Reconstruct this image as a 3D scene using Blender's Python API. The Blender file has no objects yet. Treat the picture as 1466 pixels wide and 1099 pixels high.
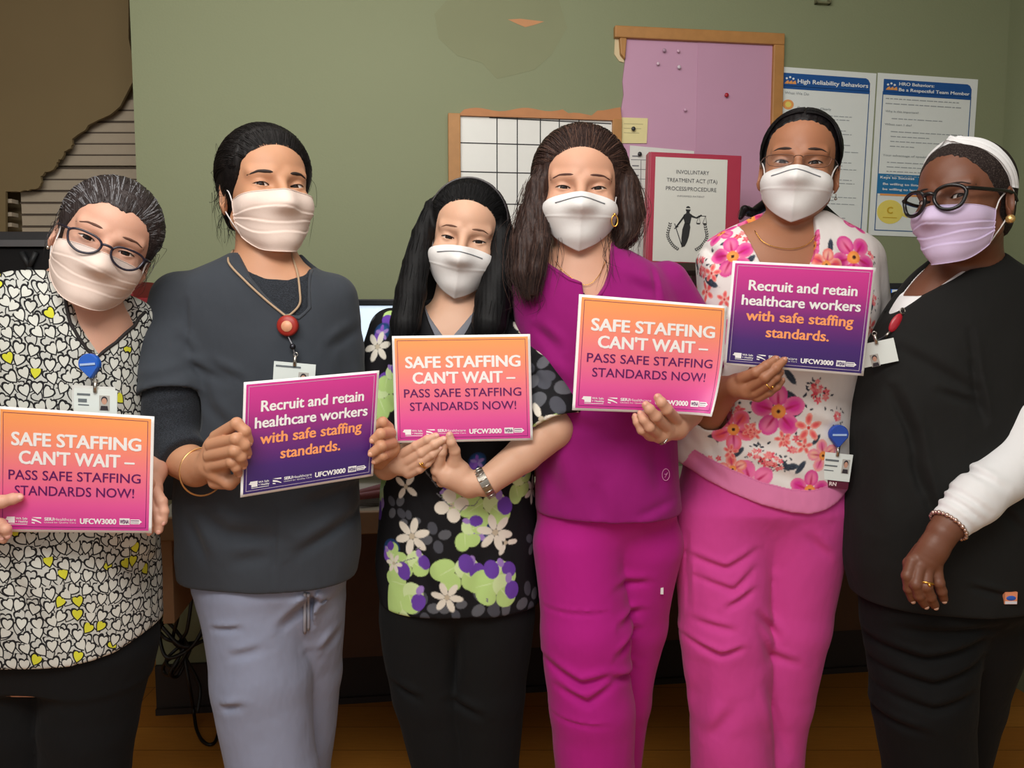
import bpy, bmesh, math, random
import numpy as np
from mathutils import Vector, Matrix

# ------------------------------------------------------------------ camera, world, light
F, CX, CY, PITCH = 1150.0, 733.0, 549.5, math.radians(5.0)
CAM = np.array([0.0, 0.0, 1.25])
SC = bpy.context.scene
COL = SC.collection
cam = bpy.data.cameras.new('camera')
cam.sensor_width = 36.0
cam.lens = F / 1466.0 * 36.0
cam_o = bpy.data.objects.new('camera', cam)
cam_o.location = CAM
cam_o.rotation_euler = (math.radians(90) - PITCH, 0, 0)
COL.objects.link(cam_o)
SC.camera = cam_o
SC.view_settings.view_transform = 'Standard'
SC.view_settings.look = 'None'
SC.view_settings.exposure = 0.0
SC.view_settings.gamma = 1.0
SC.view_settings.use_curve_mapping = False
world = bpy.data.worlds.new('room_ambient_fill')  # even ambient fill added for the room, not a daylight source
SC.world = world
world.use_nodes = True
world.node_tree.nodes['Background'].inputs[0].default_value = (1.0, 0.985, 0.965, 1)
world.node_tree.nodes['Background'].inputs[1].default_value = 0.60


def area(name, loc, target, sx, sy, power, col=(1, 0.965, 0.92)):
    l = bpy.data.lights.new(name, 'AREA')
    l.shape = 'RECTANGLE'; l.size = sx; l.size_y = sy; l.energy = power; l.color = col
    o = bpy.data.objects.new(name, l)
    o.location = loc
    d = Vector(target) - Vector(loc)
    o.rotation_euler = d.to_track_quat('-Z', 'Y').to_euler()
    COL.objects.link(o)
    return o


area('ceiling_light', (-0.35, 0.25, 2.46), (-0.1, 1.7, 1.0), 1.6, 1.0, 56)
area('ceiling_light', (-0.15, 1.5, 2.50), (-0.05, 2.2, 0.6), 1.8, 0.6, 12)


# ------------------------------------------------------------------ helpers
def ray(px, py):
    x = (px - CX) / F; u = (CY - py) / F
    return np.array([x, math.cos(PITCH) + u * math.sin(PITCH), -math.sin(PITCH) + u * math.cos(PITCH)])


def W(px, py, Y):
    d = ray(px, py)
    return CAM + d * (Y / d[1])


def project(V):
    q = V - CAM
    fwd = q[:, 1] * math.cos(PITCH) - q[:, 2] * math.sin(PITCH)
    up = q[:, 1] * math.sin(PITCH) + q[:, 2] * math.cos(PITCH)
    return CX + F * q[:, 0] / fwd, CY - F * up / fwd


def lin(c):
    c = np.asarray(c, float) / 255.0
    return np.where(c <= 0.04045, c / 12.92, ((c + 0.055) / 1.055) ** 2.4)


def rgba(c):
    l = lin(c)
    return (float(l[0]), float(l[1]), float(l[2]), 1.0)


MATS = {}


class NT:
    """small node-tree helper"""
    def __init__(self, name):
        self.m = bpy.data.materials.new(name)
        self.m.use_nodes = True
        self.t = self.m.node_tree
        self.b = self.t.nodes['Principled BSDF']
        self.out = self.t.nodes['Material Output']

    def n(self, kind, **kw):
        x = self.t.nodes.new(kind)
        for k, v in kw.items():
            setattr(x, k, v)
        return x

    def l(self, a, b):
        self.t.links.new(a, b)

    def math(self, op, a, b=None, c=None):
        x = self.n('ShaderNodeMath', operation=op)
        for i, v in enumerate((a, b, c)):
            if v is None: continue
            if isinstance(v, (int, float)): x.inputs[i].default_value = v
            else: self.l(v, x.inputs[i])
        return x.outputs[0]

    def mix(self, fac, a, b):
        x = self.n('ShaderNodeMix', data_type='RGBA')
        for i, v in ((0, fac), (6, a), (7, b)):
            if isinstance(v, (int, float)): x.inputs[i].default_value = v
            elif isinstance(v, tuple): x.inputs[i].default_value = v
            else: self.l(v, x.inputs[i])
        return x.outputs[2]

    def coords(self, scale=(1, 1, 1), kind='Object'):
        tc = self.n('ShaderNodeTexCoord')
        mp = self.n('ShaderNodeMapping')
        mp.inputs['Scale'].default_value = scale
        self.l(tc.outputs[kind], mp.inputs['Vector'])
        return mp.outputs[0]

    def noise(self, vec, scale, detail=3.0, rough=0.5):
        x = self.n('ShaderNodeTexNoise')
        x.inputs['Scale'].default_value = scale
        x.inputs['Detail'].default_value = detail
        x.inputs['Roughness'].default_value = rough
        if vec is not None: self.l(vec, x.inputs['Vector'])
        return x.outputs['Fac']

    def bump(self, h, strength, dist=0.002):
        x = self.n('ShaderNodeBump')
        x.inputs['Strength'].default_value = strength
        x.inputs['Distance'].default_value = dist
        self.l(h, x.inputs['Height'])
        self.l(x.outputs[0], self.b.inputs['Normal'])

    def col(self, c):
        i = self.b.inputs['Base Color']
        if isinstance(c, tuple): i.default_value = c
        else: self.l(c, i)

    def rough(self, r, spec=0.5):
        self.b.inputs['Roughness'].default_value = r
        self.b.inputs['Specular IOR Level'].default_value = spec


def plain(name, c, rough=0.6, spec=0.4, metal=0.0, vary=0.06, nscale=40.0, bump=0.0):
    key = (name, tuple(c), rough, metal)
    if key in MATS: return MATS[key]
    t = NT(name)
    base = rgba(c)
    v = t.coords()
    f = t.noise(v, nscale, 3)
    d = tuple(max(0.0, x * (1 - vary)) for x in base[:3]) + (1.0,)
    e = tuple(min(1.0, x * (1 + vary)) for x in base[:3]) + (1.0,)
    t.col(t.mix(f, d, e))
    t.rough(rough, spec)
    t.b.inputs['Metallic'].default_value = metal
    if bump: t.bump(f, bump, 0.002)
    MATS[key] = t.m
    return t.m


def fabric(name, c, rough=0.85, spec=0.2, wrinkle=0.35, weave=0.15, sheen=0.1, heather=None):
    t = NT(name)
    base = rgba(c)
    v = t.coords()
    big = t.noise(t.coords((1, 1, 0.6)), 11.0, 3, 0.55)
    fine = t.noise(v, 900.0, 2)
    d = tuple(x * 0.93 for x in base[:3]) + (1.0,)
    e = tuple(min(1, x * 1.07) for x in base[:3]) + (1.0,)
    if heather:
        h = t.noise(t.coords((1, 1, 2.5)), 420.0, 2, 0.7)
        r = t.n('ShaderNodeValToRGB')
        r.color_ramp.elements[0].position = 0.42; r.color_ramp.elements[0].color = base
        r.color_ramp.elements[1].position = 0.62; r.color_ramp.elements[1].color = rgba(heather)
        t.l(h, r.inputs[0]); t.col(r.outputs[0])
    else:
        t.col(t.mix(t.noise(v, 6.0, 2), d, e))
    t.rough(rough, spec)
    t.b.inputs['Sheen Weight'].default_value = sheen
    t.b.inputs['Sheen Roughness'].default_value = 0.5
    hsum = t.math('ADD', t.math('MULTIPLY', big, wrinkle * 3), t.math('MULTIPLY', fine, weave * 0.15))
    t.bump(hsum, 0.6, 0.012)
    return t.m


def skin(name, c, red=(190, 90, 70), rough=0.48):
    t = NT(name)
    base = rgba(c)
    v = t.coords()
    f = t.noise(v, 22.0, 3)
    r = rgba(red)
    d = tuple(base[i] * 0.85 + r[i] * 0.15 for i in range(3)) + (1.0,)
    t.col(t.mix(f, d, base))
    t.rough(rough, 0.4)
    t.b.inputs['Subsurface Weight'].default_value = 0.12
    t.b.inputs['Subsurface Radius'].default_value = (0.012, 0.005, 0.003)
    t.b.inputs['Subsurface Scale'].default_value = 0.6
    t.bump(t.noise(v, 420.0, 2), 0.15, 0.001)
    return t.m


def hairmat(name, c, c2, stretch=(520, 520, 7), rough=0.5, bal=(0.45, 0.75)):
    t = NT(name)
    v = t.coords(stretch)
    f = t.noise(v, 1.0, 2, 0.6)
    r = t.n('ShaderNodeValToRGB')
    r.color_ramp.elements[0].position = bal[0]; r.color_ramp.elements[0].color = rgba(c)
    r.color_ramp.elements[1].position = bal[1]; r.color_ramp.elements[1].color = rgba(c2)
    t.l(f, r.inputs[0])
    t.col(r.outputs[0])
    t.rough(rough, 0.2)
    t.bump(f, 0.2, 0.001)
    return t.m


def printmat(name, rough=0.8):
    """cloth whose dyed print is stored per vertex"""
    t = NT(name)
    a = t.n('ShaderNodeAttribute', attribute_name='print')
    t.col(a.outputs['Color'])
    t.rough(rough, 0.2)
    big = t.noise(t.coords((1, 1, 0.6)), 11.0, 3, 0.55)
    t.bump(big, 0.6, 0.012)
    return t.m


def emit(name, c, s):
    t = NT(name)
    t.col(rgba(c))
    t.b.inputs['Emission Color'].default_value = rgba(c)
    t.b.inputs['Emission Strength'].default_value = s
    return t.m


def lensmat():
    if 'lens' in MATS: return MATS['lens']
    t = NT('clear_lens')
    tr = t.n('ShaderNodeBsdfTransparent'); gl = t.n('ShaderNodeBsdfGlossy'); mx = t.n('ShaderNodeMixShader')
    tr.inputs[0].default_value = (0.94, 0.95, 0.96, 1)
    gl.inputs['Roughness'].default_value = 0.05
    fr = t.n('ShaderNodeFresnel'); fr.inputs[0].default_value = 1.12
    t.l(fr.outputs[0], mx.inputs[0]); t.l(tr.outputs[0], mx.inputs[1]); t.l(gl.outputs[0], mx.inputs[2])
    t.l(mx.outputs[0], t.out.inputs['Surface'])
    MATS['lens'] = t.m
    return t.m


class M:
    """collects geometry into ONE mesh; world coordinates"""
    def __init__(self):
        self.v = []; self.f = []; self.mi = []; self.sm = []; self.n = 0

    def add(self, V, Fc, mi=0, smooth=True):
        V = np.asarray(V, float).reshape(-1, 3)
        o = self.n
        self.v.append(V); self.n += len(V)
        if isinstance(Fc, np.ndarray):
            self.f.append((Fc + o))
            k = len(Fc)
        else:
            Fc = list(Fc)
            self.f.append([tuple(i + o for i in f) for f in Fc])
            k = len(Fc)
        self.mi.append(np.full(k, mi, int)); self.sm.append(np.full(k, smooth, bool))
        return self

    def box(self, lo, hi, mi=0):
        (x0, y0, z0), (x1, y1, z1) = lo, hi
        V = [(x0, y0, z0), (x1, y0, z0), (x1, y1, z0), (x0, y1, z0), (x0, y0, z1), (x1, y0, z1), (x1, y1, z1), (x0, y1, z1)]
        return self.add(V, BOXF, mi, False)

    def tube(self, P, r, seg=8, mi=0, closed=False, cap=True):
        V, Fc = tube_geo(P, r, seg, closed, cap)
        return self.add(V, Fc, mi, True)

    def verts(self):
        return np.concatenate(self.v) if self.v else np.zeros((0, 3))

    def build(self, name, mats, parent=None, base=None, colors=None, bevel=0):
        V = self.verts()
        b = np.zeros(3)
        if parent is not None:
            b = np.array(BASES.get(parent.name, (0, 0, 0)), float)
        elif base is not None:
            b = np.asarray(base, float)
        me = bpy.data.meshes.new(name)
        nv = len(V)
        loops = []; starts = []; tot = []; pos = 0
        for blk in self.f:
            if isinstance(blk, np.ndarray):
                k = blk.shape[1]
                loops.append(blk.reshape(-1)); starts.append(pos + np.arange(len(blk)) * k); tot.append(np.full(len(blk), k))
                pos += blk.size
            else:
                for f in blk:
                    loops.append(np.array(f)); starts.append(np.array([pos])); tot.append(np.array([len(f)])); pos += len(f)
        loops = np.concatenate(loops).astype(np.int32); starts = np.concatenate(starts).astype(np.int32); tot = np.concatenate(tot).astype(np.int32)
        me.vertices.add(nv); me.vertices.foreach_set('co', (V - b).astype(np.float32).reshape(-1))
        me.loops.add(len(loops)); me.loops.foreach_set('vertex_index', loops)
        me.polygons.add(len(starts)); me.polygons.foreach_set('loop_start', starts); me.polygons.foreach_set('loop_total', tot)
        me.polygons.foreach_set('material_index', np.concatenate(self.mi).astype(np.int32))
        me.polygons.foreach_set('use_smooth', np.concatenate(self.sm))
        me.update(calc_edges=True)
        me.validate()
        for m in (mats if isinstance(mats, (list, tuple)) else [mats]):
            me.materials.append(m)
        if colors is not None:
            a = me.color_attributes.new('print', 'FLOAT_COLOR', 'POINT')
            c = np.ones((nv, 4), np.float32); c[:, :3] = colors
            a.data.foreach_set('color', c.reshape(-1))
        o = bpy.data.objects.new(name, me)
        COL.objects.link(o)
        if parent is not None: o.parent = parent
        elif base is not None: o.location = b
        BASES[o.name] = tuple(b)
        if bevel:
            mo = o.modifiers.new('bevel', 'BEVEL'); mo.width = bevel; mo.segments = 2; mo.limit_method = 'ANGLE'
        return o


BASES = {}
BOXF = [(0, 3, 2, 1), (4, 5, 6, 7), (0, 1, 5, 4), (1, 2, 6, 5), (2, 3, 7, 6), (3, 0, 4, 7)]


def thing(name, base, label, cat, group=None):
    o = bpy.data.objects.new(name, None)
    o.empty_display_size = 0.1
    o.location = base
    COL.objects.link(o)
    BASES[o.name] = tuple(base)
    return tag(o, label, cat, group)


def tag(o, label, cat, group=None):
    o['label'] = label; o['category'] = cat
    if group: o['group'] = group
    return o


def structure(o):
    o['kind'] = 'structure'
    return o


def tube_geo(P, r, seg=8, closed=False, cap=True):
    P = np.asarray(P, float)
    n = len(P)
    R = np.full(n, r) if np.isscalar(r) else np.asarray(r, float)
    T = np.zeros_like(P)
    if closed:
        T = np.roll(P, -1, 0) - np.roll(P, 1, 0)
    else:
        T[1:-1] = P[2:] - P[:-2]; T[0] = P[1] - P[0]; T[-1] = P[-1] - P[-2]
    T /= np.maximum(np.linalg.norm(T, axis=1, keepdims=True), 1e-9)
    a = np.array([0, 0, 1.0]) if abs(T[0][2]) < 0.9 else np.array([1.0, 0, 0])
    u = np.cross(T[0], a); u /= np.linalg.norm(u)
    ang = np.arange(seg) / seg * 2 * math.pi
    V = np.zeros((n, seg, 3))
    for i in range(n):
        u = u - T[i] * np.dot(u, T[i]); u /= max(np.linalg.norm(u), 1e-9)
        w = np.cross(T[i], u)
        V[i] = P[i] + R[i] * (np.cos(ang)[:, None] * u + np.sin(ang)[:, None] * w)
    idx = np.arange(n * seg).reshape(n, seg)
    A = idx[:-1] if not closed else idx
    B = idx[1:] if not closed else np.roll(idx, -1, 0)
    Fq = np.stack([A, np.roll(A, -1, 1), np.roll(B, -1, 1), B], -1).reshape(-1, 4)
    V = V.reshape(-1, 3)
    if not cap or closed:
        return V, Fq
    fl = [tuple(q) for q in Fq]
    fl.append(tuple(idx[0][::-1])); fl.append(tuple(idx[-1]))
    return V, fl


def crom(P, n=8, closed=False):
    """Catmull-Rom through points"""
    P = np.asarray(P, float)
    if closed:
        Q = np.vstack([P[-1:], P, P[:2]])
    else:
        Q = np.vstack([2 * P[:1] - P[1:2], P, 2 * P[-1:] - P[-2:-1]])
    out = []
    t = np.arange(n)[:, None] / n
    for i in range(1, len(Q) - 2):
        p0, p1, p2, p3 = Q[i - 1], Q[i], Q[i + 1], Q[i + 2]
        out.append(0.5 * ((2 * p1) + (-p0 + p2) * t + (2 * p0 - 5 * p1 + 4 * p2 - p3) * t ** 2 + (-p0 + 3 * p1 - 3 * p2 + p3) * t ** 3))
    if not closed: out.append(P[-1:])
    return np.vstack(out)


# ------------------------------------------------------------------ implicit surfaces
def rcone(P, a, b, r1, r2):
    a = np.asarray(a, np.float32); b = np.asarray(b, np.float32)
    ba = b - a
    l2 = float(ba @ ba)
    if l2 < 1e-10:
        return np.linalg.norm(P - a, axis=1) - max(r1, r2)
    t = np.clip(((P - a) @ ba) / l2, 0, 1)
    d = P - a - t[:, None] * ba
    return np.sqrt(np.einsum('ij,ij->i', d, d)) - (r1 + (r2 - r1) * t)


def ell(P, c, r, R=None):
    q = P - np.asarray(c, np.float32)
    if R is not None: q = q @ np.asarray(R, np.float32)
    r = np.asarray(r, np.float32)
    k0 = np.linalg.norm(q / r, axis=1)
    k1 = np.linalg.norm(q / (r * r), axis=1)
    return np.where(k1 > 1e-6, k0 * (k0 - 1) / np.maximum(k1, 1e-6), -r.min())


def smin(a, b, k):
    h = np.clip(0.5 + 0.5 * (b - a) / k, 0, 1)
    return b + (a - b) * h - k * h * (1 - h)


def smax(a, b, k):
    return -smin(-a, -b, k)


def chain(P, pts, rad, k=0.0):
    f = None
    for i in range(len(pts) - 1):
        g = rcone(P, pts[i], pts[i + 1], rad[i], rad[i + 1])
        f = g if f is None else (smin(f, g, k) if k else np.minimum(f, g))
    return f


def sstep(x, a, b):
    t = np.clip((x - a) / (b - a), 0, 1)
    return t * t * (3 - 2 * t)


def surf(fn, lo, hi, h, lip=2.2, blk=8):
    """surface nets of fn<0 inside box lo..hi; coarse culling in blocks"""
    lo = np.asarray(lo, float); hi = np.asarray(hi, float)
    nb = np.maximum(1, np.ceil((hi - lo) / (h * blk)).astype(int))
    n = nb * blk + 1
    # coarse centres
    gi = [lo[i] + (np.arange(nb[i]) + 0.5) * blk * h for i in range(3)]
    G = np.stack(np.meshgrid(*gi, indexing='ij'), -1).reshape(-1, 3).astype(np.float32)
    fc = np.concatenate([fn(G[i:i + 400000]) for i in range(0, len(G), 400000)])
    keep = np.abs(fc) < blk * h * 0.87 * lip
    val = np.full(tuple(n), 1.0, np.float32)
    sgn = np.where(fc < 0, -1.0, 1.0).astype(np.float32).reshape(tuple(nb))
    big = np.repeat(np.repeat(np.repeat(sgn, blk, 0), blk, 1), blk, 2)
    val[:n[0] - 1, :n[1] - 1, :n[2] - 1] = big
    val[-1] = val[-2]; val[:, -1] = val[:, -2]; val[:, :, -1] = val[:, :, -2]
    bi = np.argwhere(keep.reshape(tuple(nb)))
    r = np.arange(blk + 1)
    off = np.stack(np.meshgrid(r, r, r, indexing='ij'), -1).reshape(-1, 3)
    for s in range(0, len(bi), 600):
        ii = (bi[s:s + 600, None, :] * blk + off[None]).reshape(-1, 3)
        p = (lo + ii * h).astype(np.float32)
        val[ii[:, 0], ii[:, 1], ii[:, 2]] = fn(p)
    ins = val < 0
    c = [ins[dx:n[0] - 1 + dx, dy:n[1] - 1 + dy, dz:n[2] - 1 + dz] for dx in (0, 1) for dy in (0, 1) for dz in (0, 1)]
    cnt = sum(x.astype(np.int8) for x in c)
    act = (cnt > 0) & (cnt < 8)
    cells = np.argwhere(act)
    if len(cells) == 0:
        return np.zeros((0, 3)), np.zeros((0, 4), int)
    idx = np.full(tuple(n - 1), -1, np.int64)
    idx[act] = np.arange(len(cells))
    corners = np.array([(dx, dy, dz) for dx in (0, 1) for dy in (0, 1) for dz in (0, 1)])
    cv = np.stack([val[cells[:, 0] + d[0], cells[:, 1] + d[1], cells[:, 2] + d[2]] for d in corners], 1)
    acc = np.zeros((len(cells), 3)); k = np.zeros(len(cells))
    for a in range(8):
        for b in range(a + 1, 8):
            if np.abs(corners[a] - corners[b]).sum() != 1: continue
            va, vb = cv[:, a], cv[:, b]
            m = (va < 0) != (vb < 0)
            t = np.where(m, va / np.where(m, va - vb, 1), 0)
            p = corners[a] + t[:, None] * (corners[b] - corners[a])
            acc += p * m[:, None]; k += m
    V = lo + (cells + acc / k[:, None]) * h
    Q = []
    for ax in range(3):
        o1, o2 = (ax + 1) % 3, (ax + 2) % 3
        sl0 = [slice(None)] * 3; sl1 = [slice(None)] * 3
        sl0[ax] = slice(0, n[ax] - 1); sl1[ax] = slice(1, n[ax])
        ch = ins[tuple(sl0)] != ins[tuple(sl1)]
        e = np.argwhere(ch)
        e = e[(e[:, o1] > 0) & (e[:, o2] > 0) & (e[:, o1] < n[o1] - 1) & (e[:, o2] < n[o2] - 1)]
        q = []
        for d1, d2 in ((-1, -1), (0, -1), (0, 0), (-1, 0)):
            cc = e.copy(); cc[:, o1] += d1; cc[:, o2] += d2
            q.append(idx[cc[:, 0], cc[:, 1], cc[:, 2]])
        q = np.stack(q, 1)
        flip = ~ins[e[:, 0], e[:, 1], e[:, 2]]
        q[flip] = q[flip][:, ::-1]
        Q.append(q)
    Q = np.concatenate(Q)
    Q = Q[(Q >= 0).all(1)]
    return V, Q


def subdiv(V, Q):
    """linear split of every quad into four"""
    E = np.concatenate([Q[:, [i, (i + 1) % 4]] for i in range(4)])
    Es = np.sort(E, 1)
    key, inv = np.unique(Es[:, 0] * len(V) + Es[:, 1], return_inverse=True)
    mid = (V[key // len(V)] + V[key % len(V)]) / 2
    cen = V[Q].mean(1)
    nq = len(Q)
    m = inv.reshape(4, nq).T + len(V)
    c = np.arange(nq) + len(V) + len(mid)
    out = np.concatenate([np.stack([Q[:, i], m[:, i], c, m[:, (i + 3) % 4]], 1) for i in range(4)])
    return np.concatenate([V, mid, cen]), out


def relax(V, Q, it=1, w=0.5):
    E = np.concatenate([Q[:, [i, (i + 1) % 4]] for i in range(4)])
    E = np.concatenate([E, E[:, ::-1]])
    n = np.bincount(E[:, 0], minlength=len(V)).astype(float)
    for _ in range(it):
        s = np.stack([np.bincount(E[:, 0], weights=V[E[:, 1], i], minlength=len(V)) for i in range(3)], 1)
        A = s / np.maximum(n, 1)[:, None]
        V = V + w * (A - V) * (n > 0)[:, None]
    return V


def vnormals(V, Q):
    N = np.zeros_like(V)
    fn = np.cross(V[Q[:, 2]] - V[Q[:, 0]], V[Q[:, 3]] - V[Q[:, 1]])
    for i in range(4):
        for k in range(3):
            N[:, k] += np.bincount(Q[:, i], weights=fn[:, k], minlength=len(V))
    return N / np.maximum(np.linalg.norm(N, axis=1, keepdims=True), 1e-12)


def sphere_geo(c, r, axis, nr=20, ns=28):
    """sphere with pole along axis; returns V, F, polar angle of each face"""
    axis = np.asarray(axis, float); axis = axis / np.linalg.norm(axis)
    a = np.array([0, 0, 1.0]) if abs(axis[2]) < 0.9 else np.array([1.0, 0, 0])
    u = np.cross(axis, a); u /= np.linalg.norm(u); w = np.cross(axis, u)
    V = []; Fc = []; ang = []
    for i in range(nr + 1):
        th = math.pi * i / nr
        for j in range(ns):
            ph = 2 * math.pi * j / ns
            V.append(np.asarray(c) + r * (math.cos(th) * axis + math.sin(th) * (math.cos(ph) * u + math.sin(ph) * w)))
    for i in range(nr):
        for j in range(ns):
            Fc.append((i * ns + j, (i + 1) * ns + j, (i + 1) * ns + (j + 1) % ns, i * ns + (j + 1) % ns)); ang.append(math.pi * (i + 0.5) / nr)
    return np.array(V), np.array(Fc), np.array(ang)


def text_geo(txt, size, bold=0.0, align='CENTER', shear=0.0, sx=1.0, spacing=1.0):
    """2-D glyph geometry (V (n,2), faces) of one line; baseline at 0"""
    c = bpy.data.curves.new('glyphs', 'FONT')
    c.body = txt; c.size = size; c.align_x = align; c.shear = shear; c.space_character = spacing
    c.resolution_u = 3
    o = bpy.data.objects.new('glyphs', c)
    COL.objects.link(o)
    dg = bpy.context.evaluated_depsgraph_get()
    me = bpy.data.meshes.new_from_object(o.evaluated_get(dg))
    V = np.array([v.co[:] for v in me.vertices]).reshape(-1, 3)
    Fc = [tuple(p.vertices) for p in me.polygons]
    bpy.data.objects.remove(o); bpy.data.curves.remove(c); bpy.data.meshes.remove(me)
    V = np.column_stack([V[:, :2], np.zeros(len(V))]) if len(V) else np.zeros((0, 3))
    if len(V): V[:, 0] *= sx
    if bold and len(V):                       # heavier weight: the same outline laid again a hair to each side
        n = len(V); k = [(-1, 0), (1, 0), (0, 0.6), (0, -0.6), (0.7, 0.4), (-0.7, -0.4), (-0.7, 0.4), (0.7, -0.4)]
        Fc = [tuple(i + n * j for i in f) for j in range(len(k)) for f in Fc]
        V = np.concatenate([V + np.array((o[0] * bold, o[1] * bold, 0.00003 * j)) for j, o in enumerate(k)])
    return V, Fc


def fit_text(txt, x0, x1, y, h, bold=0.0):
    """line of capitals of height h, squeezed to span x0..x1, baseline y"""
    V, Fc = text_geo(txt, h / 0.72, bold * h, 'LEFT')
    if not len(V): return V, Fc
    V[:, 0] = (V[:, 0] - V[:, 0].min()) / max(1e-9, np.ptp(V[:, 0])) * (x1 - x0) + x0
    V[:, 1] += y
    return V, Fc
# ------------------------------------------------------------------ room
WP = np.array([-1.115, 2.43, 0.0])          # left end of the green wall
WA = math.radians(7.5)
WT = np.array([math.cos(WA), math.sin(WA), 0.0])
WN = np.array([math.sin(WA), -math.cos(WA), 0.0])     # towards the room


def wall_sz(px, py, d=0.0):
    """pixel -> (along wall, height) on the plane d in front of the wall"""
    r = ray(px, py)
    t = ((WP + WN * d - CAM) @ WN) / (r @ WN)
    p = CAM + r * t
    return (p - WP) @ WT, p[2]


def wp(s, z, d=0.0):
    return WP + WT * s + WN * d + np.array([0, 0, z])


def wbox(m, s0, s1, z0, z1, d0, d1, mi=0):
    V = [wp(s0, z0, d0), wp(s1, z0, d0), wp(s1, z0, d1), wp(s0, z0, d1), wp(s0, z1, d0), wp(s1, z1, d0), wp(s1, z1, d1), wp(s0, z1, d1)]
    return m.add(V, [(0, 1, 2, 3), (4, 7, 6, 5), (0, 4, 5, 1), (1, 5, 6, 2), (2, 6, 7, 3), (3, 7, 4, 0)], mi, False)


def wpoly(m, pts, d0, d1, mi=0):
    """flat plate of outline pts (s, z) standing d0..d1 off the wall"""
    n = len(pts)
    V = [wp(s, z, d1) for s, z in pts] + [wp(s, z, d0) for s, z in pts]
    area_ = sum(pts[i - 1][0] * pts[i][1] - pts[i][0] * pts[i - 1][1] for i in range(n))
    f = tuple(range(n)) if area_ > 0 else tuple(range(n))[::-1]
    Fc = [f, tuple(i + n for i in f[::-1])]
    for i in range(n):
        a, b = f[i], f[(i + 1) % n]
        Fc.append((a, a + n, b + n, b))
    return m.add(V, Fc, mi, False)


def wtext(m, lines, mi=0, d=0.003):
    """lines of (text, s0, s1, z baseline, cap height, bold)"""
    for t, s0, s1, z, h, b in lines:
        V, Fc = fit_text(t, s0, s1, z, h, b)
        if len(V): m.add([wp(x, y, d + e) for x, y, e in V], Fc, mi, False)


def rot_sz(o, a):
    c, s = math.cos(a), math.sin(a)
    return lambda p: (o[0] + p[0] * c - p[1] * s, o[1] + p[0] * s + p[1] * c)


# floor: orange-brown laminate
t = NT('wood_laminate')
v = t.coords((1, 1, 1))
br = t.n('ShaderNodeTexBrick'); t.l(v, br.inputs['Vector'])
br.inputs['Scale'].default_value = 1.0; br.inputs['Brick Width'].default_value = 1.2; br.inputs['Row Height'].default_value = 0.13
br.inputs['Mortar Size'].default_value = 0.0012
br.inputs['Color1'].default_value = rgba((208, 142, 58)); br.inputs['Color2'].default_value = rgba((190, 124, 48)); br.inputs['Mortar'].default_value = rgba((96, 58, 22))
g = t.noise(t.coords((3, 40, 3)), 4.0, 4, 0.6)
t.col(t.mix(t.math('MULTIPLY', g, 0.5), br.outputs['Color'], rgba((120, 70, 26))))
t.rough(0.38, 0.4)
m = M(); m.box((-3.2, -1.5, -0.05), (3.0, 4.2, 0.0)); structure(m.build('floor', t.m))

# green painted wall
t = NT('sage_paint')
v = t.coords()
f1 = t.noise(v, 1.3, 2, 0.5)
f2 = t.noise(v, 160.0, 2)
t.col(t.mix(f1, rgba((131, 138, 107)), rgba((140, 146, 115))))
t.rough(0.7, 0.3); t.bump(f2, 0.25, 0.002)
SAGE = t.m
m = M(); wbox(m, 0.0, 3.0, -0.02, 2.55, -0.12, 0.0); structure(m.build('wall_back', SAGE))
sc_, _ = wall_sz(1436, 200)
c0 = wp(sc_, 0, 0)
m = M()
e = np.array([0.10, -1.0, 0.0]); e /= np.linalg.norm(e)
nrm = np.array([-e[1], e[0], 0]) * -1
A, B = c0, c0 + e * 3.0
V = [A, B, B + np.array([0.1, 0, 0]), A + np.array([0.1, 0, 0])]
m.add([tuple(p[:2]) + (0.0,) for p in V] + [tuple(p[:2]) + (2.55,) for p in V], BOXF, 0, False)
structure(m.build('wall_right', SAGE))

# recess at the left, brown
BROWN = plain('brown_paint', (118, 104, 76), 0.75, 0.25, vary=0.12, nscale=2.0)
m = M(); m.box((-3.2, 3.05, -0.02), (-1.0, 3.15, 2.55)); structure(m.build('wall_left', BROWN))
m = M(); V = [wp(0.0, 0, -0.12), wp(0.0, 0, -0.12) + [0.06, 0.6, 0], wp(0.05, 0, -0.12) + [0.06, 0.6, 0], wp(0.05, 0, -0.12)]
m.add([tuple(p[:2]) + (-0.02,) for p in V] + [tuple(p[:2]) + (2.55,) for p in V], BOXF, 0, False); structure(m.build('wall_return', BROWN))
m = M(); m.box((-3.3, -1.5, -0.02), (-3.2, 3.15, 2.55)); structure(m.build('wall_far_left', BROWN))
m = M(); m.box((-3.2, -0.6, 2.55), (3.0, 4.2, 2.6)); structure(m.build('ceiling', plain('ceiling_tile', (205, 203, 195), 0.9, 0.1)))

# dark cove base along the wall
m = M(); wbox(m, 0.0, 2.72, 0.0, 0.155, 0.0, 0.012); wbox(m, 0.0, 2.72, 0.0, 0.02, 0.012, 0.024)
structure(m.build('baseboard_back', plain('black_rubber', (44, 36, 32), 0.6, 0.35)))

# ---- pink bulletin board with a wooden frame
OAK = plain('oak_wood', (176, 126, 72), 0.5, 0.4, vary=0.18, nscale=30)
OAK2 = plain('orange_wood', (186, 128, 84), 0.6, 0.3, vary=0.15, nscale=25)


def S(px, py, d=0.0):
    return wall_sz(px, py, d)


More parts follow.
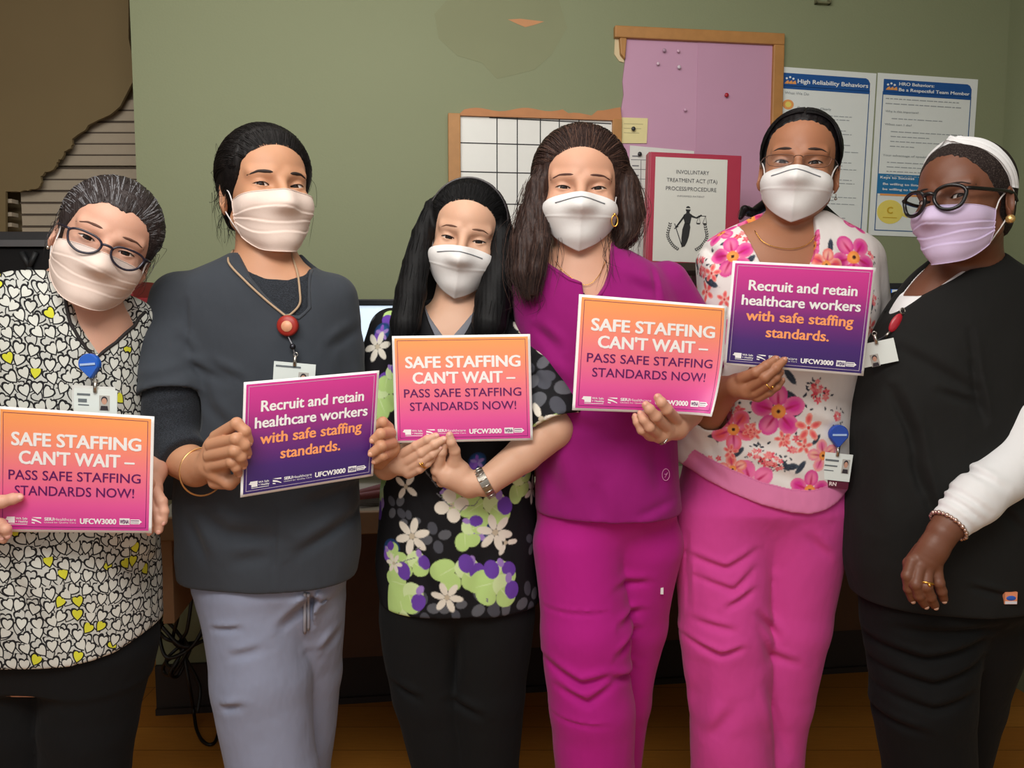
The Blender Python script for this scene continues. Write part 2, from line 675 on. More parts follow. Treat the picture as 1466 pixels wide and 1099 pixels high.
tl = S(880, 39); tr = S(1118, 51); br_ = S(1098, 330)
zt = (tl[1] + tr[1]) / 2
s0, s1 = tl[0], S(1113, 180)[0]
zb = S(1000, 470)[1]
b = thing('bulletin_board', wp((s0 + s1) / 2, zb, 0), 'pink papered bulletin board in an oak frame above the binder', 'bulletin board')
m = M(); fw = 0.036
wbox(m, s0 - 0.004, s1 + fw * 0.2, zt - fw, zt, 0.0, 0.022)
wbox(m, s1 - fw * 0.8, s1 + fw * 0.2, zb, zt - fw, 0.0, 0.022)
wpoly(m, [(s0 + 0.012, zt - fw), (s0 + 0.035, zt - fw), (s0 + 0.03, zt - 0.10), (s0 + 0.016, zt - 0.085)], 0.0, 0.02)
m.build('frame', OAK, b, bevel=0.003)
PINK = plain('pink_paper', (198, 154, 180), 0.85, 0.15, vary=0.05, nscale=5)
PINK2 = plain('pink_paper_second', (194, 150, 176), 0.85, 0.15, vary=0.05, nscale=5)
sm = S(997, 150)[0]
m = M(); zz = zt - fw
edge = [(s0 + 0.036, zz), (s0 + 0.034, zz - 0.06), (s0 + 0.026, zz - 0.13), (s0 + 0.03, zz - 0.17), (s0 + 0.022, zz - 0.22), (S(891, 300)[0], zz - 0.4), (S(891, 300)[0], zb)]
wpoly(m, edge + [(sm, zb), (sm, zz)], 0.001, 0.007); m.build('pink_sheet', PINK, b)
m = M(); wpoly(m, [(sm - 0.002, zz), (sm - 0.002, zb), (s1 - fw * 0.8, zb), (s1 - fw * 0.8, zz)], 0.001, 0.0085); m.build('pink_sheet', PINK2, b)
m = M(); wpoly(m, [S(880, 56), S(892, 54), S(893, 90), S(886, 88), S(879, 78)], 0.0, 0.004)
m.build('torn_paper_edge', plain('torn_paper', (214, 196, 158), 0.9, 0.1), b)


def pin(px, py, col, label, r=0.006, d=0.0085, grp=None):
    s, z = S(px, py, d)
    m = M()
    V, Fc, _ = sphere_geo((0, 0, 0), r, WN, 10, 14)
    V = V * 1.0
    V = V - WN * (V @ WN)[:, None] * 0.4
    m.add(V + wp(s, z, d + 0.008), Fc)
    m.tube([wp(s, z, d - 0.004), wp(s, z, d + 0.008)], 0.0022, 8)
    return tag(m.build('push_pin', plain('pin_' + str(col), col, 0.35, 0.5), None, wp(s, z, d)), label, 'push pin', grp)


pin(950, 73, (170, 140, 160), 'small pink grey pin at the upper left of four on the pink board', grp='pins on the pink board')
pin(970, 74, (212, 176, 196), 'pale pink pin at the upper right of four on the pink board', 0.005, grp='pins on the pink board')
pin(941, 92, (214, 190, 204), 'pale pin at the lower left of four on the pink board', 0.005, grp='pins on the pink board')
pin(971, 97, (206, 196, 204), 'whitish pin at the lower right of four on the pink board', grp='pins on the pink board')
pin(980, 158, (205, 165, 190), 'lone pale pin low on the pink board above the binder', 0.005, grp='pins on the pink board')
pin(1039, 137, (168, 26, 44), 'red push pin on the right half of the pink board', 0.007, grp='pins on the pink board')

# ---- framed grid board
gl = S(641, 170); gr = S(888, 176)
zt2 = (S(641, 166)[1] + S(885, 166)[1]) / 2 - 0.004
zb2 = S(700, 480)[1]
b = thing('grid_board', wp((gl[0] + gr[0]) / 2, zb2, 0), 'white gridded planning board in a wooden frame behind the two middle women', 'whiteboard')
m = M()
wbox(m, gl[0], gl[0] + 0.038, zb2, zt2, 0.0, 0.022)
m.build('frame', OAK, b, bevel=0.002)
m = M()
wbox(m, gr[0] - 0.030, gr[0], zb2, zt2 - 0.002, 0.0, 0.022)
m.build('frame', OAK, b, bevel=0.002)
m = M()
top = []
for i, px in enumerate(np.linspace(664, 886, 28)):
    y = 166 - (9 if px < 810 else (10 if px > 850 else 2)) + 2.5 * math.sin(px * 0.09)
    top.append(S(px, y + 2))
za = S(664, 166)[1]
wpoly(m, [(gl[0] + 0.03, zt2 - 0.006), (gr[0], zt2 - 0.006)] + [(p[0], max(p[1], zt2 + 0.002)) for p in top[::-1]], 0.0, 0.020)
m.build('frame', OAK2, b)
m = M(); wbox(m, gl[0] + 0.036, gr[0] - 0.028, zb2, zt2 - 0.004, 0.0, 0.009)
PANEL = m.build('panel', plain('white_laminate', (226, 226, 220), 0.35, 0.5, vary=0.02), b)
m = M(); pw = 0.0016
sA, sB = gl[0] + 0.04, gr[0] - 0.03
for pxs in ((711, 170, 706, 300), (740, 170, 733, 300), (773, 168, 768, 250), (800, 168, 797, 230), (828, 168, 826, 230)):
    p, q = S(pxs[0], pxs[1]), S(pxs[2], pxs[3])
    k = (q[0] - p[0]) / (q[1] - p[1])
    zz0 = zb2 + 0.01
    wpoly(m, [(p[0] - pw, zt2 - 0.006), (p[0] + pw, zt2 - 0.006), (p[0] + pw, zz0), (p[0] - pw, zz0)], 0.009, 0.0097)
for py in (206, 247, 292, 340, 388):
    z = S(690, py)[1]
    wpoly(m, [(sA - 0.002, z - pw), (sB, z - pw), (sB, z + pw), (sA - 0.002, z + pw)], 0.009, 0.0099)
wpoly(m, [(S(700, 167)[0], zt2 - 0.009), (S(874, 176)[0], zt2 - 0.016), (S(874, 176)[0], zt2 - 0.013), (S(700, 167)[0], zt2 - 0.006)], 0.009, 0.0099)
m.build('grid_lines', plain('black_tape', (26, 25, 28), 0.6), PANEL)

# ---- yellow note, printed sheet
a0, a1 = S(888, 168, 0.01), S(927, 206, 0.01)
m = M(); wpoly(m, [(a0[0], a1[1]), (a1[0] - 0.003, a1[1] + 0.002), (a1[0], a0[1]), (a0[0] + 0.003, a0[1])], 0.009, 0.0105)
o = tag(m.build('sticky_note', plain('pale_yellow_paper', (226, 214, 160), 0.85, 0.1), None, wp((a0[0] + a1[0]) / 2, a1[1], 0.009)), 'pale yellow note pinned between the grid board and the pink board', 'note')
m = M()
for i in range(3):
    z = a0[1] - 0.02 - 0.014 * i
    wbox(m, a0[0] + 0.012, a1[0] - 0.016 - 0.006 * i, z, z + 0.0018, 0.0105, 0.0110)
m.build('written_line', plain('grey_ink', (176, 168, 128), 0.8), o)
pin(906, 185, (36, 40, 46), 'dark pin holding the pale yellow note', 0.007, 0.0105)
a0, a1 = S(902, 208, 0.012), S(990, 420, 0.012)
m = M(); wpoly(m, [(a0[0], a1[1]), (a1[0], a1[1]), (a1[0], a0[1] - 0.012), (a0[0], a0[1])], 0.0085, 0.0105)
o = tag(m.build('paper_sheet', plain('printer_paper', (222, 221, 216), 0.85, 0.1), None, wp((a0[0] + a1[0]) / 2, a1[1], 0.009)), 'white printed form pinned up behind the maroon binder', 'paper')
m = M()
for i in range(9):
    z = a0[1] - 0.045 - 0.03 * i
    wbox(m, a0[0] + 0.004, a0[0] + 0.12, z, z + 0.0018, 0.0105, 0.0111)
    wbox(m, a0[0] + 0.008, a0[0] + 0.03, z + 0.010, z + 0.014, 0.0105, 0.0111)
wbox(m, a0[0] + 0.036, a0[0] + 0.038, a0[1] - 0.32, a0[1] - 0.045, 0.0105, 0.0111)
m.build('form_lines', plain('grey_print', (120, 120, 124), 0.8), o)
pin(915, 221, (34, 34, 38), 'black pin holding the white form beside the binder', 0.007, 0.0105)

# ---- posters
BLUE = plain('poster_blue', (30, 84, 152), 0.5, 0.4, vary=0.03)
PWHITE = plain('poster_white', (226, 231, 229), 0.5, 0.4, vary=0.02)
INK = plain('poster_ink', (160, 166, 170), 0.7)
LINEB = plain('poster_line', (52, 92, 140), 0.6)
ORN = plain('poster_orange', (232, 160, 92), 0.6)
YEL = plain('poster_yellow', (232, 214, 106), 0.6)
TEAL = plain('poster_teal', (38, 116, 168), 0.5)
LET = plain('letter_white', (236, 240, 242), 0.5)


def poster(corners, label, which):
    P = [np.array(S(*c)) for c in corners]        # tl tr br bl
    o0 = P[3]; w = (np.linalg.norm(P[1] - P[0]) + np.linalg.norm(P[2] - P[3])) / 2; hgt = (np.linalg.norm(P[3] - P[0]) + np.linalg.norm(P[2] - P[1])) / 2
    a = math.atan2(*(P[2] - P[3])[::-1]) * 0.5 + math.atan2(*(P[1] - P[0])[::-1]) * 0.5
    c = (P[0] + P[1] + P[2] + P[3]) / 4
    tr_ = rot_sz(c, a)
    X = lambda u, v: tr_(((u - 0.5) * w, (v - 0.5) * hgt))        # u right, v up, 0..1
    d = 0.003
    root = thing('poster', wp(*X(0.5, 0), 0), label, 'poster', 'posters on the green wall')

    def plate(mm, u0, v0, u1, v1, dd, mi=0, rr=0):
        pts = [(u0, v0), (u1, v0), (u1, v1), (u0, v1)] if not rr else [(u0, v0), (u1, v0), (u1, v1 - 0.03), (u1 - 0.02, v1 - 0.008), (u1 - 0.045, v1), (u0, v1)]
        wpoly(mm, [X(*p) for p in pts], d, dd, mi)

    def txt(mm, s, u0, u1, v, hh, bold=0.0, dd=0.0052):
        V, Fc = fit_text(s, u0 * w, u1 * w, 0, hh * hgt, bold)
        if len(V): mm.add([wp(*tr_((x - w / 2, y + (v - 0.5) * hgt)), dd + e) for x, y, e in V], Fc, 0, False)

    def greek(mm, u0, u1, v, hh):
        u = u0                                   # print too small to read: word-length dashes
        while u < u1 - 0.01:
            L = rg.uniform(0.02, 0.07)
            plate(mm, u, v, min(u + L, u1), v + hh * 0.5, d + 0.0016)
            u += L + 0.012
    mm = M(); wpoly(mm, [X(0, 0), X(1, 0), X(1, 1), X(0, 1)], 0.0005, d); mm.build('sheet', PWHITE, root)
    mm = M(); plate(mm, 0.06, 0.885, 0.94, 0.965, d + 0.001, 0, 1); plate(mm, 0.06, 0.87, 0.94, 0.89, d + 0.001); mm.build('header_band', BLUE, root)
    mm = M()
    for u in (0.055, 0.935): plate(mm, u, 0.03, u + 0.008, 0.89, d + 0.0008)
    plate(mm, 0.055, 0.03, 0.943, 0.036, d + 0.0008)
    mm.build('border_line', LINEB, root)
    mm = M()                                                     # small emblem of raised arms
    for k in range(3):
        cx_ = 0.10 + 0.035 * k
        wpoly(mm, [X(cx_ - 0.018, 0.90), X(cx_ + 0.03, 0.90), X(cx_ + 0.02, 0.922), X(cx_, 0.915)], d, d + 0.0016)
    mm.build('emblem', ORN, root)
    mm = M()
    for k in range(3):
        cx_ = 0.102 + 0.033 * k; cy_ = 0.932 + (0.008 if k == 1 else 0)
        wpoly(mm, [X(cx_ + 0.011 * math.cos(q), cy_ + 0.0065 * math.sin(q)) for q in np.linspace(0, 2 * math.pi, 10)[:-1]], d, d + 0.0016)
    mm.build('emblem', LET, root)
    mm = M()
    if which == 0:
        txt(mm, 'High Reliability Behaviors', 0.21, 0.92, 0.907, 0.026, 0.03)
    else:
        txt(mm, 'HRO Behaviors:', 0.21, 0.56, 0.931, 0.020, 0.03)
        txt(mm, 'Be a Respectful Team Member', 0.21, 0.92, 0.896, 0.020, 0.03)
    mm.build('heading', LET, root)
    rg = random.Random(which + 3)
    mm = M()

    def flush():
        nonlocal mm
        if mm.n: mm.build('small_print', INK, root)
        mm = M()
    if which == 0:
        txt(mm, 'What We Do', 0.09, 0.33, 0.838, 0.016, 0)
        flush()
        txt(mm, 'Communicate Clearly', 0.22, 0.56, 0.755, 0.013, 0.02)
        v = 0.72
        while v > 0.08:
            for q in range(rg.choice((2, 2, 3))):
                greek(mm, 0.22, 0.62 + 0.26 * rg.random(), v, 0.0075)
                v -= 0.021
            v -= 0.045
            flush()
            greek(mm, 0.22, 0.48 + 0.12 * rg.random(), v + 0.018, 0.011)
    else:
        greek(mm, 0.09, 0.82, 0.845, 0.010)
        greek(mm, 0.09, 0.86, 0.815, 0.010)
        flush()
        txt(mm, 'Why is this important?', 0.09, 0.42, 0.765, 0.012, 0.01)
        greek(mm, 0.16, 0.68, 0.725, 0.009)
        flush()
        txt(mm, 'What can I do?', 0.09, 0.36, 0.685, 0.012, 0.01)
        for i, e_ in enumerate((0.88, 0.56, 0.80, 0.40)):
            greek(mm, 0.16, e_, 0.645 - 0.03 * i, 0.009)
        flush()
        txt(mm, 'Your advantage of speaking kindly', 0.09, 0.68, 0.495, 0.012, 0.01)
        for i, e_ in enumerate((0.80, 0.72, 0.66, 0.60)):
            greek(mm, 0.14, e_, 0.455 - 0.028 * i, 0.009)
    flush()
    if which == 0:
        for v in (0.775, 0.60, 0.44, 0.27, 0.12):
            mm = M(); wpoly(mm, [X(0.13 + 0.055 * math.cos(q), v + 0.03 * math.sin(q)) for q in np.linspace(0, 2 * math.pi, 25)[:-1]], d, d + 0.0012)
            mm.build('round_badge', ORN, root)
            mm = M(); wpoly(mm, [X(0.13 + 0.03 * math.cos(q), v + 0.017 * math.sin(q)) for q in np.linspace(0, 2 * math.pi, 25)[:-1]], d, d + 0.0018)
            mm.build('round_badge', YEL, root)
    else:
        mm = M(); plate(mm, 0.055, 0.262, 0.60, 0.385, d + 0.0012); mm.build('tip_box', TEAL, root)
        mm = M(); plate(mm, 0.09, 0.25, 0.62, 0.262, d + 0.001); mm.build('tip_box', ORN, root)
        mm = M(); txt(mm, 'Keys to Success', 0.08, 0.42, 0.355, 0.016, 0.03); txt(mm, 'Be willing to listen', 0.11, 0.50, 0.316, 0.014, 0.03); txt(mm, 'be willing to learn', 0.11, 0.48, 0.284, 0.014, 0.03)
        mm.build('tip_lettering', LET, root)
        mm = M(); wpoly(mm, [X(0.20 + 0.13 * math.cos(q), 0.15 + 0.075 * math.sin(q)) for q in np.linspace(0, 2 * math.pi, 33)[:-1]], d, d + 0.001)
        wpoly(mm, [X(0.31, 0.13), X(0.37, 0.17), X(0.36, 0.145), X(0.38, 0.115), X(0.36, 0.12)], d, d + 0.001)
        mm.build('round_badge', YEL, root)
        mm = M(); txt(mm, 'C', 0.165, 0.225, 0.14, 0.042, 0.05, 0.0056); plate(mm, 0.13, 0.112, 0.27, 0.116, d + 0.0022); mm.build('badge_letter', plain('mustard', (204, 168, 40), 0.6), root)


poster([(1117, 97), (1260, 105), (1234, 336), (1094, 328)], 'white poster headed High Reliability Behaviors, partly behind the woman in floral top', 0)
poster([(1261, 105), (1399, 114), (1384, 342), (1238, 336)], 'white poster headed HRO Behaviors with a teal tip box and yellow circle', 1)

# ---- plaster marks and a wall bracket
m = M(); wpoly(m, [S(727, 28), S(745, 27), S(779, 31), S(764, 36), S(752, 39), S(742, 35)], 0.0, 0.0012)
tag(m.build('paint_scuff', plain('orange_scuff', (196, 142, 100), 0.8), None, wp(*S(752, 33), 0)), 'small orange paint scuff high on the green wall', 'scuff')
m = M(); wpoly(m, [S(640, 0), S(800, 0), S(812, 40), S(790, 78), S(765, 100), S(712, 113), S(690, 90), S(655, 80), S(628, 55), S(622, 20)], 0.0, 0.0006)
tag(m.build('wall_patch', plain('patched_paint', (135, 139, 108), 0.75, 0.25, vary=0.05, nscale=9), None, wp(*S(715, 60), 0)), 'ragged olive patch of repainted plaster above the grid board', 'wall patch')
m = M(); a0, a1 = S(1166, -6), S(1186, 8)
wbox(m, a0[0], a1[0], a1[1], a1[1] + 0.005, 0.0, 0.018); wbox(m, a0[0], a0[0] + 0.005, a1[1], a0[1] + 0.02, 0.0, 0.018); wbox(m, a1[0] - 0.005, a1[0], a1[1], a0[1] + 0.02, 0.0, 0.018)
tag(m.build('wall_bracket', plain('olive_metal', (112, 112, 84), 0.5), None, wp(a0[0], a1[1], 0)), 'small olive bracket at the very top of the green wall', 'bracket')

# ---- binder on a little shelf
BY = 2.36
bt = thing('wall_shelf', W(985, 378, BY + 0.1), 'small dark shelf on the wall holding the maroon binder', 'shelf')
m = M(); p0, p1 = W(905, 377, BY), W(1075, 380, BY)
d_ = WT
V0 = p0 - WN * -0.06; n_ = -WN
zs = p0[2]
V = [p0 + WN * 0.03, p1 + WN * 0.03, p1 + n_ * 0.40, p0 + n_ * 0.26]
V = [W(905, 377, BY) + WN * 0.05, W(905, 377, BY) + WN * 0.05 + WT * 0.36, None, None]
L_ = 0.36
dist = (WP - V[0]) @ -WN * -1
def towall(p): return p - WN * ((p - WP) @ WN)
V[2], V[3] = towall(V[1]), towall(V[0])
V = [np.array([p[0], p[1], zs]) for p in V]
m.add([p - [0, 0, 0.022] for p in V] + V, BOXF, 0, False)
m.build('shelf_board', plain('dark_shelf', (58, 46, 38), 0.5), bt)
for q in (V[3] + WT * 0.04, V[3] + WT * 0.32):
    m = M()
    m.tube([q - [0, 0, 0.022] + WN * 0.01, q - [0, 0, 0.16] + WN * 0.01], 0.008, 8)
    m.tube([q - [0, 0, 0.16] + WN * 0.01, q - [0, 0, 0.022] + WN * 0.18], 0.006, 8)
    m.build('shelf_bracket', plain('dark_metal', (50, 50, 52), 0.4, metal=0.8), bt)

tlb, trb, blb, brb = W(931, 217, BY), W(1062, 222, BY + 0.017), W(926, 377, BY - 0.02), W(1050, 377, BY)
ux = (trb - tlb); wB = np.linalg.norm(ux); ux /= wB
uz = tlb - blb; hB = np.linalg.norm(uz); uz /= hB
ux = ux - uz * (ux @ uz); ux /= np.linalg.norm(ux)
ud = np.cross(ux, uz); ud = ud if ud[1] > 0 else -ud
ob = blb
root = thing('ring_binder', blb + ux * wB / 2, 'maroon ring binder standing on the shelf with a white cover sheet', 'binder')


def bb(mm, u0, u1, v0, v1, d0, d1, mi=0):
    f = lambda u, v, d: ob + ux * u + uz * v + ud * d
    V = [f(u0, v0, d1), f(u1, v0, d1), f(u1, v0, d0), f(u0, v0, d0), f(u0, v1, d1), f(u1, v1, d1), f(u1, v1, d0), f(u0, v1, d0)]
    return mm.add(V, [q[::-1] for q in BOXF], mi, False)


MAR = plain('maroon_vinyl', (164, 40, 66), 0.38, 0.5, vary=0.05)
mm = M(); bb(mm, 0, wB, 0, hB, 0.0, 0.004); mm.build('front_cover', MAR, root, bevel=0.002)
mm = M(); bb(mm, 0, wB, 0, hB, 0.034, 0.038); mm.build('back_cover', MAR, root, bevel=0.002)
mm = M(); bb(mm, -0.004, 0.0, 0, hB, 0.0, 0.038); mm.build('spine', MAR, root, bevel=0.002)
mm = M(); bb(mm, 0.008, wB - 0.008, 0.004, hB - 0.006, 0.006, 0.032); mm.build('pages', plain('page_block', (214, 212, 206), 0.9), root)
mm = M(); bb(mm, 0.016, wB - 0.042, 0.008, hB - 0.014, -0.0012, 0.0); CS = mm.build('cover_sheet', plain('cover_paper', (208, 208, 200), 0.6, 0.3, vary=0.02), root)
BL = plain('black_print', (34, 34, 36), 0.7)
mm = M()


def bpoly(pts, mm=None, d=-0.0022):
    mm_ = mm
    n = len(pts)
    f = lambda p: ob + ux * p[0] + uz * p[1] + ud * d
    ar = sum(pts[i - 1][0] * pts[i][1] - pts[i][0] * pts[i - 1][1] for i in range(n))
    idx = tuple(range(n)) if ar > 0 else tuple(range(n))[::-1]
    mm_.add([f(p) for p in pts], [idx], 0, False)


def btxt(mm, s, u, v, wid, h, bold=0.0):
    V, Fc = fit_text(s, u - wid / 2, u + wid / 2, v, h, bold)
    mm.add([ob + ux * x + uz * y - ud * (0.0022 + e) for x, y, e in V], Fc, 0, False)


cu = 0.016 + (wB - 0.058) / 2
btxt(mm, 'INVOLUNTARY', cu + 0.004, hB - 0.060, 0.096, 0.0115)
btxt(mm, 'TREATMENT ACT (ITA)', cu + 0.003, hB - 0.084, 0.148, 0.0115)
btxt(mm, 'PROCESS/PROCEDURE', cu + 0.001, hB - 0.108, 0.148, 0.0115)
mm.build('title', plain('grey_black_print', (70, 70, 74), 0.7), CS)
mm = M(); btxt(mm, 'INFORMED PATIENT', cu + 0.001, hB - 0.126, 0.08, 0.005); mm.build('subtitle', plain('mid_grey_print', (120, 120, 122), 0.7), CS)
# standing figure with sword and scales between laurel sprays
mm = M(); k_ = 0.118 / 0.40; x0_, y0_ = cu - 0.006, hB - 0.152
q = lambda a, b_: (x0_ + (a - 425) / 970 * 0.235 * 1.34, y0_ - (b_ - 610) / 1099 * 0.235 * 1.50)
bpoly([q(425 + 22 * math.cos(t), 637 + 28 * math.sin(t)) for t in np.linspace(0, 6.283, 21)[:-1]], mm)
bpoly([q(*p) for p in ((412, 655), (438, 655), (440, 672), (462, 685), (455, 720), (448, 765), (440, 770), (400, 770), (385, 715), (385, 690), (408, 674))], mm)
bpoly([q(*p) for p in ((396, 762), (444, 762), (450, 800), (440, 880), (425, 930), (405, 970), (375, 980), (372, 900), (378, 820))], mm)
bpoly([q(*p) for p in ((455, 685), (500, 705), (545, 680), (555, 690), (505, 718), (452, 706))], mm)
bpoly([q(*p) for p in ((390, 690), (398, 705), (360, 760), (325, 805), (315, 798), (352, 745))], mm)
bpoly([q(*p) for p in ((303, 770), (310, 768), (378, 955), (372, 960))], mm)
bpoly([q(*p) for p in ((303, 812), (340, 790), (343, 797), (306, 819))], mm)
bpoly([q(*p) for p in ((520, 690), (590, 690), (590, 695), (520, 695))], mm)
for cx_ in (521, 579):
    bpoly([q(cx_ - 20, 756), q(cx_ + 20, 756), q(cx_ + 12, 768), q(cx_ - 12, 768)], mm)
    bpoly([q(cx_ - 19, 756), q(cx_ - 15, 756), q(cx_ + 6, 692), q(cx_ + 3, 692)], mm)
    bpoly([q(cx_ + 19, 756), q(cx_ + 15, 756), q(cx_ + 4, 692), q(cx_ + 7, 692)], mm)
for sg in (-1, 1):
    stem = crom([(425 + sg * 60, 1012), (425 + sg * 130, 960), (425 + sg * 175, 880), (425 + sg * 160, 780)], 5)
    for i, (a_, b_) in enumerate(stem[1:]):
        tx, ty = stem[i + 1] - stem[i]; L0 = math.hypot(tx, ty); tx /= L0; ty /= L0
        for s2 in (-1, 1):
            ang = math.atan2(ty, tx) + s2 * 0.7
            dx, dy = math.cos(ang) * 24, math.sin(ang) * 24
            nx, ny = -math.sin(ang) * 6, math.cos(ang) * 6
            bpoly([q(a_, b_), q(a_ + dx / 2 + nx, b_ + dy / 2 + ny), q(a_ + dx, b_ + dy), q(a_ + dx / 2 - nx, b_ + dy / 2 - ny)], mm)
mm.build('justice_figure', BL, CS)
mm = M(); bpoly([q(*p) for p in ((403, 628), (447, 628), (447, 638), (403, 638))], mm, -0.0026); mm.build('blindfold', plain('cover_paper', (208, 208, 200), 0.6, 0.3, vary=0.02), CS)

# ---- worktop along the wall
LAM = plain('worktop_laminate', (176, 168, 152), 0.45, 0.4, vary=0.04)
EDG = plain('worktop_edge', (150, 116, 84), 0.5, 0.4, vary=0.08)
sL = -0.0; dpt = 0.50
sLd = (np.array([W(218, 760, 2.0)[0], 2.0, 0]) - WP) @ WT
sLd = 0.16
root = thing('worktop', wp(1.3, 0, 0.25), 'long wall mounted worktop with tan edge behind the group', 'desk')
mm = M(); wbox(mm, sLd, 2.68, 0.715, 0.745, 0.004, dpt); mm.build('top', LAM, root, bevel=0.003)
mm = M(); wbox(mm, sLd, 2.68, 0.690, 0.748, dpt, dpt + 0.018); mm.build('front_edge', EDG, root, bevel=0.003)
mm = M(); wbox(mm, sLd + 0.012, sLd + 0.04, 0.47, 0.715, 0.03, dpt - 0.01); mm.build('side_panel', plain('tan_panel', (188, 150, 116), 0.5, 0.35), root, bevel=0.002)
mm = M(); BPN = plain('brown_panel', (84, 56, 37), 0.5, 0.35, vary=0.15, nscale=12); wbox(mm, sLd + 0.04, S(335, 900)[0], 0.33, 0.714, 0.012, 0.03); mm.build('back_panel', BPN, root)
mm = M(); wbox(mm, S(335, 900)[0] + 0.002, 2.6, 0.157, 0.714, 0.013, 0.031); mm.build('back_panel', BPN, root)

sO, zO = wall_sz(262, 815, 0.03)
r2 = thing('outlet_box', wp(sO, zO, 0.03), 'small white cable outlet under the worktop beside the grey trousers', 'outlet')
mm = M(); wbox(mm, sO - 0.03, sO - 0.022, zO - 0.05, zO + 0.06, 0.03, 0.045); wbox(mm, sO - 0.03, sO + 0.06, zO - 0.06, zO - 0.035, 0.03, 0.05); mm.build('housing', plain('ivory_plastic', (206, 190, 160), 0.4), r2, bevel=0.002)

CAB = plain('black_cable', (16, 15, 15), 0.4, 0.5)
mm = M()
rg = np.random.default_rng(4)


def cpts(pts, d):
    out = []
    for i, (a, b_) in enumerate(pts):
        s_, z_ = wall_sz(a, b_, d + 0.02 * math.sin(i * 1.7)); out.append(wp(s_, z_, d + 0.02 * math.sin(i * 1.7)))
    return crom(out, 8)


for pts in ([(262, 822), (252, 850), (236, 870), (228, 900), (238, 940), (270, 930), (290, 905)], [(258, 830), (255, 880), (248, 915), (262, 930)], [(278, 830), (268, 900), (258, 925), (285, 980), (283, 1020)],
            [(300, 880), (275, 925), (240, 945), (234, 960), (246, 965), (268, 930), (262, 912)], [(262, 928), (248, 955), (238, 945), (258, 925), (284, 918)], [(230, 895), (262, 925), (296, 915)],
            [(266, 925), (244, 962), (256, 966), (272, 930)], [(228, 905), (240, 915), (262, 918), (240, 890), (228, 898)]):
    mm.tube(cpts(pts, 0.10), 0.0055, 8)
tag(mm.build('cable_bundle', CAB, None, wp(*wall_sz(258, 925, 0.1), 0.1)), 'tangled bundle of black cables tied up under the worktop', 'cables')
mm = M()
P = [wp(*wall_sz(262, 928, 0.1), 0.1), wp(*wall_sz(272, 985, 0.12), 0.12)]
fl = lambda a, b_: CAM + ray(a, b_) * (-(CAM[2] - 0.006) / ray(a, b_)[2])
P += [wp(*wall_sz(277, 1015, 0.06), 0.06)]
P += [fl(281, 1042), fl(290, 1060), fl(303, 1065), fl(312, 1050)]
P += [wp(*wall_sz(318, 1000, 0.03), 0.03)]
mm.tube(crom(P, 8), 0.005, 8)
tag(mm.build('power_cord', CAB, None, fl(290, 1060)), 'single black cord looping down from the bundle to the floor', 'cord')

# ---- things on the worktop
def screen(root_name, xl, xr, pyt, pyb, Y, label, scol, sstr, ang=0.0, parts=()):
    a, b_ = W(xl, pyt, Y), W(xr, pyb, Y)
    cxm = (a[0] + b_[0]) / 2; w2 = (b_[0] - a[0]) / 2; zt_, zb_ = a[2], b_[2]
    root = thing(root_name, (cxm, Y + 0.06, 0.745), label, 'monitor', 'monitors on the worktop')
    blk = plain('black_plastic', (24, 26, 32), 0.4, 0.5)
    mm = M(); bz = 0.018
    for lo, hi in (((cxm - w2, Y, zt_ - bz), (cxm + w2, Y + 0.02, zt_)), ((cxm - w2, Y, zb_), (cxm + w2, Y + 0.02, zb_ + bz)),
                   ((cxm - w2, Y, zb_ + bz), (cxm - w2 + bz, Y + 0.02, zt_ - bz)), ((cxm + w2 - bz, Y, zb_ + bz), (cxm + w2, Y + 0.02, zt_ - bz)),
                   ((cxm - w2 + 0.01, Y + 0.012, zb_ + 0.01), (cxm + w2 - 0.01, Y + 0.045, zt_ - 0.01))):
        mm.box(lo, hi)
    mm.build('housing', blk, root, bevel=0.003)
    mm = M(); mm.box((cxm - w2 + bz, Y + 0.006, zb_ + bz), (cxm + w2 - bz, Y + 0.011, zt_ - bz)); sc = mm.build('screen', emit('lit_screen_' + root_name, scol, sstr), root)
    mm = M(); mm.box((cxm - 0.03, Y + 0.045, 0.76), (cxm + 0.03, Y + 0.065, zb_ + 0.12)); mm.build('stand_neck', blk, root)
    mm = M(); mm.tube([(cxm, Y + 0.05, 0.745), (cxm, Y + 0.05, 0.757)], [0.11, 0.105], 32); mm.build('stand_base', blk, root)
    return root, sc, (cxm, w2, zt_, zb_)


screen('monitor', 330, 600, 428, 640, 2.2, 'lit white computer screen between the man and the headband woman', (214, 232, 250), 0.75)
rt, sc, g_ = screen('monitor', 1268, 1520, 405, 560, 2.35, 'blue computer screen behind the woman in black scrubs', (36, 106, 206), 0.5)
mm = M(); mm.box((g_[0] - g_[1] + 0.022, 2.354, g_[2] - 0.030), (g_[0] - g_[1] + 0.12, 2.3565, g_[2] - 0.019)); mm.build('menu_bar', emit('menu_bar', (196, 200, 190), 0.4), sc)

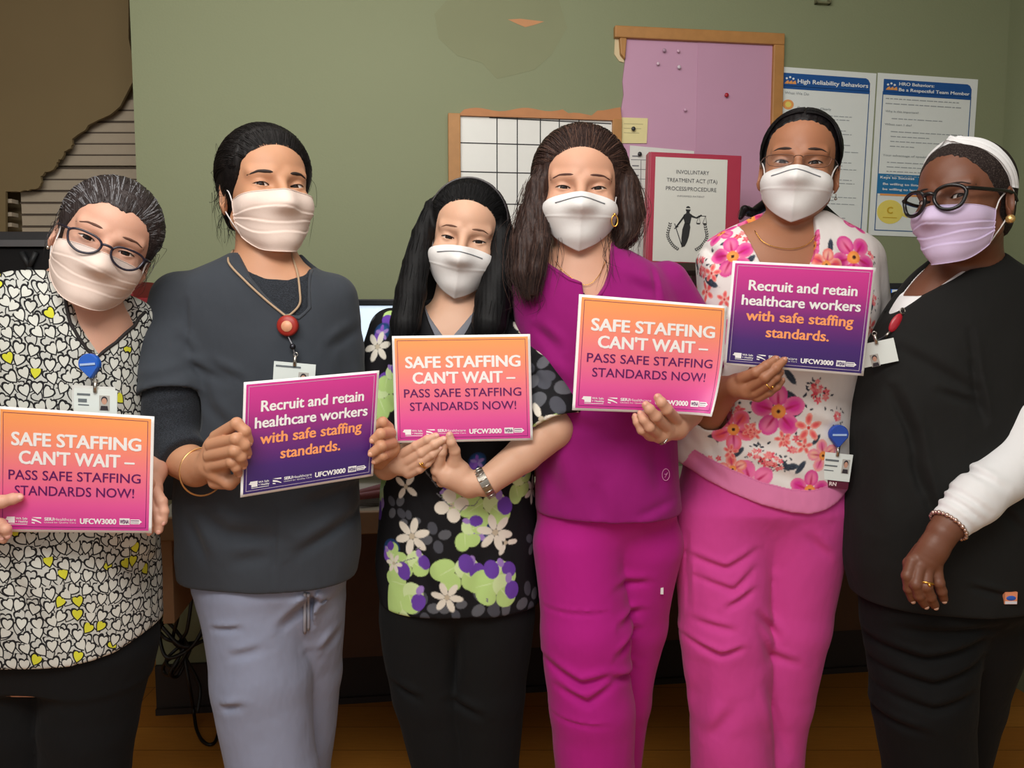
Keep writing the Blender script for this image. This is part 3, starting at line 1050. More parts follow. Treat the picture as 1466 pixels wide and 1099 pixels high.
pc = W(527, 712, 2.08)
mm = M()
for i in range(6):
    a = 0.12 * math.sin(i * 2.1); c, s_ = math.cos(a), math.sin(a)
    z0 = 0.745 + 0.004 * i
    V = [(-0.09, -0.07), (0.15, -0.07), (0.15, 0.14), (-0.09, 0.14)]
    V = [(pc[0] - 0.01 + x * c - y * s_, pc[1] + 0.08 + x * s_ + y * c) for x, y in V]
    mm.add([v + (z0,) for v in V] + [v + (z0 + 0.0032,) for v in V], BOXF, 0, False)
tag(mm.build('paper_stack', plain('desk_paper', (196, 192, 188), 0.85, 0.1), None, (pc[0], pc[1], 0.745)), 'loose stack of white papers on the worktop behind the man', 'papers')
mm = M()
P0 = np.array([pc[0] - 0.02, pc[1] - 0.01, 0.783])
def pouch(P):
    a = rcone(P, P0 + [-0.01, 0, -0.004], P0 + [0.09, 0.06, 0.006], 0.010, 0.017)
    b2 = rcone(P, P0 + [0.0, -0.018, -0.006], P0 + [0.10, 0.03, -0.002], 0.009, 0.013)
    return np.minimum(a, b2)
V, Q = surf(pouch, P0 - [0.05, 0.06, 0.04], P0 + [0.14, 0.1, 0.04], 0.003)
mm.add(V, Q)
tag(mm.build('pouch', plain('maroon_leather', (120, 58, 58), 0.5), None, P0 - [0, 0, 0.02]), 'folded maroon pouch lying on the papers behind the man', 'pouch')

# ---- left recess: slatted paper rack, ragged brown panel, black machine, red tray
RY = 2.98
root = thing('paper_rack', W(100, 330, RY), 'cream slatted rack at the left behind the ragged brown panel', 'rack')
mm = M(); a, b_ = W(19, 110, RY), W(196, 334, RY)
CREAM = plain('cream_card', (190, 176, 154), 0.7, 0.2, vary=0.05)
mm.box((a[0], RY + 0.03, b_[2] - 0.1), (b_[0] + 0.05, RY + 0.05, a[2])); mm.build('backing', CREAM, root)
rr = random.Random(2)
ys = [141, 157, 174, 189, 205, 221, 240, 256, 273, 290, 307, 324]
for i, py in enumerate(ys):
    mm = M(); z = W(100, py, RY)[2]; z2 = W(100, py + 15.5, RY)[2]
    V = []
    mm.box((a[0] + 0.004 * rr.random(), RY + 0.004, z2), (b_[0] + 0.05, RY + 0.028, z - 0.004))
    mm.build('slat', CREAM, root)
mm = M()
for i, py in enumerate(ys[1:]):
    z = W(100, py, RY)[2]
    mm.box((a[0], RY + 0.001, z - 0.0035), (b_[0] + 0.05, RY + 0.022, z + 0.001))
mm.build('slot_shadow_strip', plain('slot_shade_brown', (104, 92, 80), 0.8), root)  # solid dark strips: the shade between slats put in as colour
for py in (271, 288, 307, 322):
    mm = M(); p = W(14, py, RY - 0.02); mm.box((p[0] - 0.012, RY - 0.03, p[2] - 0.007), (p[0] + 0.013, RY + 0.01, p[2] + 0.007)); mm.build('label_tab', CREAM, root)
# ragged panel
out = [(-60, -40), (184, -40), (184, 55), (190, 85), (194, 110), (182, 132), (172, 152), (158, 164), (140, 172), (126, 179), (122, 186), (112, 192), (103, 199), (104, 207), (97, 214), (90, 224), (83, 232), (78, 240), (64, 246), (58, 252), (60, 260), (52, 270), (40, 273), (22, 274), (8, 274), (8, 345), (-60, 345)]
PYY = RY - 0.05
poly = []
for i, (x, y) in enumerate(out):
    poly.append((x, y))
    if 12 < i < 23:
        nx_, ny_ = out[i + 1]
        for k in (1, 2, 3):
            poly.append((x + (nx_ - x) * k / 4 + rr.uniform(-2.2, 2.2), y + (ny_ - y) * k / 4 + rr.uniform(-2.2, 2.2)))
Vf = [W(x, y, PYY) for x, y in poly]; n = len(Vf)
mm = M(); mm.add(Vf + [v + [0, 0.012, 0] for v in Vf], [tuple(range(n)), tuple(range(n, 2 * n))[::-1]] + [(i, (i + 1) % n, (i + 1) % n + n, i + n)[::-1] for i in range(n)], 0, False)
tag(mm.build('hanging_panel', plain('brown_sheet', (134, 117, 84), 0.75, 0.2, vary=0.1, nscale=2.5), None, W(60, 345, PYY)), 'brown sheet with a ragged edge hanging at the upper left', 'panel')

root = thing('copier', W(40, 470, 2.55), 'black office machine with grey top edge behind the woman in glasses', 'copier')
a, b_ = W(-80, 330, 2.5), W(112, 480, 2.5)
blk = plain('machine_black', (20, 20, 22), 0.45, 0.4)
mm = M(); mm.box((a[0], 2.5, b_[2]), (b_[0], 2.88, a[2] - 0.05)); mm.build('housing', blk, root, bevel=0.006)
mm = M(); mm.box((a[0], 2.485, a[2] - 0.046), (b_[0] + 0.01, 2.88, a[2] - 0.004)); mm.build('lid', plain('machine_dark_grey', (58, 58, 60), 0.5), root, bevel=0.005)
mm = M(); mm.box((a[0], 2.478, a[2] - 0.05), (b_[0] + 0.005, 2.486, a[2] - 0.030)); mm.build('trim_strip', plain('machine_grey', (98, 98, 100), 0.5), root)
p = W(42, 382, 2.49)
mm = M()
for sg in (-1, 1): mm.tube([p, p + [sg * 0.022, 0, 0.045]], 0.008, 8)
mm.tube([p + [0, 0, -0.06], p], 0.008, 8)
mm.build('arm_bracket', plain('machine_grey_dark', (44, 46, 48), 0.5), root)
mm = M(); mm.box((a[0] + 0.02, 2.52, 0.0), (b_[0] - 0.02, 2.86, b_[2] + 0.001)); mm.build('cabinet', blk, root)

root = thing('desk_tray', W(200, 440, 2.12), 'dark red tray edge standing behind the left woman and the man', 'tray')
mm = M(); a, b_ = W(150, 426, 2.12), W(262, 452, 2.12)
RED = plain('dark_red_plastic', (122, 20, 30), 0.45, 0.4)
mm.box((a[0], 2.12, b_[2] - 0.02), (b_[0], 2.3, a[2])); mm.build('front', RED, root, bevel=0.004)
mm = M(); q = W(188, 402, 2.13); mm.box((q[0] - 0.007, 2.13, a[2]), (q[0] + 0.003, 2.3, q[2])); mm.build('divider', RED, root)
mm = M(); mm.box((a[0] + 0.03, 2.15, 0.745), (b_[0] - 0.03, 2.28, b_[2] - 0.02)); mm.build('riser', plain('riser_black', (22, 22, 24), 0.5), root)
# ------------------------------------------------------------------ people: shared anatomy
def rotm(yaw, pitch, roll):
    cy, sy, cp, sp, cr, sr = math.cos(yaw), math.sin(yaw), math.cos(pitch), math.sin(pitch), math.cos(roll), math.sin(roll)
    Rz = np.array([[cy, -sy, 0], [sy, cy, 0], [0, 0, 1]])
    Rx = np.array([[1, 0, 0], [0, cp, -sp], [0, sp, cp]])
    Ry = np.array([[cr, 0, sr], [0, 1, 0], [-sr, 0, cr]])
    return Rz @ Rx @ Ry


class Head:
    """local frame in cm: x to the picture's right, -y out of the face, z up, origin between the eyes inside the skull"""
    def __init__(s, px, py, Y, yaw=0, pitch=0, roll=0, scale=1.0, wide=1.0, hu=0.42, hl=0.28, ears=True):
        p = W(px, py, Y)
        base = math.atan2(-p[0], p[1])
        s.R = rotm(base + math.radians(yaw), math.radians(pitch), math.radians(roll))
        s.s = 0.01 * scale
        s.pos = p + s.R @ np.array([0, 8.2, 0]) * s.s
        s.wide = wide; s.hu = hu; s.hl = hl; s.ears = ears

    def L(s, P):
        return ((P - s.pos.astype(np.float32)) @ s.R.astype(np.float32)) / s.s

    def Wd(s, Lp):
        return s.pos + (np.asarray(Lp, float) * s.s) @ s.R.T

    def sdf(s, P):
        return s.loc(s.L(P)) * s.s

    def loc(s, Q, eyes=True):
        Q = np.array(Q, np.float32, copy=True)
        Q[:, 0] = np.abs(Q[:, 0]) / s.wide
        f = ell(Q, (0, 0.8, 3.6), (7.5, 9.4, 8.0))
        f = smin(f, ell(Q, (0, -2.2, -3.0), (6.4, 6.5, 8.1)), 2.0)
        f = smin(f, rcone(Q, (5.0, 0.0, -5.5), (1.2, -6.0, -9.7), 1.9, 1.7), 1.8)
        f = smin(f, rcone(Q, (0, -6.3, -9.4), (0, -6.1, -9.9), 1.7, 1.6), 1.4)
        f = smin(f, rcone(Q, (1.4, -7.75, 2.0), (4.7, -6.2, 2.2), 0.55, 0.55), 1.5)
        f = smin(f, rcone(Q, (4.1, -5.7, -2.7), (4.4, -5.2, -3.2), 2.1, 2.0), 1.5)
        if eyes:
            f = smax(f, -ell(Q, (3.2, -9.1, -0.05), (2.3, 1.95, 1.2)), 1.0)
        f = smin(f, rcone(Q, (0, -8.0, 1.1), (0, -10.3, -3.6), 0.7, 1.1), 1.0)
        f = smin(f, rcone(Q, (1.1, -9.2, -3.9), (1.2, -8.9, -4.0), 0.75, 0.75), 0.6)
        if eyes:
            f = smin(f, rcone(Q, (2.0, -7.35, -1.25), (4.4, -6.65, -1.05), 0.42, 0.45), 0.55)
            e = Q - np.array((3.15, -6.3, 0), np.float32)
            f = smin(f, np.linalg.norm(e, axis=1) - 1.5, 0.3)
            dx = e[:, 0] / 1.38
            zc = e[:, 2] + 0.02 - 0.10 * dx
            top = zc - s.hu * (1 - dx * dx); bot = -zc - s.hl * (1 - dx * dx)
            op = np.maximum(np.maximum(top, bot) * 0.8, np.maximum(e[:, 1] + 0.35, np.abs(e[:, 0]) - 1.4))
            f = np.maximum(f, -op)
        if s.ears:
            c, sn = math.cos(0.45), math.sin(0.45)
            R = np.array([[c, -sn, 0], [sn, c, 0], [0, 0, 1]])
            g = ell(Q, (7.5, 1.4, -1.3), (0.75, 1.9, 3.1), R)
            g = smax(g, -ell(Q, (8.3, 0.4, -0.9), (0.75, 1.05, 1.9), R), 0.25)
            f = smin(f, g, 0.5)
        return f

    def front(s, x, z, off=0.0, eyes=True):
        """y on the face surface seen from the front"""
        ys = np.linspace(-12.5, 0, 251)
        q = np.stack([np.full_like(ys, x), ys, np.full_like(ys, z)], 1)
        f = s.loc(q, eyes) - off
        i = np.argmax(f < 0)
        return ys[i]

    def face_parts(s, m, brow=2.2, brow_r=0.26, browlen=1.0, lash=0.075, gaze=None, inner=0.0):
        """eyeballs, irises, brows and lashes go into the body mesh (slots 1 brow, 2 white, 3 iris, 4 pupil)"""
        for sg in (-1, 1):
            c = s.Wd((sg * 3.15 * s.wide, -6.3, 0))
            tgt = CAM if gaze is None else np.asarray(gaze)
            V, Fc, ang = sphere_geo(c, 1.36 * s.s, tgt - c, 28, 32)
            for lo, hi, mi in ((0, 0.22, 4), (0.22, 0.53, 3), (0.53, 4, 2)):
                k = (ang >= lo) & (ang < hi)
                m.add(V, Fc[k], mi)
            P = []
            for t in np.linspace(0, 1, 9):
                x = 1.5 + t * 4.1 * browlen
                z = brow + inner * (1 - t) + np.interp(t, [0, 0.25, 0.6, 1], [0.22, 0.36, 0.44, -0.15])
                P.append((sg * x * s.wide, s.front(sg * x * s.wide, z) - 0.02, z))
            P = [p for p in P if p[1] < -5.4]
            P = crom(np.array(P), 3); P[:, 1] += brow_r * 0.35
            n = len(P)
            m.tube(s.Wd(P), np.interp(np.arange(n) / n, [0, 0.12, 0.35, 1], [0.35, 0.8, 1, 0.25]) * brow_r * s.s, 8, 6)
            P = []
            for t in np.linspace(-1.02, 1.1, 13):
                dx = 1.38 * t; dz = s.hu * (1 - t * t) + 0.14 * t
                P.append((sg * (3.15 + dx) * s.wide, -6.3 - math.sqrt(max(0.05, 1.53 ** 2 - dx * dx - dz * dz)), dz))
            m.tube(s.Wd(P), lash * s.s, 6, 1)

    def drape(s, nu, nv, ztop, zbot, th, off, blur):
        """radius field of a sheet laid over the face; rays from an upright axis"""
        U = np.linspace(-1, 1, nu); Vv = np.linspace(0, 1, nv)
        TH = U[:, None] * th * np.ones(nv)
        Zt = np.array([ztop(u) for u in U]); Zb = np.array([zbot(u) for u in U])
        Z = Zt[:, None] + (Zb - Zt)[:, None] * Vv[None]
        rs = np.linspace(13.0, 3.0, 201)
        D = np.stack([np.sin(TH), -np.cos(TH)], -1)
        q = np.zeros((nu, nv, 201, 3), np.float32)
        q[..., 0] = D[..., 0, None] * rs; q[..., 1] = 0.3 + D[..., 1, None] * rs; q[..., 2] = Z[..., None]
        sv = s.ears; s.ears = False
        f = s.loc(q.reshape(-1, 3), False).reshape(nu, nv, 201) - off
        s.ears = sv
        R = rs[np.argmax(f < 0, -1)]
        for _ in range(blur):
            Pd = np.pad(R, 1, mode='edge')
            A = (Pd[:-2, 1:-1] + Pd[2:, 1:-1] + Pd[1:-1, :-2] + Pd[1:-1, 2:]) / 4
            R = np.maximum(R * 0.5 + A * 0.5, A)
        return U, Vv, D, Z, R

    def sheet(s, D, Z, R, thick=0.12):
        P = np.stack([D[..., 0] * R, 0.3 + D[..., 1] * R, Z], -1)
        Pi = np.stack([D[..., 0] * (R - thick), 0.3 + D[..., 1] * (R - thick), Z], -1)
        nu, nv = R.shape
        idx = np.arange(nu * nv).reshape(nu, nv)
        q = np.stack([idx[:-1, :-1], idx[:-1, 1:], idx[1:, 1:], idx[1:, :-1]], -1).reshape(-1, 4)
        n = nu * nv
        b = q[:, ::-1] + n
        ring = np.concatenate([idx[0, :], idx[1:, -1], idx[-1, -2::-1], idx[-2:0:-1, 0]])
        rn = np.roll(ring, -1)
        e = np.stack([ring, ring + n, rn + n, rn], 1)
        return s.Wd(np.concatenate([P.reshape(-1, 3), Pi.reshape(-1, 3)])), np.concatenate([q[:, ::-1], q, e]) if False else np.concatenate([q[:, ::-1], b[:, ::-1], e[:, ::-1]]), P


def surgical_mask(h, parent, mats, top=-1.1, bot=-11.6, th=1.18, folds=1.0, bulge=0.35):
    nu, nv = 61, 61
    U, V, D, Z, R = h.drape(nu, nv, lambda u: top - 1.2 * abs(u) ** 1.6, lambda u: bot + 3.2 * abs(u) ** 2.2, th, 0.45, 26)
    prof = np.sin(np.pi * np.clip(V, 0, 1)) ** 0.7
    R = R + bulge * prof[None] * (1 - np.abs(U[:, None]) ** 3)
    # three pleats running across, fanning at the sides
    for k, v0 in enumerate((0.30, 0.50, 0.70)):
        vv = V[None] - (v0 + (0.5 - v0) * 0.35 * np.abs(U[:, None]) ** 2 * folds + 0.03 * np.sin(5 * U[:, None] + k * 2.1))
        R = R + 0.22 * folds * np.where(vv > 0, np.exp(-vv / 0.055), 0) * sstep(vv, -0.012, 0.012)
        R = R - 0.08 * folds * np.exp(-((vv + 0.02) / 0.02) ** 2)
    R = R + 0.05 * np.sin(U[:, None] * 9 + V[None] * 7) * prof[None]
    m = M()
    Vt, Fc, P = h.sheet(D, Z, R)
    m.add(Vt, Fc)
    o = m.build('face_mask', mats[0], parent)
    m = M()                                                # stitched top and side bindings
    m.tube(h.Wd(P[:, 0] + [0, -0.03, 0.0]), 0.09 * h.s, 6)
    for i in (0, -1):
        m.tube(h.Wd(P[i] + [0, -0.03, 0]), 0.11 * h.s, 6)
    m.tube(h.Wd(P[:, -1] + [0, -0.03, 0]), 0.09 * h.s, 6)
    m.build('mask_binding', mats[0], o)
    for sg, i in ((-1, 0), (1, -1)):
        loop = [P[i, 2], (sg * 7.3 * h.wide, -1.2, -0.6 if h.ears else 0), (sg * 7.9 * h.wide, 1.2, 1.2), (sg * 7.7 * h.wide, 2.6, -1.2),
                (sg * 7.4 * h.wide, 0.4, -4.2), P[i, -3]]
        m = M(); m.tube(h.Wd(crom(loop, 6)), 0.13 * h.s, 6); m.build('ear_loop', mats[1], o)
    return o


def beak_mask(h, parent, mats, top=-1.2, bot=-11.9, th=1.14, beak=2.0):
    nu, nv = 81, 49
    U, V, D, Z, R = h.drape(nu, nv, lambda u: top - 3.4 * abs(u) ** 2.0, lambda u: bot + 5.6 * abs(u) ** 1.15, th, 0.45, 30)
    au = np.abs(U)[:, None]
    R = R + beak * (1 - au) ** 1.02 * np.clip(np.sin(np.pi * np.clip(V[None] * 0.86 + 0.07, 0, 1)), 0, 1) ** 0.8
    R = R + 0.13 * np.exp(-(au / 0.025) ** 2)                       # centre seam
    vs = V[None] - (0.44 + 0.05 * au)
    R = R + 0.10 * np.exp(-(vs / 0.022) ** 2) * (au < 0.93)            # seam across
    R = R + 0.10 * np.exp(-((au - 0.93) / 0.03) ** 2)
    R = R + 0.05 * np.sin(U[:, None] * 8 + V[None] * 9) * np.sin(np.pi * V[None])
    m = M()
    Vt, Fc, P = h.sheet(D, Z, R)
    m.add(Vt, Fc)
    o = m.build('face_mask', mats[0], parent)
    m = M()                                                # nose wire
    k = [i for i in range(nu) if abs(U[i]) < 0.40]
    C = []
    for i in k:
        j = 5.0 + 3.2 * abs(U[i]) / 0.40; j0 = int(j)
        C.append(P[i, j0] * (1 - j + j0) + P[i, j0 + 1] * (j - j0))
    C = np.array(C)
    C[:, 1] -= 0.07
    m.tube(h.Wd(crom(C, 2)), 0.12 * h.s, 6)
    m.build('nose_wire', mats[2], o)
    for sg, i in ((-1, 0), (1, -1)):
        loop = [P[i, 4] + [-sg * 0.6, -0.1, 0], (sg * 6.8 * h.wide, -2.4, -0.9), (sg * 7.9 * h.wide, 0.9, 1.4), (sg * 7.8 * h.wide, 2.6, -1.2),
                (sg * 7.2 * h.wide, 0.2, -4.6), P[i, -4] + [-sg * 0.5, -0.1, 0]]
        m = M(); m.tube(h.Wd(crom(loop, 6)), 0.16 * h.s, 6); m.build('ear_loop', mats[1], o)
    return o


class Torso:
    """stack of ellipses read from (py, xleft, xright, half depth) at depth Yc"""
    def __init__(s, rows, Yc, ang=0.0, pw=2.3, lean=0.0):
        z, cx, a, b, cy = [], [], [], [], []
        for r in rows:
            py, xl, xr, hb = r[:4]
            Y = r[4] if len(r) > 4 else Yc
            p, q = W(xl, py, Y), W(xr, py, Y)
            z.append((p[2] + q[2]) / 2); cx.append((p[0] + q[0]) / 2); a.append((q[0] - p[0]) / 2); b.append(hb); cy.append(Y)
        o = np.argsort(z)
        zs = np.array(z)[o]
        zz = np.linspace(zs[0], zs[-1], 300)
        k = np.hanning(31); k /= k.sum()

        def sm(v):
            w = np.interp(zz, zs, np.array(v)[o])
            w = np.concatenate([np.full(15, w[0]), w, np.full(15, w[-1])])
            return np.convolve(w, k, 'valid')
        s.z, s.cx, s.a, s.b, s.cy = zz, sm(cx), sm(a), sm(b), sm(cy)
        s.z0, s.z1 = zs[0], zs[-1]; s.ang = math.radians(ang); s.pw = pw

    def sdf(s, P, off=0.0, caps=True, r=0.012):
        z = P[:, 2]
        x = P[:, 0] - np.interp(z, s.z, s.cx); y = P[:, 1] - np.interp(z, s.z, s.cy)
        if s.ang:
            c, sn = math.cos(s.ang), math.sin(s.ang)
            x, y = x * c + y * sn, -x * sn + y * c
        a = np.maximum(np.interp(z, s.z, s.a) + off, 0.01); b = np.maximum(np.interp(z, s.z, s.b) + off, 0.01)
        k0 = (np.abs(x / a) ** s.pw + np.abs(y / b) ** s.pw) ** (1 / s.pw)
        f = (k0 - 1) * np.minimum(a, b)
        if caps:
            f = smax(f, s.z0 - z, 0.006); f = smax(f, z - s.z1 - off, r)
        return f


def polysdf(x, z, poly):
    """signed distance to a polygon in the x-z plane (inside negative)"""
    d = np.full(len(x), 1e9, np.float32); sgn = np.ones(len(x))
    n = len(poly)
    for i in range(n):
        ax, az = poly[i]; bx, bz = poly[i - 1]
        ex, ez = bx - ax, bz - az
        wx, wz = x - ax, z - az
        t = np.clip((wx * ex + wz * ez) / max(ex * ex + ez * ez, 1e-12), 0, 1)
        d = np.minimum(d, (wx - ex * t) ** 2 + (wz - ez * t) ** 2)
        c1, c2, c3 = z >= az, z < bz, ex * wz > ez * wx
        sgn = np.where((c1 & c2 & c3) | (~c1 & ~c2 & ~c3), -sgn, sgn)
    return sgn * np.sqrt(d)


def xz(pts, Y):
    return [(W(a, b, Y)[0], W(a, b, Y)[2]) for a, b in pts]


def wr(P, lines, Yf, cy):
    """folds: each (px polyline, depth mm, width mm); grooves with a soft ridge beside"""
    g = np.zeros(len(P), np.float32)
    msk = 1 - sstep(P[:, 1], cy - 0.01, cy + 0.05)
    for pts, amp, w in lines:
        Q = xz(pts, Yf)
        w = w * 0.001
        xs = [q[0] for q in Q]; zs = [q[1] for q in Q]
        k = np.where((P[:, 0] > min(xs) - 4 * w) & (P[:, 0] < max(xs) + 4 * w) & (P[:, 2] > min(zs) - 4 * w) & (P[:, 2] < max(zs) + 4 * w))[0]
        if not len(k): continue
        x = P[k, 0]; z = P[k, 2]
        d2 = np.full(len(k), 1e9); side = np.zeros(len(k)); tt = np.zeros(len(k))
        tot = len(Q) - 1
        for i in range(tot):
            ax, az = Q[i]; ex, ez = Q[i + 1][0] - ax, Q[i + 1][1] - az
            t = np.clip(((x - ax) * ex + (z - az) * ez) / max(ex * ex + ez * ez, 1e-12), 0, 1)
            dx, dz = x - ax - ex * t, z - az - ez * t
            q = dx * dx + dz * dz
            u = q < d2
            d2 = np.where(u, q, d2)
            side = np.where(u, np.sign(ex * dz - ez * dx), side)
            tt = np.where(u, (i + t) / tot, tt)
        d = np.sqrt(d2)
        fade = np.sin(np.pi * np.clip(tt * 0.9 + 0.05, 0, 1)) ** 0.7
        g[k] += amp * 0.0015 * fade * (np.exp(-(d / w) ** 2) - 0.55 * np.exp(-((d * side - 1.7 * w) / (1.1 * w)) ** 2))
    return g * msk


def cloth(P, amp=0.0018, f=1.0, ph=0.0):
    x, y, z = P[:, 0] * f, P[:, 1] * f, P[:, 2] * f
    return amp * (np.sin(23 * x + 9 * z + 5 * np.sin(7 * z + ph) + ph) * 0.5 + np.sin(31 * z - 14 * x + 4 * np.sin(9 * x + 5 * y) + 2 * ph) * 0.35 +
                  np.sin(17 * y + 13 * z + ph) * 0.4)


def sleeve(P, pts, rad, k=0.01):
    """arm of a garment, cut square at its cuff"""
    f = chain(P, pts, rad, k)
    d = np.asarray(pts[-1], float) - np.asarray(pts[-2], float); d /= np.linalg.norm(d)
    t = ((P - np.asarray(pts[-1], np.float32)) @ d.astype(np.float32))
    return smax(f, t, 0.004)


def cuff_fade(P, *pts, k=0.12):
    g = np.ones(len(P), np.float32)
    for p in pts:
        d = P - np.asarray(p, np.float32)
        g *= 1 - np.exp(-np.einsum('ij,ij->i', d, d) / (k * k))
    return g


def hollow(P, f, pts, rad, wall=0.010, deep=0.026):
    """open the cuff of a sleeve"""
    d = np.asarray(pts[-1], float) - np.asarray(pts[-2], float); d /= np.linalg.norm(d)
    t = ((P - np.asarray(pts[-1], np.float32)) @ d.astype(np.float32))
    inner = rcone(P, pts[-2], np.asarray(pts[-1]) + d * 0.05, rad[-2] - wall, rad[-1] - wall)
    return np.maximum(f, -np.maximum(inner, -t - deep))


def hit(fn, px, py, Y0, Y1, n=240):
    Y = np.linspace(Y0, Y1, n)
    d = ray(px, py)
    P = CAM + d[None] * (Y / d[1])[:, None]
    f = fn(P.astype(np.float32))
    i = int(np.argmax(f < 0))
    if not (f < 0).any(): return P[-1]
    if i > 0:
        t = f[i - 1] / (f[i - 1] - f[i]); return P[i - 1] + t * (P[i] - P[i - 1])
    return P[0]


def bbox(pts, pad):
    pts = np.asarray(pts, float)
    return pts.min(0) - pad, pts.max(0) + pad


class Hand:
    """palm: chains of (px, py, Y, r mm); fingers the same; both joined to one surface"""
    def __init__(s, palm, fingers, k=0.011, kf=0.006):
        cv = lambda ch: ([W(a, b, y) for a, b, y, r in ch], [r * 0.001 for a, b, y, r in ch])
        s.palm = [cv(c) for c in palm]; s.fing = [cv(c) for c in fingers]; s.k = k; s.kf = kf

    def sdf(s, P):
        f = None
        for p, r in s.palm:
            g = chain(P, p, r, 0.006) if len(p) > 1 else np.linalg.norm(P - p[0].astype(np.float32), axis=1) - r[0]
            f = g if f is None else smin(f, g, s.k)
        h = None
        for p, r in s.fing:
            g = chain(P, p, r, 0.0025)
            for i in range(1, len(p) - 1):       # knuckles stand out a little
                g = smin(g, np.linalg.norm(P - p[i].astype(np.float32), axis=1) - r[i] * 1.04, 0.002)
            h = g if h is None else smin(h, g, 0.0014)
        return smin(f, h, s.kf) if h is not None else f

    def add(s, m, h=0.0018, mi=0, nail=5, nails=True):
        pts = [q for p, r in s.palm + s.fing for q in p]
        lo, hi = bbox(pts, 0.045)
        V, Q = surf(s.sdf, lo, hi, h)
        m.add(V, Q, mi)
        if nails:
            for p, r in s.fing:
                d = p[-1] - p[-2]; d /= np.linalg.norm(d)
                toc = CAM - p[-1]; toc -= d * (toc @ d); toc /= np.linalg.norm(toc)
                sd = np.cross(d, toc)
                c = p[-1] + d * r[-1] * 0.25 + toc * r[-1] * 0.62
                Vn, Fn, _ = sphere_geo((0, 0, 0), 1, (0, 0, 1), 8, 12)
                Vn = c + Vn[:, :1] * d * r[-1] * 0.75 + Vn[:, 1:2] * sd * r[-1] * 0.62 + Vn[:, 2:] * toc * r[-1] * 0.42
                m.add(Vn, Fn, nail)


def strands(m, paths, r, seg=3, mi=0, taper=True):
    for P in paths:
        n = len(P)
        rr = r * np.interp(np.linspace(0, 1, n), [0, 0.1, 0.75, 1], [0.5, 1, 0.9, 0.15]) if taper else r
        m.tube(P, rr, seg, mi, cap=False)


def lock(rng, ctrl, spread, n, jit=0.3, steps=5):
    """n strands round a guide polyline; spread per control point"""
    ctrl = np.asarray(ctrl, float); spread = np.broadcast_to(np.asarray(spread, float), (len(ctrl),)) if np.ndim(spread) < 2 else np.asarray(spread, float)
    out = []
    for _ in range(n):
        o = rng.normal(size=3); o /= max(np.linalg.norm(o), 1e-6); o *= rng.random() ** 0.4
        C = ctrl + o[None] * (spread[:, None] if np.ndim(spread) == 1 else spread)
        C[1:] += rng.normal(size=(len(C) - 1, 3)) * (spread.mean() * jit * 0.3)
        e = rng.integers(0, 2)
        if rng.random() < 0.35 and len(C) > 3: C = C[:-1]
        out.append(crom(C, steps))
    return out


def shoe(person, px, py_y, mat, base_x, base_y, ang=0.0):
    """plain low work shoe standing on the floor"""
    c, sn = math.cos(ang), math.sin(ang)

    def fn(P):
        x = P[:, 0] - base_x; y = P[:, 1] - base_y
        q = np.stack([x * c + y * sn, -x * sn + y * c, P[:, 2]], 1).astype(np.float32)
        f = ell(q, (0, -0.07, 0.035), (0.048, 0.11, 0.05))
        f = smin(f, rcone(q, (0, 0.06, 0.04), (0, 0.045, 0.09), 0.042, 0.04), 0.03)
        f = smax(f, 0.002 - q[:, 2], 0.006)
        sole = np.maximum(ell(q, (0, -0.045, 0.012), (0.053, 0.145, 0.06)), np.maximum(q[:, 2] - 0.022, 0.001 - q[:, 2]))
        return np.minimum(f, sole)
    V, Q = surf(fn, (base_x - 0.17, base_y - 0.22, -0.004), (base_x + 0.17, base_y + 0.16, 0.16), 0.005)
    m = M(); m.add(V, Q)
    return m.build('shoe', mat, person)


class Paint:
    """dyed print on a finished cloth mesh: motifs laid on the surface round 3-D centres"""
    def __init__(s, V, N, base):
        s.V = V; s.N = N
        s.c = np.tile(lin(base), (len(V), 1))
        s.px, s.py = project(V)
        s.rng = np.random.default_rng(5)
        s.front = (N * (CAM - V)).sum(1) > 0

    def at(s, px, py):
        k = np.where(s.front & (np.abs(s.px - px) < 7) & (np.abs(s.py - py) < 7))[0]
        if not len(k): return None
        return k[np.argmin(s.V[k, 1])]

    def frame(s, i):
        n = s.N[i]
        u = np.cross((0, 0, 1.0), n)
        u = -u if np.linalg.norm(u) > 1e-6 else np.array([-1.0, 0, 0])
        u /= np.linalg.norm(u)
        u = u if u @ np.cross((0, 0, 1.0), n) > 0 else -u
        u = np.cross((0, 0, 1.0), n); u /= max(np.linalg.norm(u), 1e-9)
        return u, np.cross(n, u), n

    def local(s, i, rad):
        u, w, n = s.frame(i)
        d = s.V - s.V[i]
        k = np.where((d * d).sum(1) < rad * rad)[0]
        k = k[s.N[k] @ n > 0.1]
        d = d[k]
        return k, d @ u, d @ w

    def blend(s, k, a, col):
        s.c[k] = s.c[k] * (1 - a[:, None]) + lin(col) * a[:, None]

    def oval(s, k, x, y, cx, cy, rx, ry, ang, col, edge=0.001, col2=None, clip=None):
        c, sn = math.cos(ang), math.sin(ang)
        X = (x - cx) * c + (y - cy) * sn; Y = -(x - cx) * sn + (y - cy) * c
        q = np.sqrt((X / rx) ** 2 + (Y / ry) ** 2)
        d = (1 - q) * min(rx, ry)
        a = np.clip(0.5 + d / edge, 0, 1)
        if clip is not None: a = a * clip
        s.blend(k, a, col)
        if col2 is not None:
            s.blend(k, a * sstep(q, 0.35, 1.0) * 0.8, col2)
        return a

    def petals(s, i, n, R, w, cols, rot=0.0, inner=0.25, tip=None, heart=False):
        k, x, y = s.local(i, R * 1.3)
        for j in range(n):
            t = rot + j * 2 * math.pi / n
            L = R * (1 - inner) / 2; m = R * (1 + inner) / 2
            s.oval(k, x, y, math.cos(t) * m, math.sin(t) * m, L, w, t, cols[j % len(cols)], 0.0012, tip)
        return k, x, y
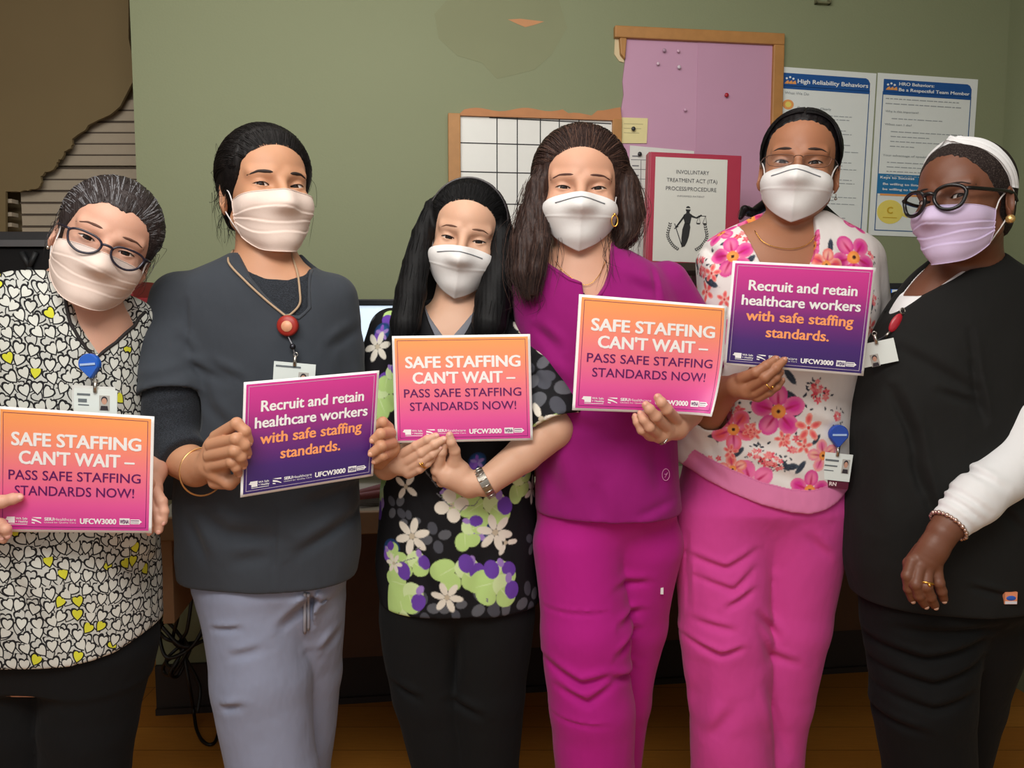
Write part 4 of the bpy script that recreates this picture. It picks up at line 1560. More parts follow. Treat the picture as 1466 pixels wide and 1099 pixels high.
# ------------------------------------------------------------------ the six people
RNG = np.random.default_rng(11)
WHITE_EYE = plain('eye_white', (226, 216, 208), 0.25, 0.5, vary=0.01)
LASH = plain('lash_dark', (34, 24, 22), 0.7)
IRIS = plain('dark_brown_iris', (44, 26, 17), 0.35, 0.25, vary=0.1)
PUPIL = plain('pupil', (8, 7, 7), 0.2, 0.4)
MASKW = plain('white_mask_cloth', (224, 222, 220), 0.85, 0.15, vary=0.015, nscale=200, bump=0.08)
MASKP = plain('peach_mask_cloth', (232, 213, 202), 0.85, 0.15, vary=0.015, nscale=200, bump=0.08)
MASKL = plain('lilac_mask_cloth', (204, 186, 216), 0.85, 0.15, vary=0.015, nscale=200, bump=0.08)
ELAST = plain('white_elastic', (220, 216, 214), 0.8, 0.2)
WIRE = plain('grey_nose_wire', (120, 124, 130), 0.5, 0.4)
GOLD = plain('gold', (222, 170, 84), 0.25, 0.5, metal=1.0)
SILVER = plain('silver', (186, 182, 174), 0.28, 0.5, metal=1.0)
SHOE = plain('shoe_black', (22, 22, 24), 0.5, 0.4)
PLAIN_FACE = {}


def fw(p, z=0.06):
    return np.array([p[0], p[1], z])


def legs_pts(spec):
    """spec: (px,py,Y,r) down to below the frame; extended to the ankle"""
    P = [W(a, b, y) for a, b, y, r in spec]; R = [r for a, b, y, r in spec]
    d = P[-1] - P[-2]
    k = min(0.25, max(-0.25, d[0] / max(1e-3, -d[2])))
    e = P[-1] + np.array([k * (P[-1][2] - 0.07) * 0.4, 0, 0]); e[2] = 0.07
    return P + [e], R + [R[-1] * 0.92]


def person(name_base, label, cat='person'):
    return thing('person', name_base, label, cat)


def make(spec):
    """head, neck, hands, body core, trousers, shoes"""
    root = person(spec['base'], spec['label'])
    H = spec['head']; T = spec['torso']; sk = spec['skin']
    nb = W(*spec['neck'])
    nr = spec.get('neck_r', (0.052, 0.06))
    n0 = H.Wd((0, 2.2, -6.0))
    zch = spec['chest_z']

    def skin_fn(P):
        f = H.sdf(P)
        g = rcone(P, n0, nb, nr[0], nr[1])
        c = smax(T.sdf(P, -0.015, r=0.02), zch - P[:, 2], 0.01)
        g = smin(g, c, 0.03)
        return smin(f, g, 0.014)
    m = M()
    lo = H.pos - 0.155; hi = H.pos + 0.15
    zc = H.pos[2] - 0.085
    V, Q = surf(skin_fn, (lo[0], lo[1], zc), hi, 0.0017, 2.0)
    m.add(V, Q, 0)
    V, Q = surf(skin_fn, (min(lo[0], nb[0] - 0.2), lo[1] - 0.04, zch - 0.01), (max(hi[0], nb[0] + 0.2), max(hi[1], nb[1] + 0.14), zc + 0.006), 0.004, 2.6)
    m.add(V, Q, 0)
    H.face_parts(m, **spec.get('face', {}))
    for hd in spec['hands']:
        hd.add(m, nails=spec.get('nails', True))
    LG = [legs_pts(s) for s in spec['legs']]
    Pl = spec['pelvis']

    def core(P):
        f = T.sdf(P, -0.03)
        f = smin(f, Pl.sdf(P, -0.03), 0.03)
        for p, r in LG: f = smin(f, chain(P, p, [x * 0.75 for x in r]), 0.02)
        return f
    allp = np.array([q for p, r in LG for q in p] + [W(*spec['neck'])])
    lo, hi = bbox(allp, 0.3); lo[2] = 0.0
    lo[0] = min(lo[0], (T.cx - T.a).min() - 0.05); hi[0] = max(hi[0], (T.cx + T.a).max() + 0.05)
    V, Q = surf(core, lo, hi, 0.014, 3.0, 4)
    m.add(V, Q, 0)
    body = m.build('body', [sk, LASH, WHITE_EYE, IRIS, PUPIL, spec.get('nail', sk), spec['brow']], root)

    # trousers
    wrk = spec.get('leg_wr', [])
    Yf = spec['legs'][0][0][2] - spec['legs'][0][0][3]

    def pants(P):
        f = Pl.sdf(P)
        g = None
        for p, r in LG:
            q = chain(P, p, r, 0.012)
            g = q if g is None else smin(g, q, 0.003)
        f = smin(f, g, 0.03)
        f = f + cloth(P, 0.003, 0.8, spec.get('ph', 0)) + 1.4 * wr(P, wrk, Yf, spec['legs'][0][0][2])
        f = np.maximum(f, P[:, 2] - Pl.z1)
        return np.maximum(f, 0.04 - P[:, 2])
    m = M()
    V, Q = surf(pants, lo, (hi[0], hi[1], Pl.z1 + 0.02), 0.005, 3.0)
    m.add(relax(V, Q, 1, 0.3), Q)
    tr = m.build('trousers', spec['pants'], root)
    for p, r in LG:
        shoe(root, 0, 0, SHOE, p[-1][0], p[-1][1] - 0.01, spec.get('toe', 0.0))
    return root, body, tr, pants, skin_fn


def garment(root, name, mat, fn, T, h=0.005, pad=0.14, zlo=None, lip=3.0, smooth=1, extra=None, zhi=None):
    lo = np.array([(T.cx - T.a).min() - pad, (T.cy - T.b).min() - pad, (T.z0 if zlo is None else zlo) - 0.02])
    hi = np.array([(T.cx + T.a).max() + pad, (T.cy + T.b).max() + pad, (T.z1 if zhi is None else zhi) + 0.03])
    if extra is not None:
        a, b = bbox(extra, 0.09); lo = np.minimum(lo, a); hi = np.maximum(hi, b)
    V, Q = surf(fn, lo, hi, h, lip)
    if smooth: V = relax(V, Q, smooth)
    m = M(); m.add(V, Q)
    return m.build(name, mat, root)


def frontcut(P, f, poly, Y, ymid, rnd=0.003, hole=None):
    """neck opening: polygon cut through the front, round hole for the neck"""
    d = polysdf(P[:, 0], P[:, 2], xz(poly, Y))
    d = smax(d, P[:, 1] - ymid, 0.01)
    f = smax(f, -d, rnd)
    if hole is not None:
        a, b, r = hole
        f = smax(f, -rcone(P, a, b, r, r * 1.05), 0.004)
    return f


def edge_pts(fn, poly, Y, off=0.003, step=0.012, rng=(-0.12, 0.14)):
    """points on a garment just outside the edge of a cut made with the open px polyline poly at depth Y"""
    Q = np.array(xz(poly, Y)); out = []
    c = Q.mean(0)
    for i in range(len(Q) - 1):
        n = max(1, int(np.linalg.norm(Q[i + 1] - Q[i]) / step))
        d = Q[i + 1] - Q[i]; d = d / np.linalg.norm(d); nn = np.array([d[1], -d[0]])
        if nn @ ((Q[i] + Q[i + 1]) / 2 - c) < 0: nn = -nn
        for k in range(n + (i == len(Q) - 2)):
            q = Q[i] + (Q[i + 1] - Q[i]) * k / n + nn * off
            ys = np.linspace(Y + rng[0], Y + rng[1], 160)
            P = np.stack([np.full(160, q[0]), ys, np.full(160, q[1])], 1).astype(np.float32)
            f = fn(P)
            if (f < 0).any(): out.append(P[np.argmax(f < 0)].astype(float))
    return np.array(out)


def hang_hand(x, y, Y, r=9.0, dx=0, sg=1):
    """relaxed hand hanging at the side, fingers down"""
    f = []
    for i, (o, L) in enumerate(((-15, 62), (-5, 68), (5, 64), (14, 52))):
        f.append([(x + o + dx, y + 40, Y - 0.01, r), (x + o * 1.1 + dx, y + 40 + L * 0.5, Y - 0.012, r * 0.92), (x + o + dx, y + 40 + L * 0.85, Y, r * 0.85), (x + o * 0.9 + dx, y + 40 + L, Y + 0.012, r * 0.72)])
    f.append([(x - sg * 16, y + 10, Y - 0.015, r * 1.1), (x - sg * 22, y + 34, Y - 0.03, r), (x - sg * 19, y + 58, Y - 0.03, r * 0.8)])
    return [[(x, y - 40, Y + 0.01, 30), (x, y, Y, 24), (x - 6 + dx, y + 36, Y, 17)], [(x, y, Y, 22), (x + 8 + dx, y + 36, Y, 15)]], f


def cap_strands(H, fn, rng, n, root_fn, end, lift=0.35, seg=13):
    """combed strands over the skull from a hairline to a gathering point (local cm)"""
    out = []
    C = np.array((0, 0.8, 3.6)); Rr = np.array((7.5 * H.wide, 9.4, 8.0)) + 0.75
    for _ in range(n):
        a = root_fn(rng.random())
        b = np.asarray(end) + rng.normal(size=3) * np.array((1.3, 0.6, 1.3))
        ua = (a - C) / Rr; ub = (b - C) / Rr
        ua /= np.linalg.norm(ua); ub /= np.linalg.norm(ub)
        side = abs(ua[0])
        mid = 0.35 * (ua + ub) + np.array((0.75 * ua[0], 0.0, 0.95 * (1 - side) + 0.12 + rng.normal() * 0.06))
        mid /= np.linalg.norm(mid)
        P = []
        lf = lift * rng.random() ** 0.7 + rng.normal() * 0.03
        for t in np.linspace(0, 1, seg):
            u = (1 - t) ** 2 * ua + 2 * t * (1 - t) * mid * 1.25 + t * t * ub
            u /= np.linalg.norm(u)
            P.append(np.append(u, lf * min(1, 3 * t)))
        out.append(np.array(P))
    A = np.concatenate(out); N_ = len(A)                     # set every point on the skin of the hair cap
    ts = np.linspace(0.85, 1.6, 76)
    D = A[:, :3] * Rr
    best = np.ones(N_)
    for i0 in range(0, N_, 4000):
        d = D[i0:i0 + 4000]
        q = (C + d[:, None, :] * ts[None, :, None]).reshape(-1, 3).astype(np.float32)
        ins = (fn(q).reshape(len(d), -1) < 0) | (H.loc(q).reshape(len(d), -1) < 0)
        k = len(ts) - 1 - np.argmax(ins[:, ::-1], 1)
        best[i0:i0 + 4000] = np.where(ins.any(1), ts[k], 1.0)
    Pt = C + D * best[:, None]
    nn = A[:, :3]
    Pt = Pt + nn * (A[:, 3:4] * 0.45 + 0.02)
    return [H.Wd(p) for p in Pt.reshape(len(out), -1, 3)]


def hair_cap(H, off=0.9, front=((7.4, -7.4), (-0.5, -0.6)), low=-7.0, k=0.35, peak=0.0, round_=0.0, temple=0.0):
    """scalp hair in local cm: skull grown by off, cut by the hairline plane"""
    (z0, y0), (z1, y1) = front
    dz, dy = z1 - z0, y1 - y0
    n = np.array([-dz, dy]); n = np.array([dy, -dz])      # (z, y) normal
    n = np.array([dy, -dz]) / math.hypot(dy, dz)
    c = n[0] * z0 + n[1] * y0

    def fn(Q):
        q = np.array(Q, np.float32, copy=True); q[:, 0] = q[:, 0] / H.wide
        f = smin(ell(q, (0, 0.8, 3.6), (7.6, 9.5, 8.1)), ell(q, (0, 3.6, -2.0), (6.1, 6.1, 6.6)), 2.0)
        pl = c - (n[0] * Q[:, 2] + n[1] * Q[:, 1]) + round_ * 0.04 * q[:, 0] ** 2 - peak * np.exp(-(q[:, 0] / 1.5) ** 2) - temple * sstep(np.abs(q[:, 0]), 5.6, 7.0)
        pl = pl + 0.18 * np.sin(q[:, 0] * 5.0 + 1.3 * np.sin(q[:, 0] * 2.3))
        f = f - off * sstep(-pl, -0.2, 3.2)
        f = smax(f, pl, k)
        return smax(f, low - Q[:, 2], 0.8)
    return fn, n, c


def hair_mesh(root, H, fn, mats, extra=(), h=0.003, pad=0.145, name='hair', noise=0.025, freq=9.0, world=None, lo=None, hi=None, streak=0.2):
    def wf(P):
        Q = H.L(P)
        f = fn(Q) + noise * np.sin(freq * Q[:, 0] + 2 * np.sin(Q[:, 2] * 0.9)) + noise * 0.6 * np.sin(freq * 1.9 * Q[:, 0] + Q[:, 1] * 0.8)
        f = f * H.s
        if world is not None: f = smin(f, world(P), 0.012)
        return f
    l = H.pos - pad if lo is None else lo; u = H.pos + pad if hi is None else hi
    V, Q = surf(wf, l, u, h, 2.4)
    m = M(); m.add(V, Q)
    rs = np.random.default_rng(77)
    two = isinstance(mats, (list, tuple))
    for paths, r in extra:
        pick = rs.random(len(paths)) < streak
        strands(m, [p for p, k in zip(paths, pick) if not (k and two)], r)
        if two: strands(m, [p for p, k in zip(paths, pick) if k], r, 3, 1)
    return m.build(name, mats, root)


def ring_pts(c, n, r, k=24, squash=1.0):
    n = np.asarray(n, float); n /= np.linalg.norm(n)
    a = np.array([0, 0, 1.0]) if abs(n[2]) < 0.9 else np.array([1.0, 0, 0])
    u = np.cross(n, a); u /= np.linalg.norm(u); w = np.cross(n, u)
    return np.array([c + r * (math.cos(t) * u + squash * math.sin(t) * w) for t in np.linspace(0, 2 * math.pi, k + 1)[:-1]])


def glasses(root, H, mats, shape, half=3.35, tube=0.2, y=-10.0, z=-0.2, wrap=0.9, upper_only=False, temple_z=0.6, bridge_z=0.5, label=None, tw=None):
    e = bpy.data.objects.new('eyeglasses', None); COL.objects.link(e); e.parent = root; BASES[e.name] = BASES[root.name]
    BASES['eyeglasses'] = BASES[root.name]
    if label: e['label'] = label
    m = M()
    yy = lambda x: y + wrap * (abs(x) / 6.0) ** 2
    for sg in (-1, 1):
        pts = [(sg * (half + px_), yy(half + px_), z + pz) for px_, pz in shape]
        C = crom(np.array(pts), 5, closed=True)
        m.tube(H.Wd(C), (tw if tw else tube) * H.s, 8, closed=True)
        x = half + max(p[0] for p in shape); zt = z + temple_z
        T_ = [(sg * (x - 0.15), yy(x), zt), (sg * (x + 0.55), yy(x) + 0.7, zt), (sg * 7.6 * H.wide, -4.0, zt - 0.1), (sg * 7.9 * H.wide, 1.2, zt - 0.2), (sg * 7.8 * H.wide, 3.0, zt - 1.6)]
        m.tube(H.Wd(crom(T_, 6)), tube * 1.05 * H.s, 8)
    xi = half + min(p[0] for p in shape)
    B = [(-xi - 0.05, yy(xi), z + bridge_z - 0.1), (-xi * 0.5, yy(0) - 0.35, z + bridge_z + 0.15), (xi * 0.5, yy(0) - 0.35, z + bridge_z + 0.15), (xi + 0.05, yy(xi), z + bridge_z - 0.1)]
    m.tube(H.Wd(crom(B, 5)), tube * 1.1 * H.s, 8)
    m.build('frame', mats, e)
    for sg in (-1, 1):
        pts = [(sg * (half + px_), yy(half + px_) + 0.02, z + pz) for px_, pz in shape]
        C = H.Wd(crom(np.array(pts), 5, closed=True)); n = len(C)
        back = C + H.R @ np.array([0, 0.12 * H.s, 0])
        m = M(); m.add(np.vstack([C, back]), [tuple(range(n)), tuple(range(n, 2 * n))[::-1]] + [(i, i + n, (i + 1) % n + n, (i + 1) % n) for i in range(n)], 0, False)
        m.build('lens', lensmat(), e)
    return e


def plate3(m, c, u, w, hw, hh, t=0.0012, mi=0):
    """thin card: centre, half-axes u (right), w (up)"""
    u = np.asarray(u, float); w = np.asarray(w, float)
    n = np.cross(u, w)
    V = [c + u * a * hw + w * b * hh + n * d * t / 2 for d in (-1, 1) for a, b in ((-1, -1), (1, -1), (1, 1), (-1, 1))]
    return m.add(V, BOXF, mi, False)


def idcard(name, px, py, Y, wpx, hpx, roll, label, cat='badge', pic=(0.62, 0.0), lines=(), tilt=0.0, reel=None, rn=None, extra_card=None, grp=None, lanyard=None, head_txt=None):
    """clip-on identity card with small portrait, hanging from a reel"""
    c = W(px, py, Y)
    a = math.radians(roll); b = math.radians(tilt)
    u = np.array([math.cos(a) * math.cos(b), math.sin(b), -math.sin(a)]); w = np.array([math.sin(a), 0.0, math.cos(a)])
    u /= np.linalg.norm(u); w -= u * (w @ u); w /= np.linalg.norm(w)
    n = np.cross(u, w)                       # away or toward viewer
    n = -n if n[1] > 0 else n
    hw, hh = wpx / F * Y / 2, hpx / F * Y / 2
    root = thing(name, c - w * hh, label, cat, grp)
    m = M(); plate3(m, c, u, w, hw, hh); card = m.build('card', plain('card_white', (222, 230, 226), 0.35, 0.5, vary=0.02), root)
    m = M(); pc_ = c + u * hw * pic[0] + w * hh * pic[1] + n * 0.001
    plate3(m, pc_, u, w, hw * 0.24, hh * 0.52, 0.0008); m.build('portrait', plain('portrait_ground', (178, 176, 170), 0.5), card)
    m = M()
    k = np.linspace(0, 2 * math.pi, 17)[:-1]
    q = [pc_ + n * 0.0008 + u * hw * 0.12 * math.cos(t) + w * (hh * 0.12 + hh * 0.22 * math.sin(t)) for t in k]
    m.add(q, [tuple(range(16))], 0, False); m.build('portrait_face', plain('portrait_skin', (196, 150, 128), 0.6), card)
    m = M()
    q = [pc_ + n * 0.0008 + u * hw * 0.19 * a_ - w * hh * b_ for a_, b_ in ((-1, 0.5), (1, 0.5), (0.8, 0.2), (-0.8, 0.2))]
    m.add(q, [(0, 1, 2, 3)], 0, False)
    m.add([pc_ + n * 0.0006 + u * hw * 0.15 * math.cos(t) + w * (hh * 0.2 + hh * 0.26 * math.sin(t)) for t in k], [tuple(range(16))], 0, False)
    m.build('portrait_hair', plain('portrait_dark', (52, 46, 52), 0.6), card)
    m = M()
    for (u0, u1, v, hgt) in lines:
        plate3(m, c + u * hw * (u0 + u1) / 2 + w * hh * v + n * 0.001, u, w, hw * (u1 - u0) / 2, hh * hgt, 0.0006)
    if lines: m.build('print_line', plain('card_print', (104, 112, 116), 0.6), card)
    if extra_card:
        dx, dy, col, txt = extra_card
        m = M(); cc = c + u * hw * dx + w * hh * dy - n * 0.002
        plate3(m, cc, u, w, hw, hh * 0.8); bk = m.build('backing_card', plain('second_card_%d' % col[0], col, 0.4, 0.4), root)
        if txt:
            V, Fc = fit_text(txt, -0.0075, 0.0075, 0, 0.008, 0.05)
            m = M(); m.add([cc + u * x + w * (y - hh * 0.62) + n * (0.0012 + e) for x, y, e in V], Fc, 0, False); m.build('card_lettering', plain('letter_cream', (232, 214, 214), 0.6), bk)
    if reel:
        rx, ry, rr_, col = reel
        rc = W(rx, ry, Y - 0.004)
        R_ = rr_ / F * Y
        dn = (c + w * hh) - rc; dn = dn / np.linalg.norm(dn)
        dn = dn * 0.4 + np.array([0, 0, -1.0]) * 0.6
        dn /= np.linalg.norm(dn)
        sd = np.cross(dn, n); sd /= np.linalg.norm(sd)
        P = [rc + sd * R_ * math.cos(t) - dn * R_ * math.sin(t) for t in np.linspace(-0.35, math.pi + 0.35, 22)] + [rc + dn * R_ * 1.30 - sd * R_ * 0.16, rc + dn * R_ * 1.42, rc + dn * R_ * 1.30 + sd * R_ * 0.16]
        N_ = len(P); P = np.array(P)
        cen = P.mean(0)
        back = P - n * 0.008; front = cen + (P - cen) * 0.9 + n * 0.003; mid = P + n * 0.0
        m = M()
        m.add(np.vstack([front, mid, back]), [tuple(range(N_)), tuple(range(2 * N_, 3 * N_))[::-1]] + [(i, (i + 1) % N_, (i + 1) % N_ + N_, i + N_) for i in range(N_)] + [(i + N_, (i + 1) % N_ + N_, (i + 1) % N_ + 2 * N_, i + 2 * N_) for i in range(N_)], 0, False)
        ro = m.build('reel', plain('reel_%d' % col[2], col, 0.25, 0.5), root)
        m = M(); plate3(m, rc + n * 0.0042, sd if sd[0] > 0 else -sd, -dn, R_ * 0.72, R_ * 0.10, 0.0012); m.build('reel_print', plain('reel_print', (170, 196, 232), 0.4), ro)
        m = M(); m.tube([rc + dn * R_ * 1.3, (rc + dn * R_ * 1.3) * 0.5 + (c + w * hh * 1.2) * 0.5 + n * 0.004, c + w * hh * 1.0], 0.0011, 6); m.build('cord', plain('dark_cord', (60, 60, 64), 0.5), root)
    m = M(); m.tube([c + w * (hh * 0.8) + n * 0.002, c + w * (hh + 0.014) + n * 0.002], 0.0035, 8); m.tube(ring_pts(c + w * (hh + 0.016), n, 0.004, 14), 0.001, 6, closed=True)
    m.build('clip', SILVER, root)
    return root, (c, u, w, n, hw, hh)
# ------------------------------------------------------------------ the printed signs
def gradmat(name, stops):
    t = NT(name)
    a = t.n('ShaderNodeUVMap', uv_map='sheet')
    sp = t.n('ShaderNodeSeparateXYZ'); t.l(a.outputs[0], sp.inputs[0])
    r = t.n('ShaderNodeValToRGB')
    el = r.color_ramp.elements
    el[0].position = stops[0][0]; el[0].color = rgba(stops[0][1])
    el[1].position = stops[-1][0]; el[1].color = rgba(stops[-1][1])
    for p, c in stops[1:-1]:
        e = el.new(p); e.color = rgba(c)
    t.l(sp.outputs[1], r.inputs[0]); t.col(r.outputs[0])
    t.rough(0.4, 0.4)
    return t.m


G_OR = gradmat('print_orange_to_pink', [(0.0, (196, 50, 144)), (0.22, (226, 84, 152)), (0.52, (240, 122, 134)), (0.8, (248, 150, 104)), (1.0, (250, 164, 88))])
G_PU = gradmat('print_magenta_to_indigo', [(0.0, (50, 34, 98)), (0.25, (72, 36, 112)), (0.5, (120, 42, 122)), (0.75, (188, 50, 136)), (1.0, (214, 58, 146))])
SW = plain('sign_white', (240, 238, 236), 0.45, 0.4, vary=0.01)
SPUR = plain('ink_purple', (96, 22, 92), 0.5, 0.3)
SOR = plain('ink_apricot', (250, 160, 102), 0.5, 0.3)
SGREY = plain('ink_pale', (206, 190, 206), 0.5, 0.3)


def sign(corners, kind, label, warp=None):
    """corners: (px,py,Y) TL TR BR BL of a printed card"""
    C = [W(*c) for c in corners]
    TL, TR, BR, BL = C

    def pt(u, v, d=0.0):
        p = BL * (1 - u) * (1 - v) + BR * u * (1 - v) + TR * u * v + TL * (1 - u) * v
        if warp: p = p + warp(u, v)
        if d:
            e = 0.01
            a = pt(u + e, v) - pt(u - e, v); b = pt(u, v + e) - pt(u, v - e)
            n = np.cross(a, b); n /= np.linalg.norm(n)
            if n[1] > 0: n = -n
            p = p + n * d
        return p
    base = (BL + BR) / 2
    root = thing('protest_sign', base, label, 'sign', 'safe staffing signs')
    nu, nv = 25, 19
    G = np.array([[pt(i / (nu - 1), j / (nv - 1), 0.0004) for j in range(nv)] for i in range(nu)])
    B = np.array([[pt(i / (nu - 1), j / (nv - 1), -0.0004) for j in range(nv)] for i in range(nu)])
    idx = np.arange(nu * nv).reshape(nu, nv)
    q = np.stack([idx[:-1, :-1], idx[1:, :-1], idx[1:, 1:], idx[:-1, 1:]], -1).reshape(-1, 4)
    n = nu * nv
    ring = np.concatenate([idx[:, 0], idx[-1, 1:], idx[-2::-1, -1], idx[0, -2:0:-1]]); rn = np.roll(ring, -1)
    m = M(); m.add(np.vstack([G.reshape(-1, 3), B.reshape(-1, 3)]), np.concatenate([q, q[:, ::-1] + n, np.stack([ring, ring + n, rn + n, rn], 1)]))
    m.build('card', SW, root)
    # printed panel inside the white margin
    mu, mv = 0.018, 0.022
    UV = [(mu + (1 - 2 * mu) * i / (nu - 1), mv + (1 - 2 * mv) * j / (nv - 1)) for i in range(nu) for j in range(nv)]
    m = M(); m.add([pt(u, v, 0.0009) for u, v in UV], q)
    po = m.build('printed_panel', G_OR if kind == 0 else G_PU, root)
    uvl = po.data.uv_layers.new(name='sheet')
    li = np.zeros(len(po.data.loops), np.int32); po.data.loops.foreach_get('vertex_index', li)
    uvl.data.foreach_set('uv', np.array(UV)[li].astype(np.float32).reshape(-1))

    wR = (np.linalg.norm(TR - TL) + np.linalg.norm(BR - BL)) / 2; hR = (np.linalg.norm(TL - BL) + np.linalg.norm(TR - BR)) / 2

    def lay(m, V, Fc, d=0.0014):
        if len(V): m.add([pt(q[0], q[1], d + (q[2] if len(q) > 2 else 0)) for q in V], Fc, 0, False)

    def txt(m, s, u0, u1, v, cap, bold=0.0, d=0.0014):
        V, Fc = text_geo(s, cap * hR / 0.72, bold * cap * hR, 'LEFT')
        if not len(V): return
        V = V.copy(); V[:, 0] = (V[:, 0] - V[:, 0].min()) / np.ptp(V[:, 0]) * (u1 - u0) + u0
        V[:, 1] = V[:, 1] / hR + v
        lay(m, V, Fc, d)

    def rect(m, u0, v0, u1, v1, d=0.0014):
        k = max(1, int((u1 - u0) / 0.04)); us = np.linspace(u0, u1, k + 1)
        kv = max(1, int((v1 - v0) / 0.05)); vs = np.linspace(v0, v1, kv + 1)
        for i in range(k):
            for j in range(kv):
                m.add([pt(us[i], vs[j], d), pt(us[i + 1], vs[j], d), pt(us[i + 1], vs[j + 1], d), pt(us[i], vs[j + 1], d)], [(0, 1, 2, 3)], 0, False)
    if kind == 0:
        m = M(); txt(m, 'SAFE STAFFING', 0.09, 0.925, 0.700, 0.108, 0.05); txt(m, "CAN'T WAIT \u2013", 0.14, 0.885, 0.553, 0.108, 0.05); m.build('headline', SW, root)
        m = M(); txt(m, 'PASS SAFE STAFFING', 0.075, 0.925, 0.425, 0.080, 0.012); txt(m, 'STANDARDS NOW!', 0.115, 0.885, 0.300, 0.080, 0.012); m.build('lower_text', SPUR, root)
        lc = SPUR
    else:
        m = M(); txt(m, 'Recruit and retain', 0.125, 0.89, 0.730, 0.098, 0.04); txt(m, 'healthcare workers', 0.085, 0.925, 0.588, 0.098, 0.04); m.build('headline', SW, root)
        m = M(); txt(m, 'with safe staffing', 0.125, 0.885, 0.445, 0.098, 0.04); txt(m, 'standards.', 0.275, 0.725, 0.295, 0.098, 0.04); m.build('lower_text', SOR, root)
        lc = SGREY
    m = M()
    for a, b, c, e in ((0.036, 0.043, 0.039, 0.957), (0.961, 0.043, 0.964, 0.957), (0.036, 0.043, 0.964, 0.0465), (0.036, 0.9535, 0.964, 0.957)):
        rect(m, a, b, c, e, 0.0013)
    m.build('inner_rule', lc, root)
    m = M()                                                  # emblem row: state outline, flag, wordmarks
    v0 = 0.075
    lay(m, [(0.055, v0 + 0.028), (0.075, v0 + 0.020), (0.075, v0), (0.118, v0), (0.118, v0 + 0.05), (0.066, v0 + 0.05), (0.064, v0 + 0.038)], [tuple(range(7))])
    txt(m, 'WA Safe', 0.124, 0.200, v0 + 0.028, 0.018, 0.02); txt(m, '+ Healthy', 0.124, 0.204, v0 + 0.004, 0.018, 0.02)
    rect(m, 0.075, v0 - 0.012, 0.20, v0 - 0.0075)
    lay(m, [(0.228, v0 + 0.048), (0.290, v0 + 0.048), (0.290, v0 + 0.036), (0.262, v0 + 0.038)], [(0, 1, 2, 3)])
    lay(m, [(0.228, v0 + 0.036), (0.256, v0 + 0.028), (0.290, v0 + 0.006), (0.290, v0 - 0.002), (0.262, v0 + 0.012), (0.228, v0 + 0.020)], [tuple(range(6))])
    lay(m, [(0.228, v0 + 0.010), (0.248, v0 + 0.004), (0.248, v0 - 0.004), (0.228, v0 + 0.0)], [(0, 1, 2, 3)])
    txt(m, 'SEIU', 0.310, 0.370, v0 + 0.022, 0.026, 0.06); txt(m, 'Healthcare', 0.374, 0.515, v0 + 0.022, 0.024, 0.0)
    txt(m, 'United for Quality Care', 0.310, 0.515, v0 + 0.002, 0.012, 0.0)
    txt(m, 'UFCW3000', 0.540, 0.775, v0, 0.045, 0.06)
    rect(m, 0.795, v0 - 0.004, 0.860, v0 + 0.050)
    rect(m, 0.865, v0 + 0.002, 0.925, v0 + 0.042)
    lay(m, [(0.925, v0 + 0.008), (0.94, v0 + 0.021), (0.925, v0 + 0.036)], [(0, 1, 2)])
    m.build('logo_row', SW, root)
    m = M(); txt(m, 'WSNA', 0.799, 0.856, v0 + 0.006, 0.034, 0.05, 0.0018); rect(m, 0.868, v0 + 0.028, 0.921, v0 + 0.034, 0.0018); rect(m, 0.868, v0 + 0.012, 0.921, v0 + 0.016, 0.0018)
    m.build('logo_letters', SPUR if kind == 0 else plain('ink_indigo', (66, 34, 106), 0.5), root)
    return root


sign([(-3, 581, 1.385), (221, 596, 1.37), (217, 763, 1.36), (-4, 761, 1.375)], 0, 'orange and pink sign held by the woman in the heart print top at far left')
sign([(349, 547, 1.425), (543, 530, 1.535), (534, 681, 1.525), (344, 712, 1.415)], 1, 'purple sign held by the man in charcoal scrubs')
sign([(561, 481, 1.565), (759, 478, 1.565), (763, 630, 1.555), (566, 634, 1.555)], 0, 'orange and pink sign held by the woman with the headband and black floral top')
def curl(u, v):
    k = max(0.0, (u - 0.60) / 0.40) ** 2 * max(0.0, 1 - v) ** 2.6
    return np.array([-0.030 * k, -0.040 * k, 0.002 * k])
sign([(829, 421, 1.475), (1041, 438, 1.515), (1034, 594, 1.505), (819, 587, 1.465)], 0, 'orange and pink sign with curling corner held by the woman in magenta scrubs', curl)
sign([(1049, 373, 1.545), (1254, 383, 1.55), (1236, 538, 1.54), (1036, 522, 1.535)], 1, 'purple sign held by the woman in the white floral top')
DEV = ()
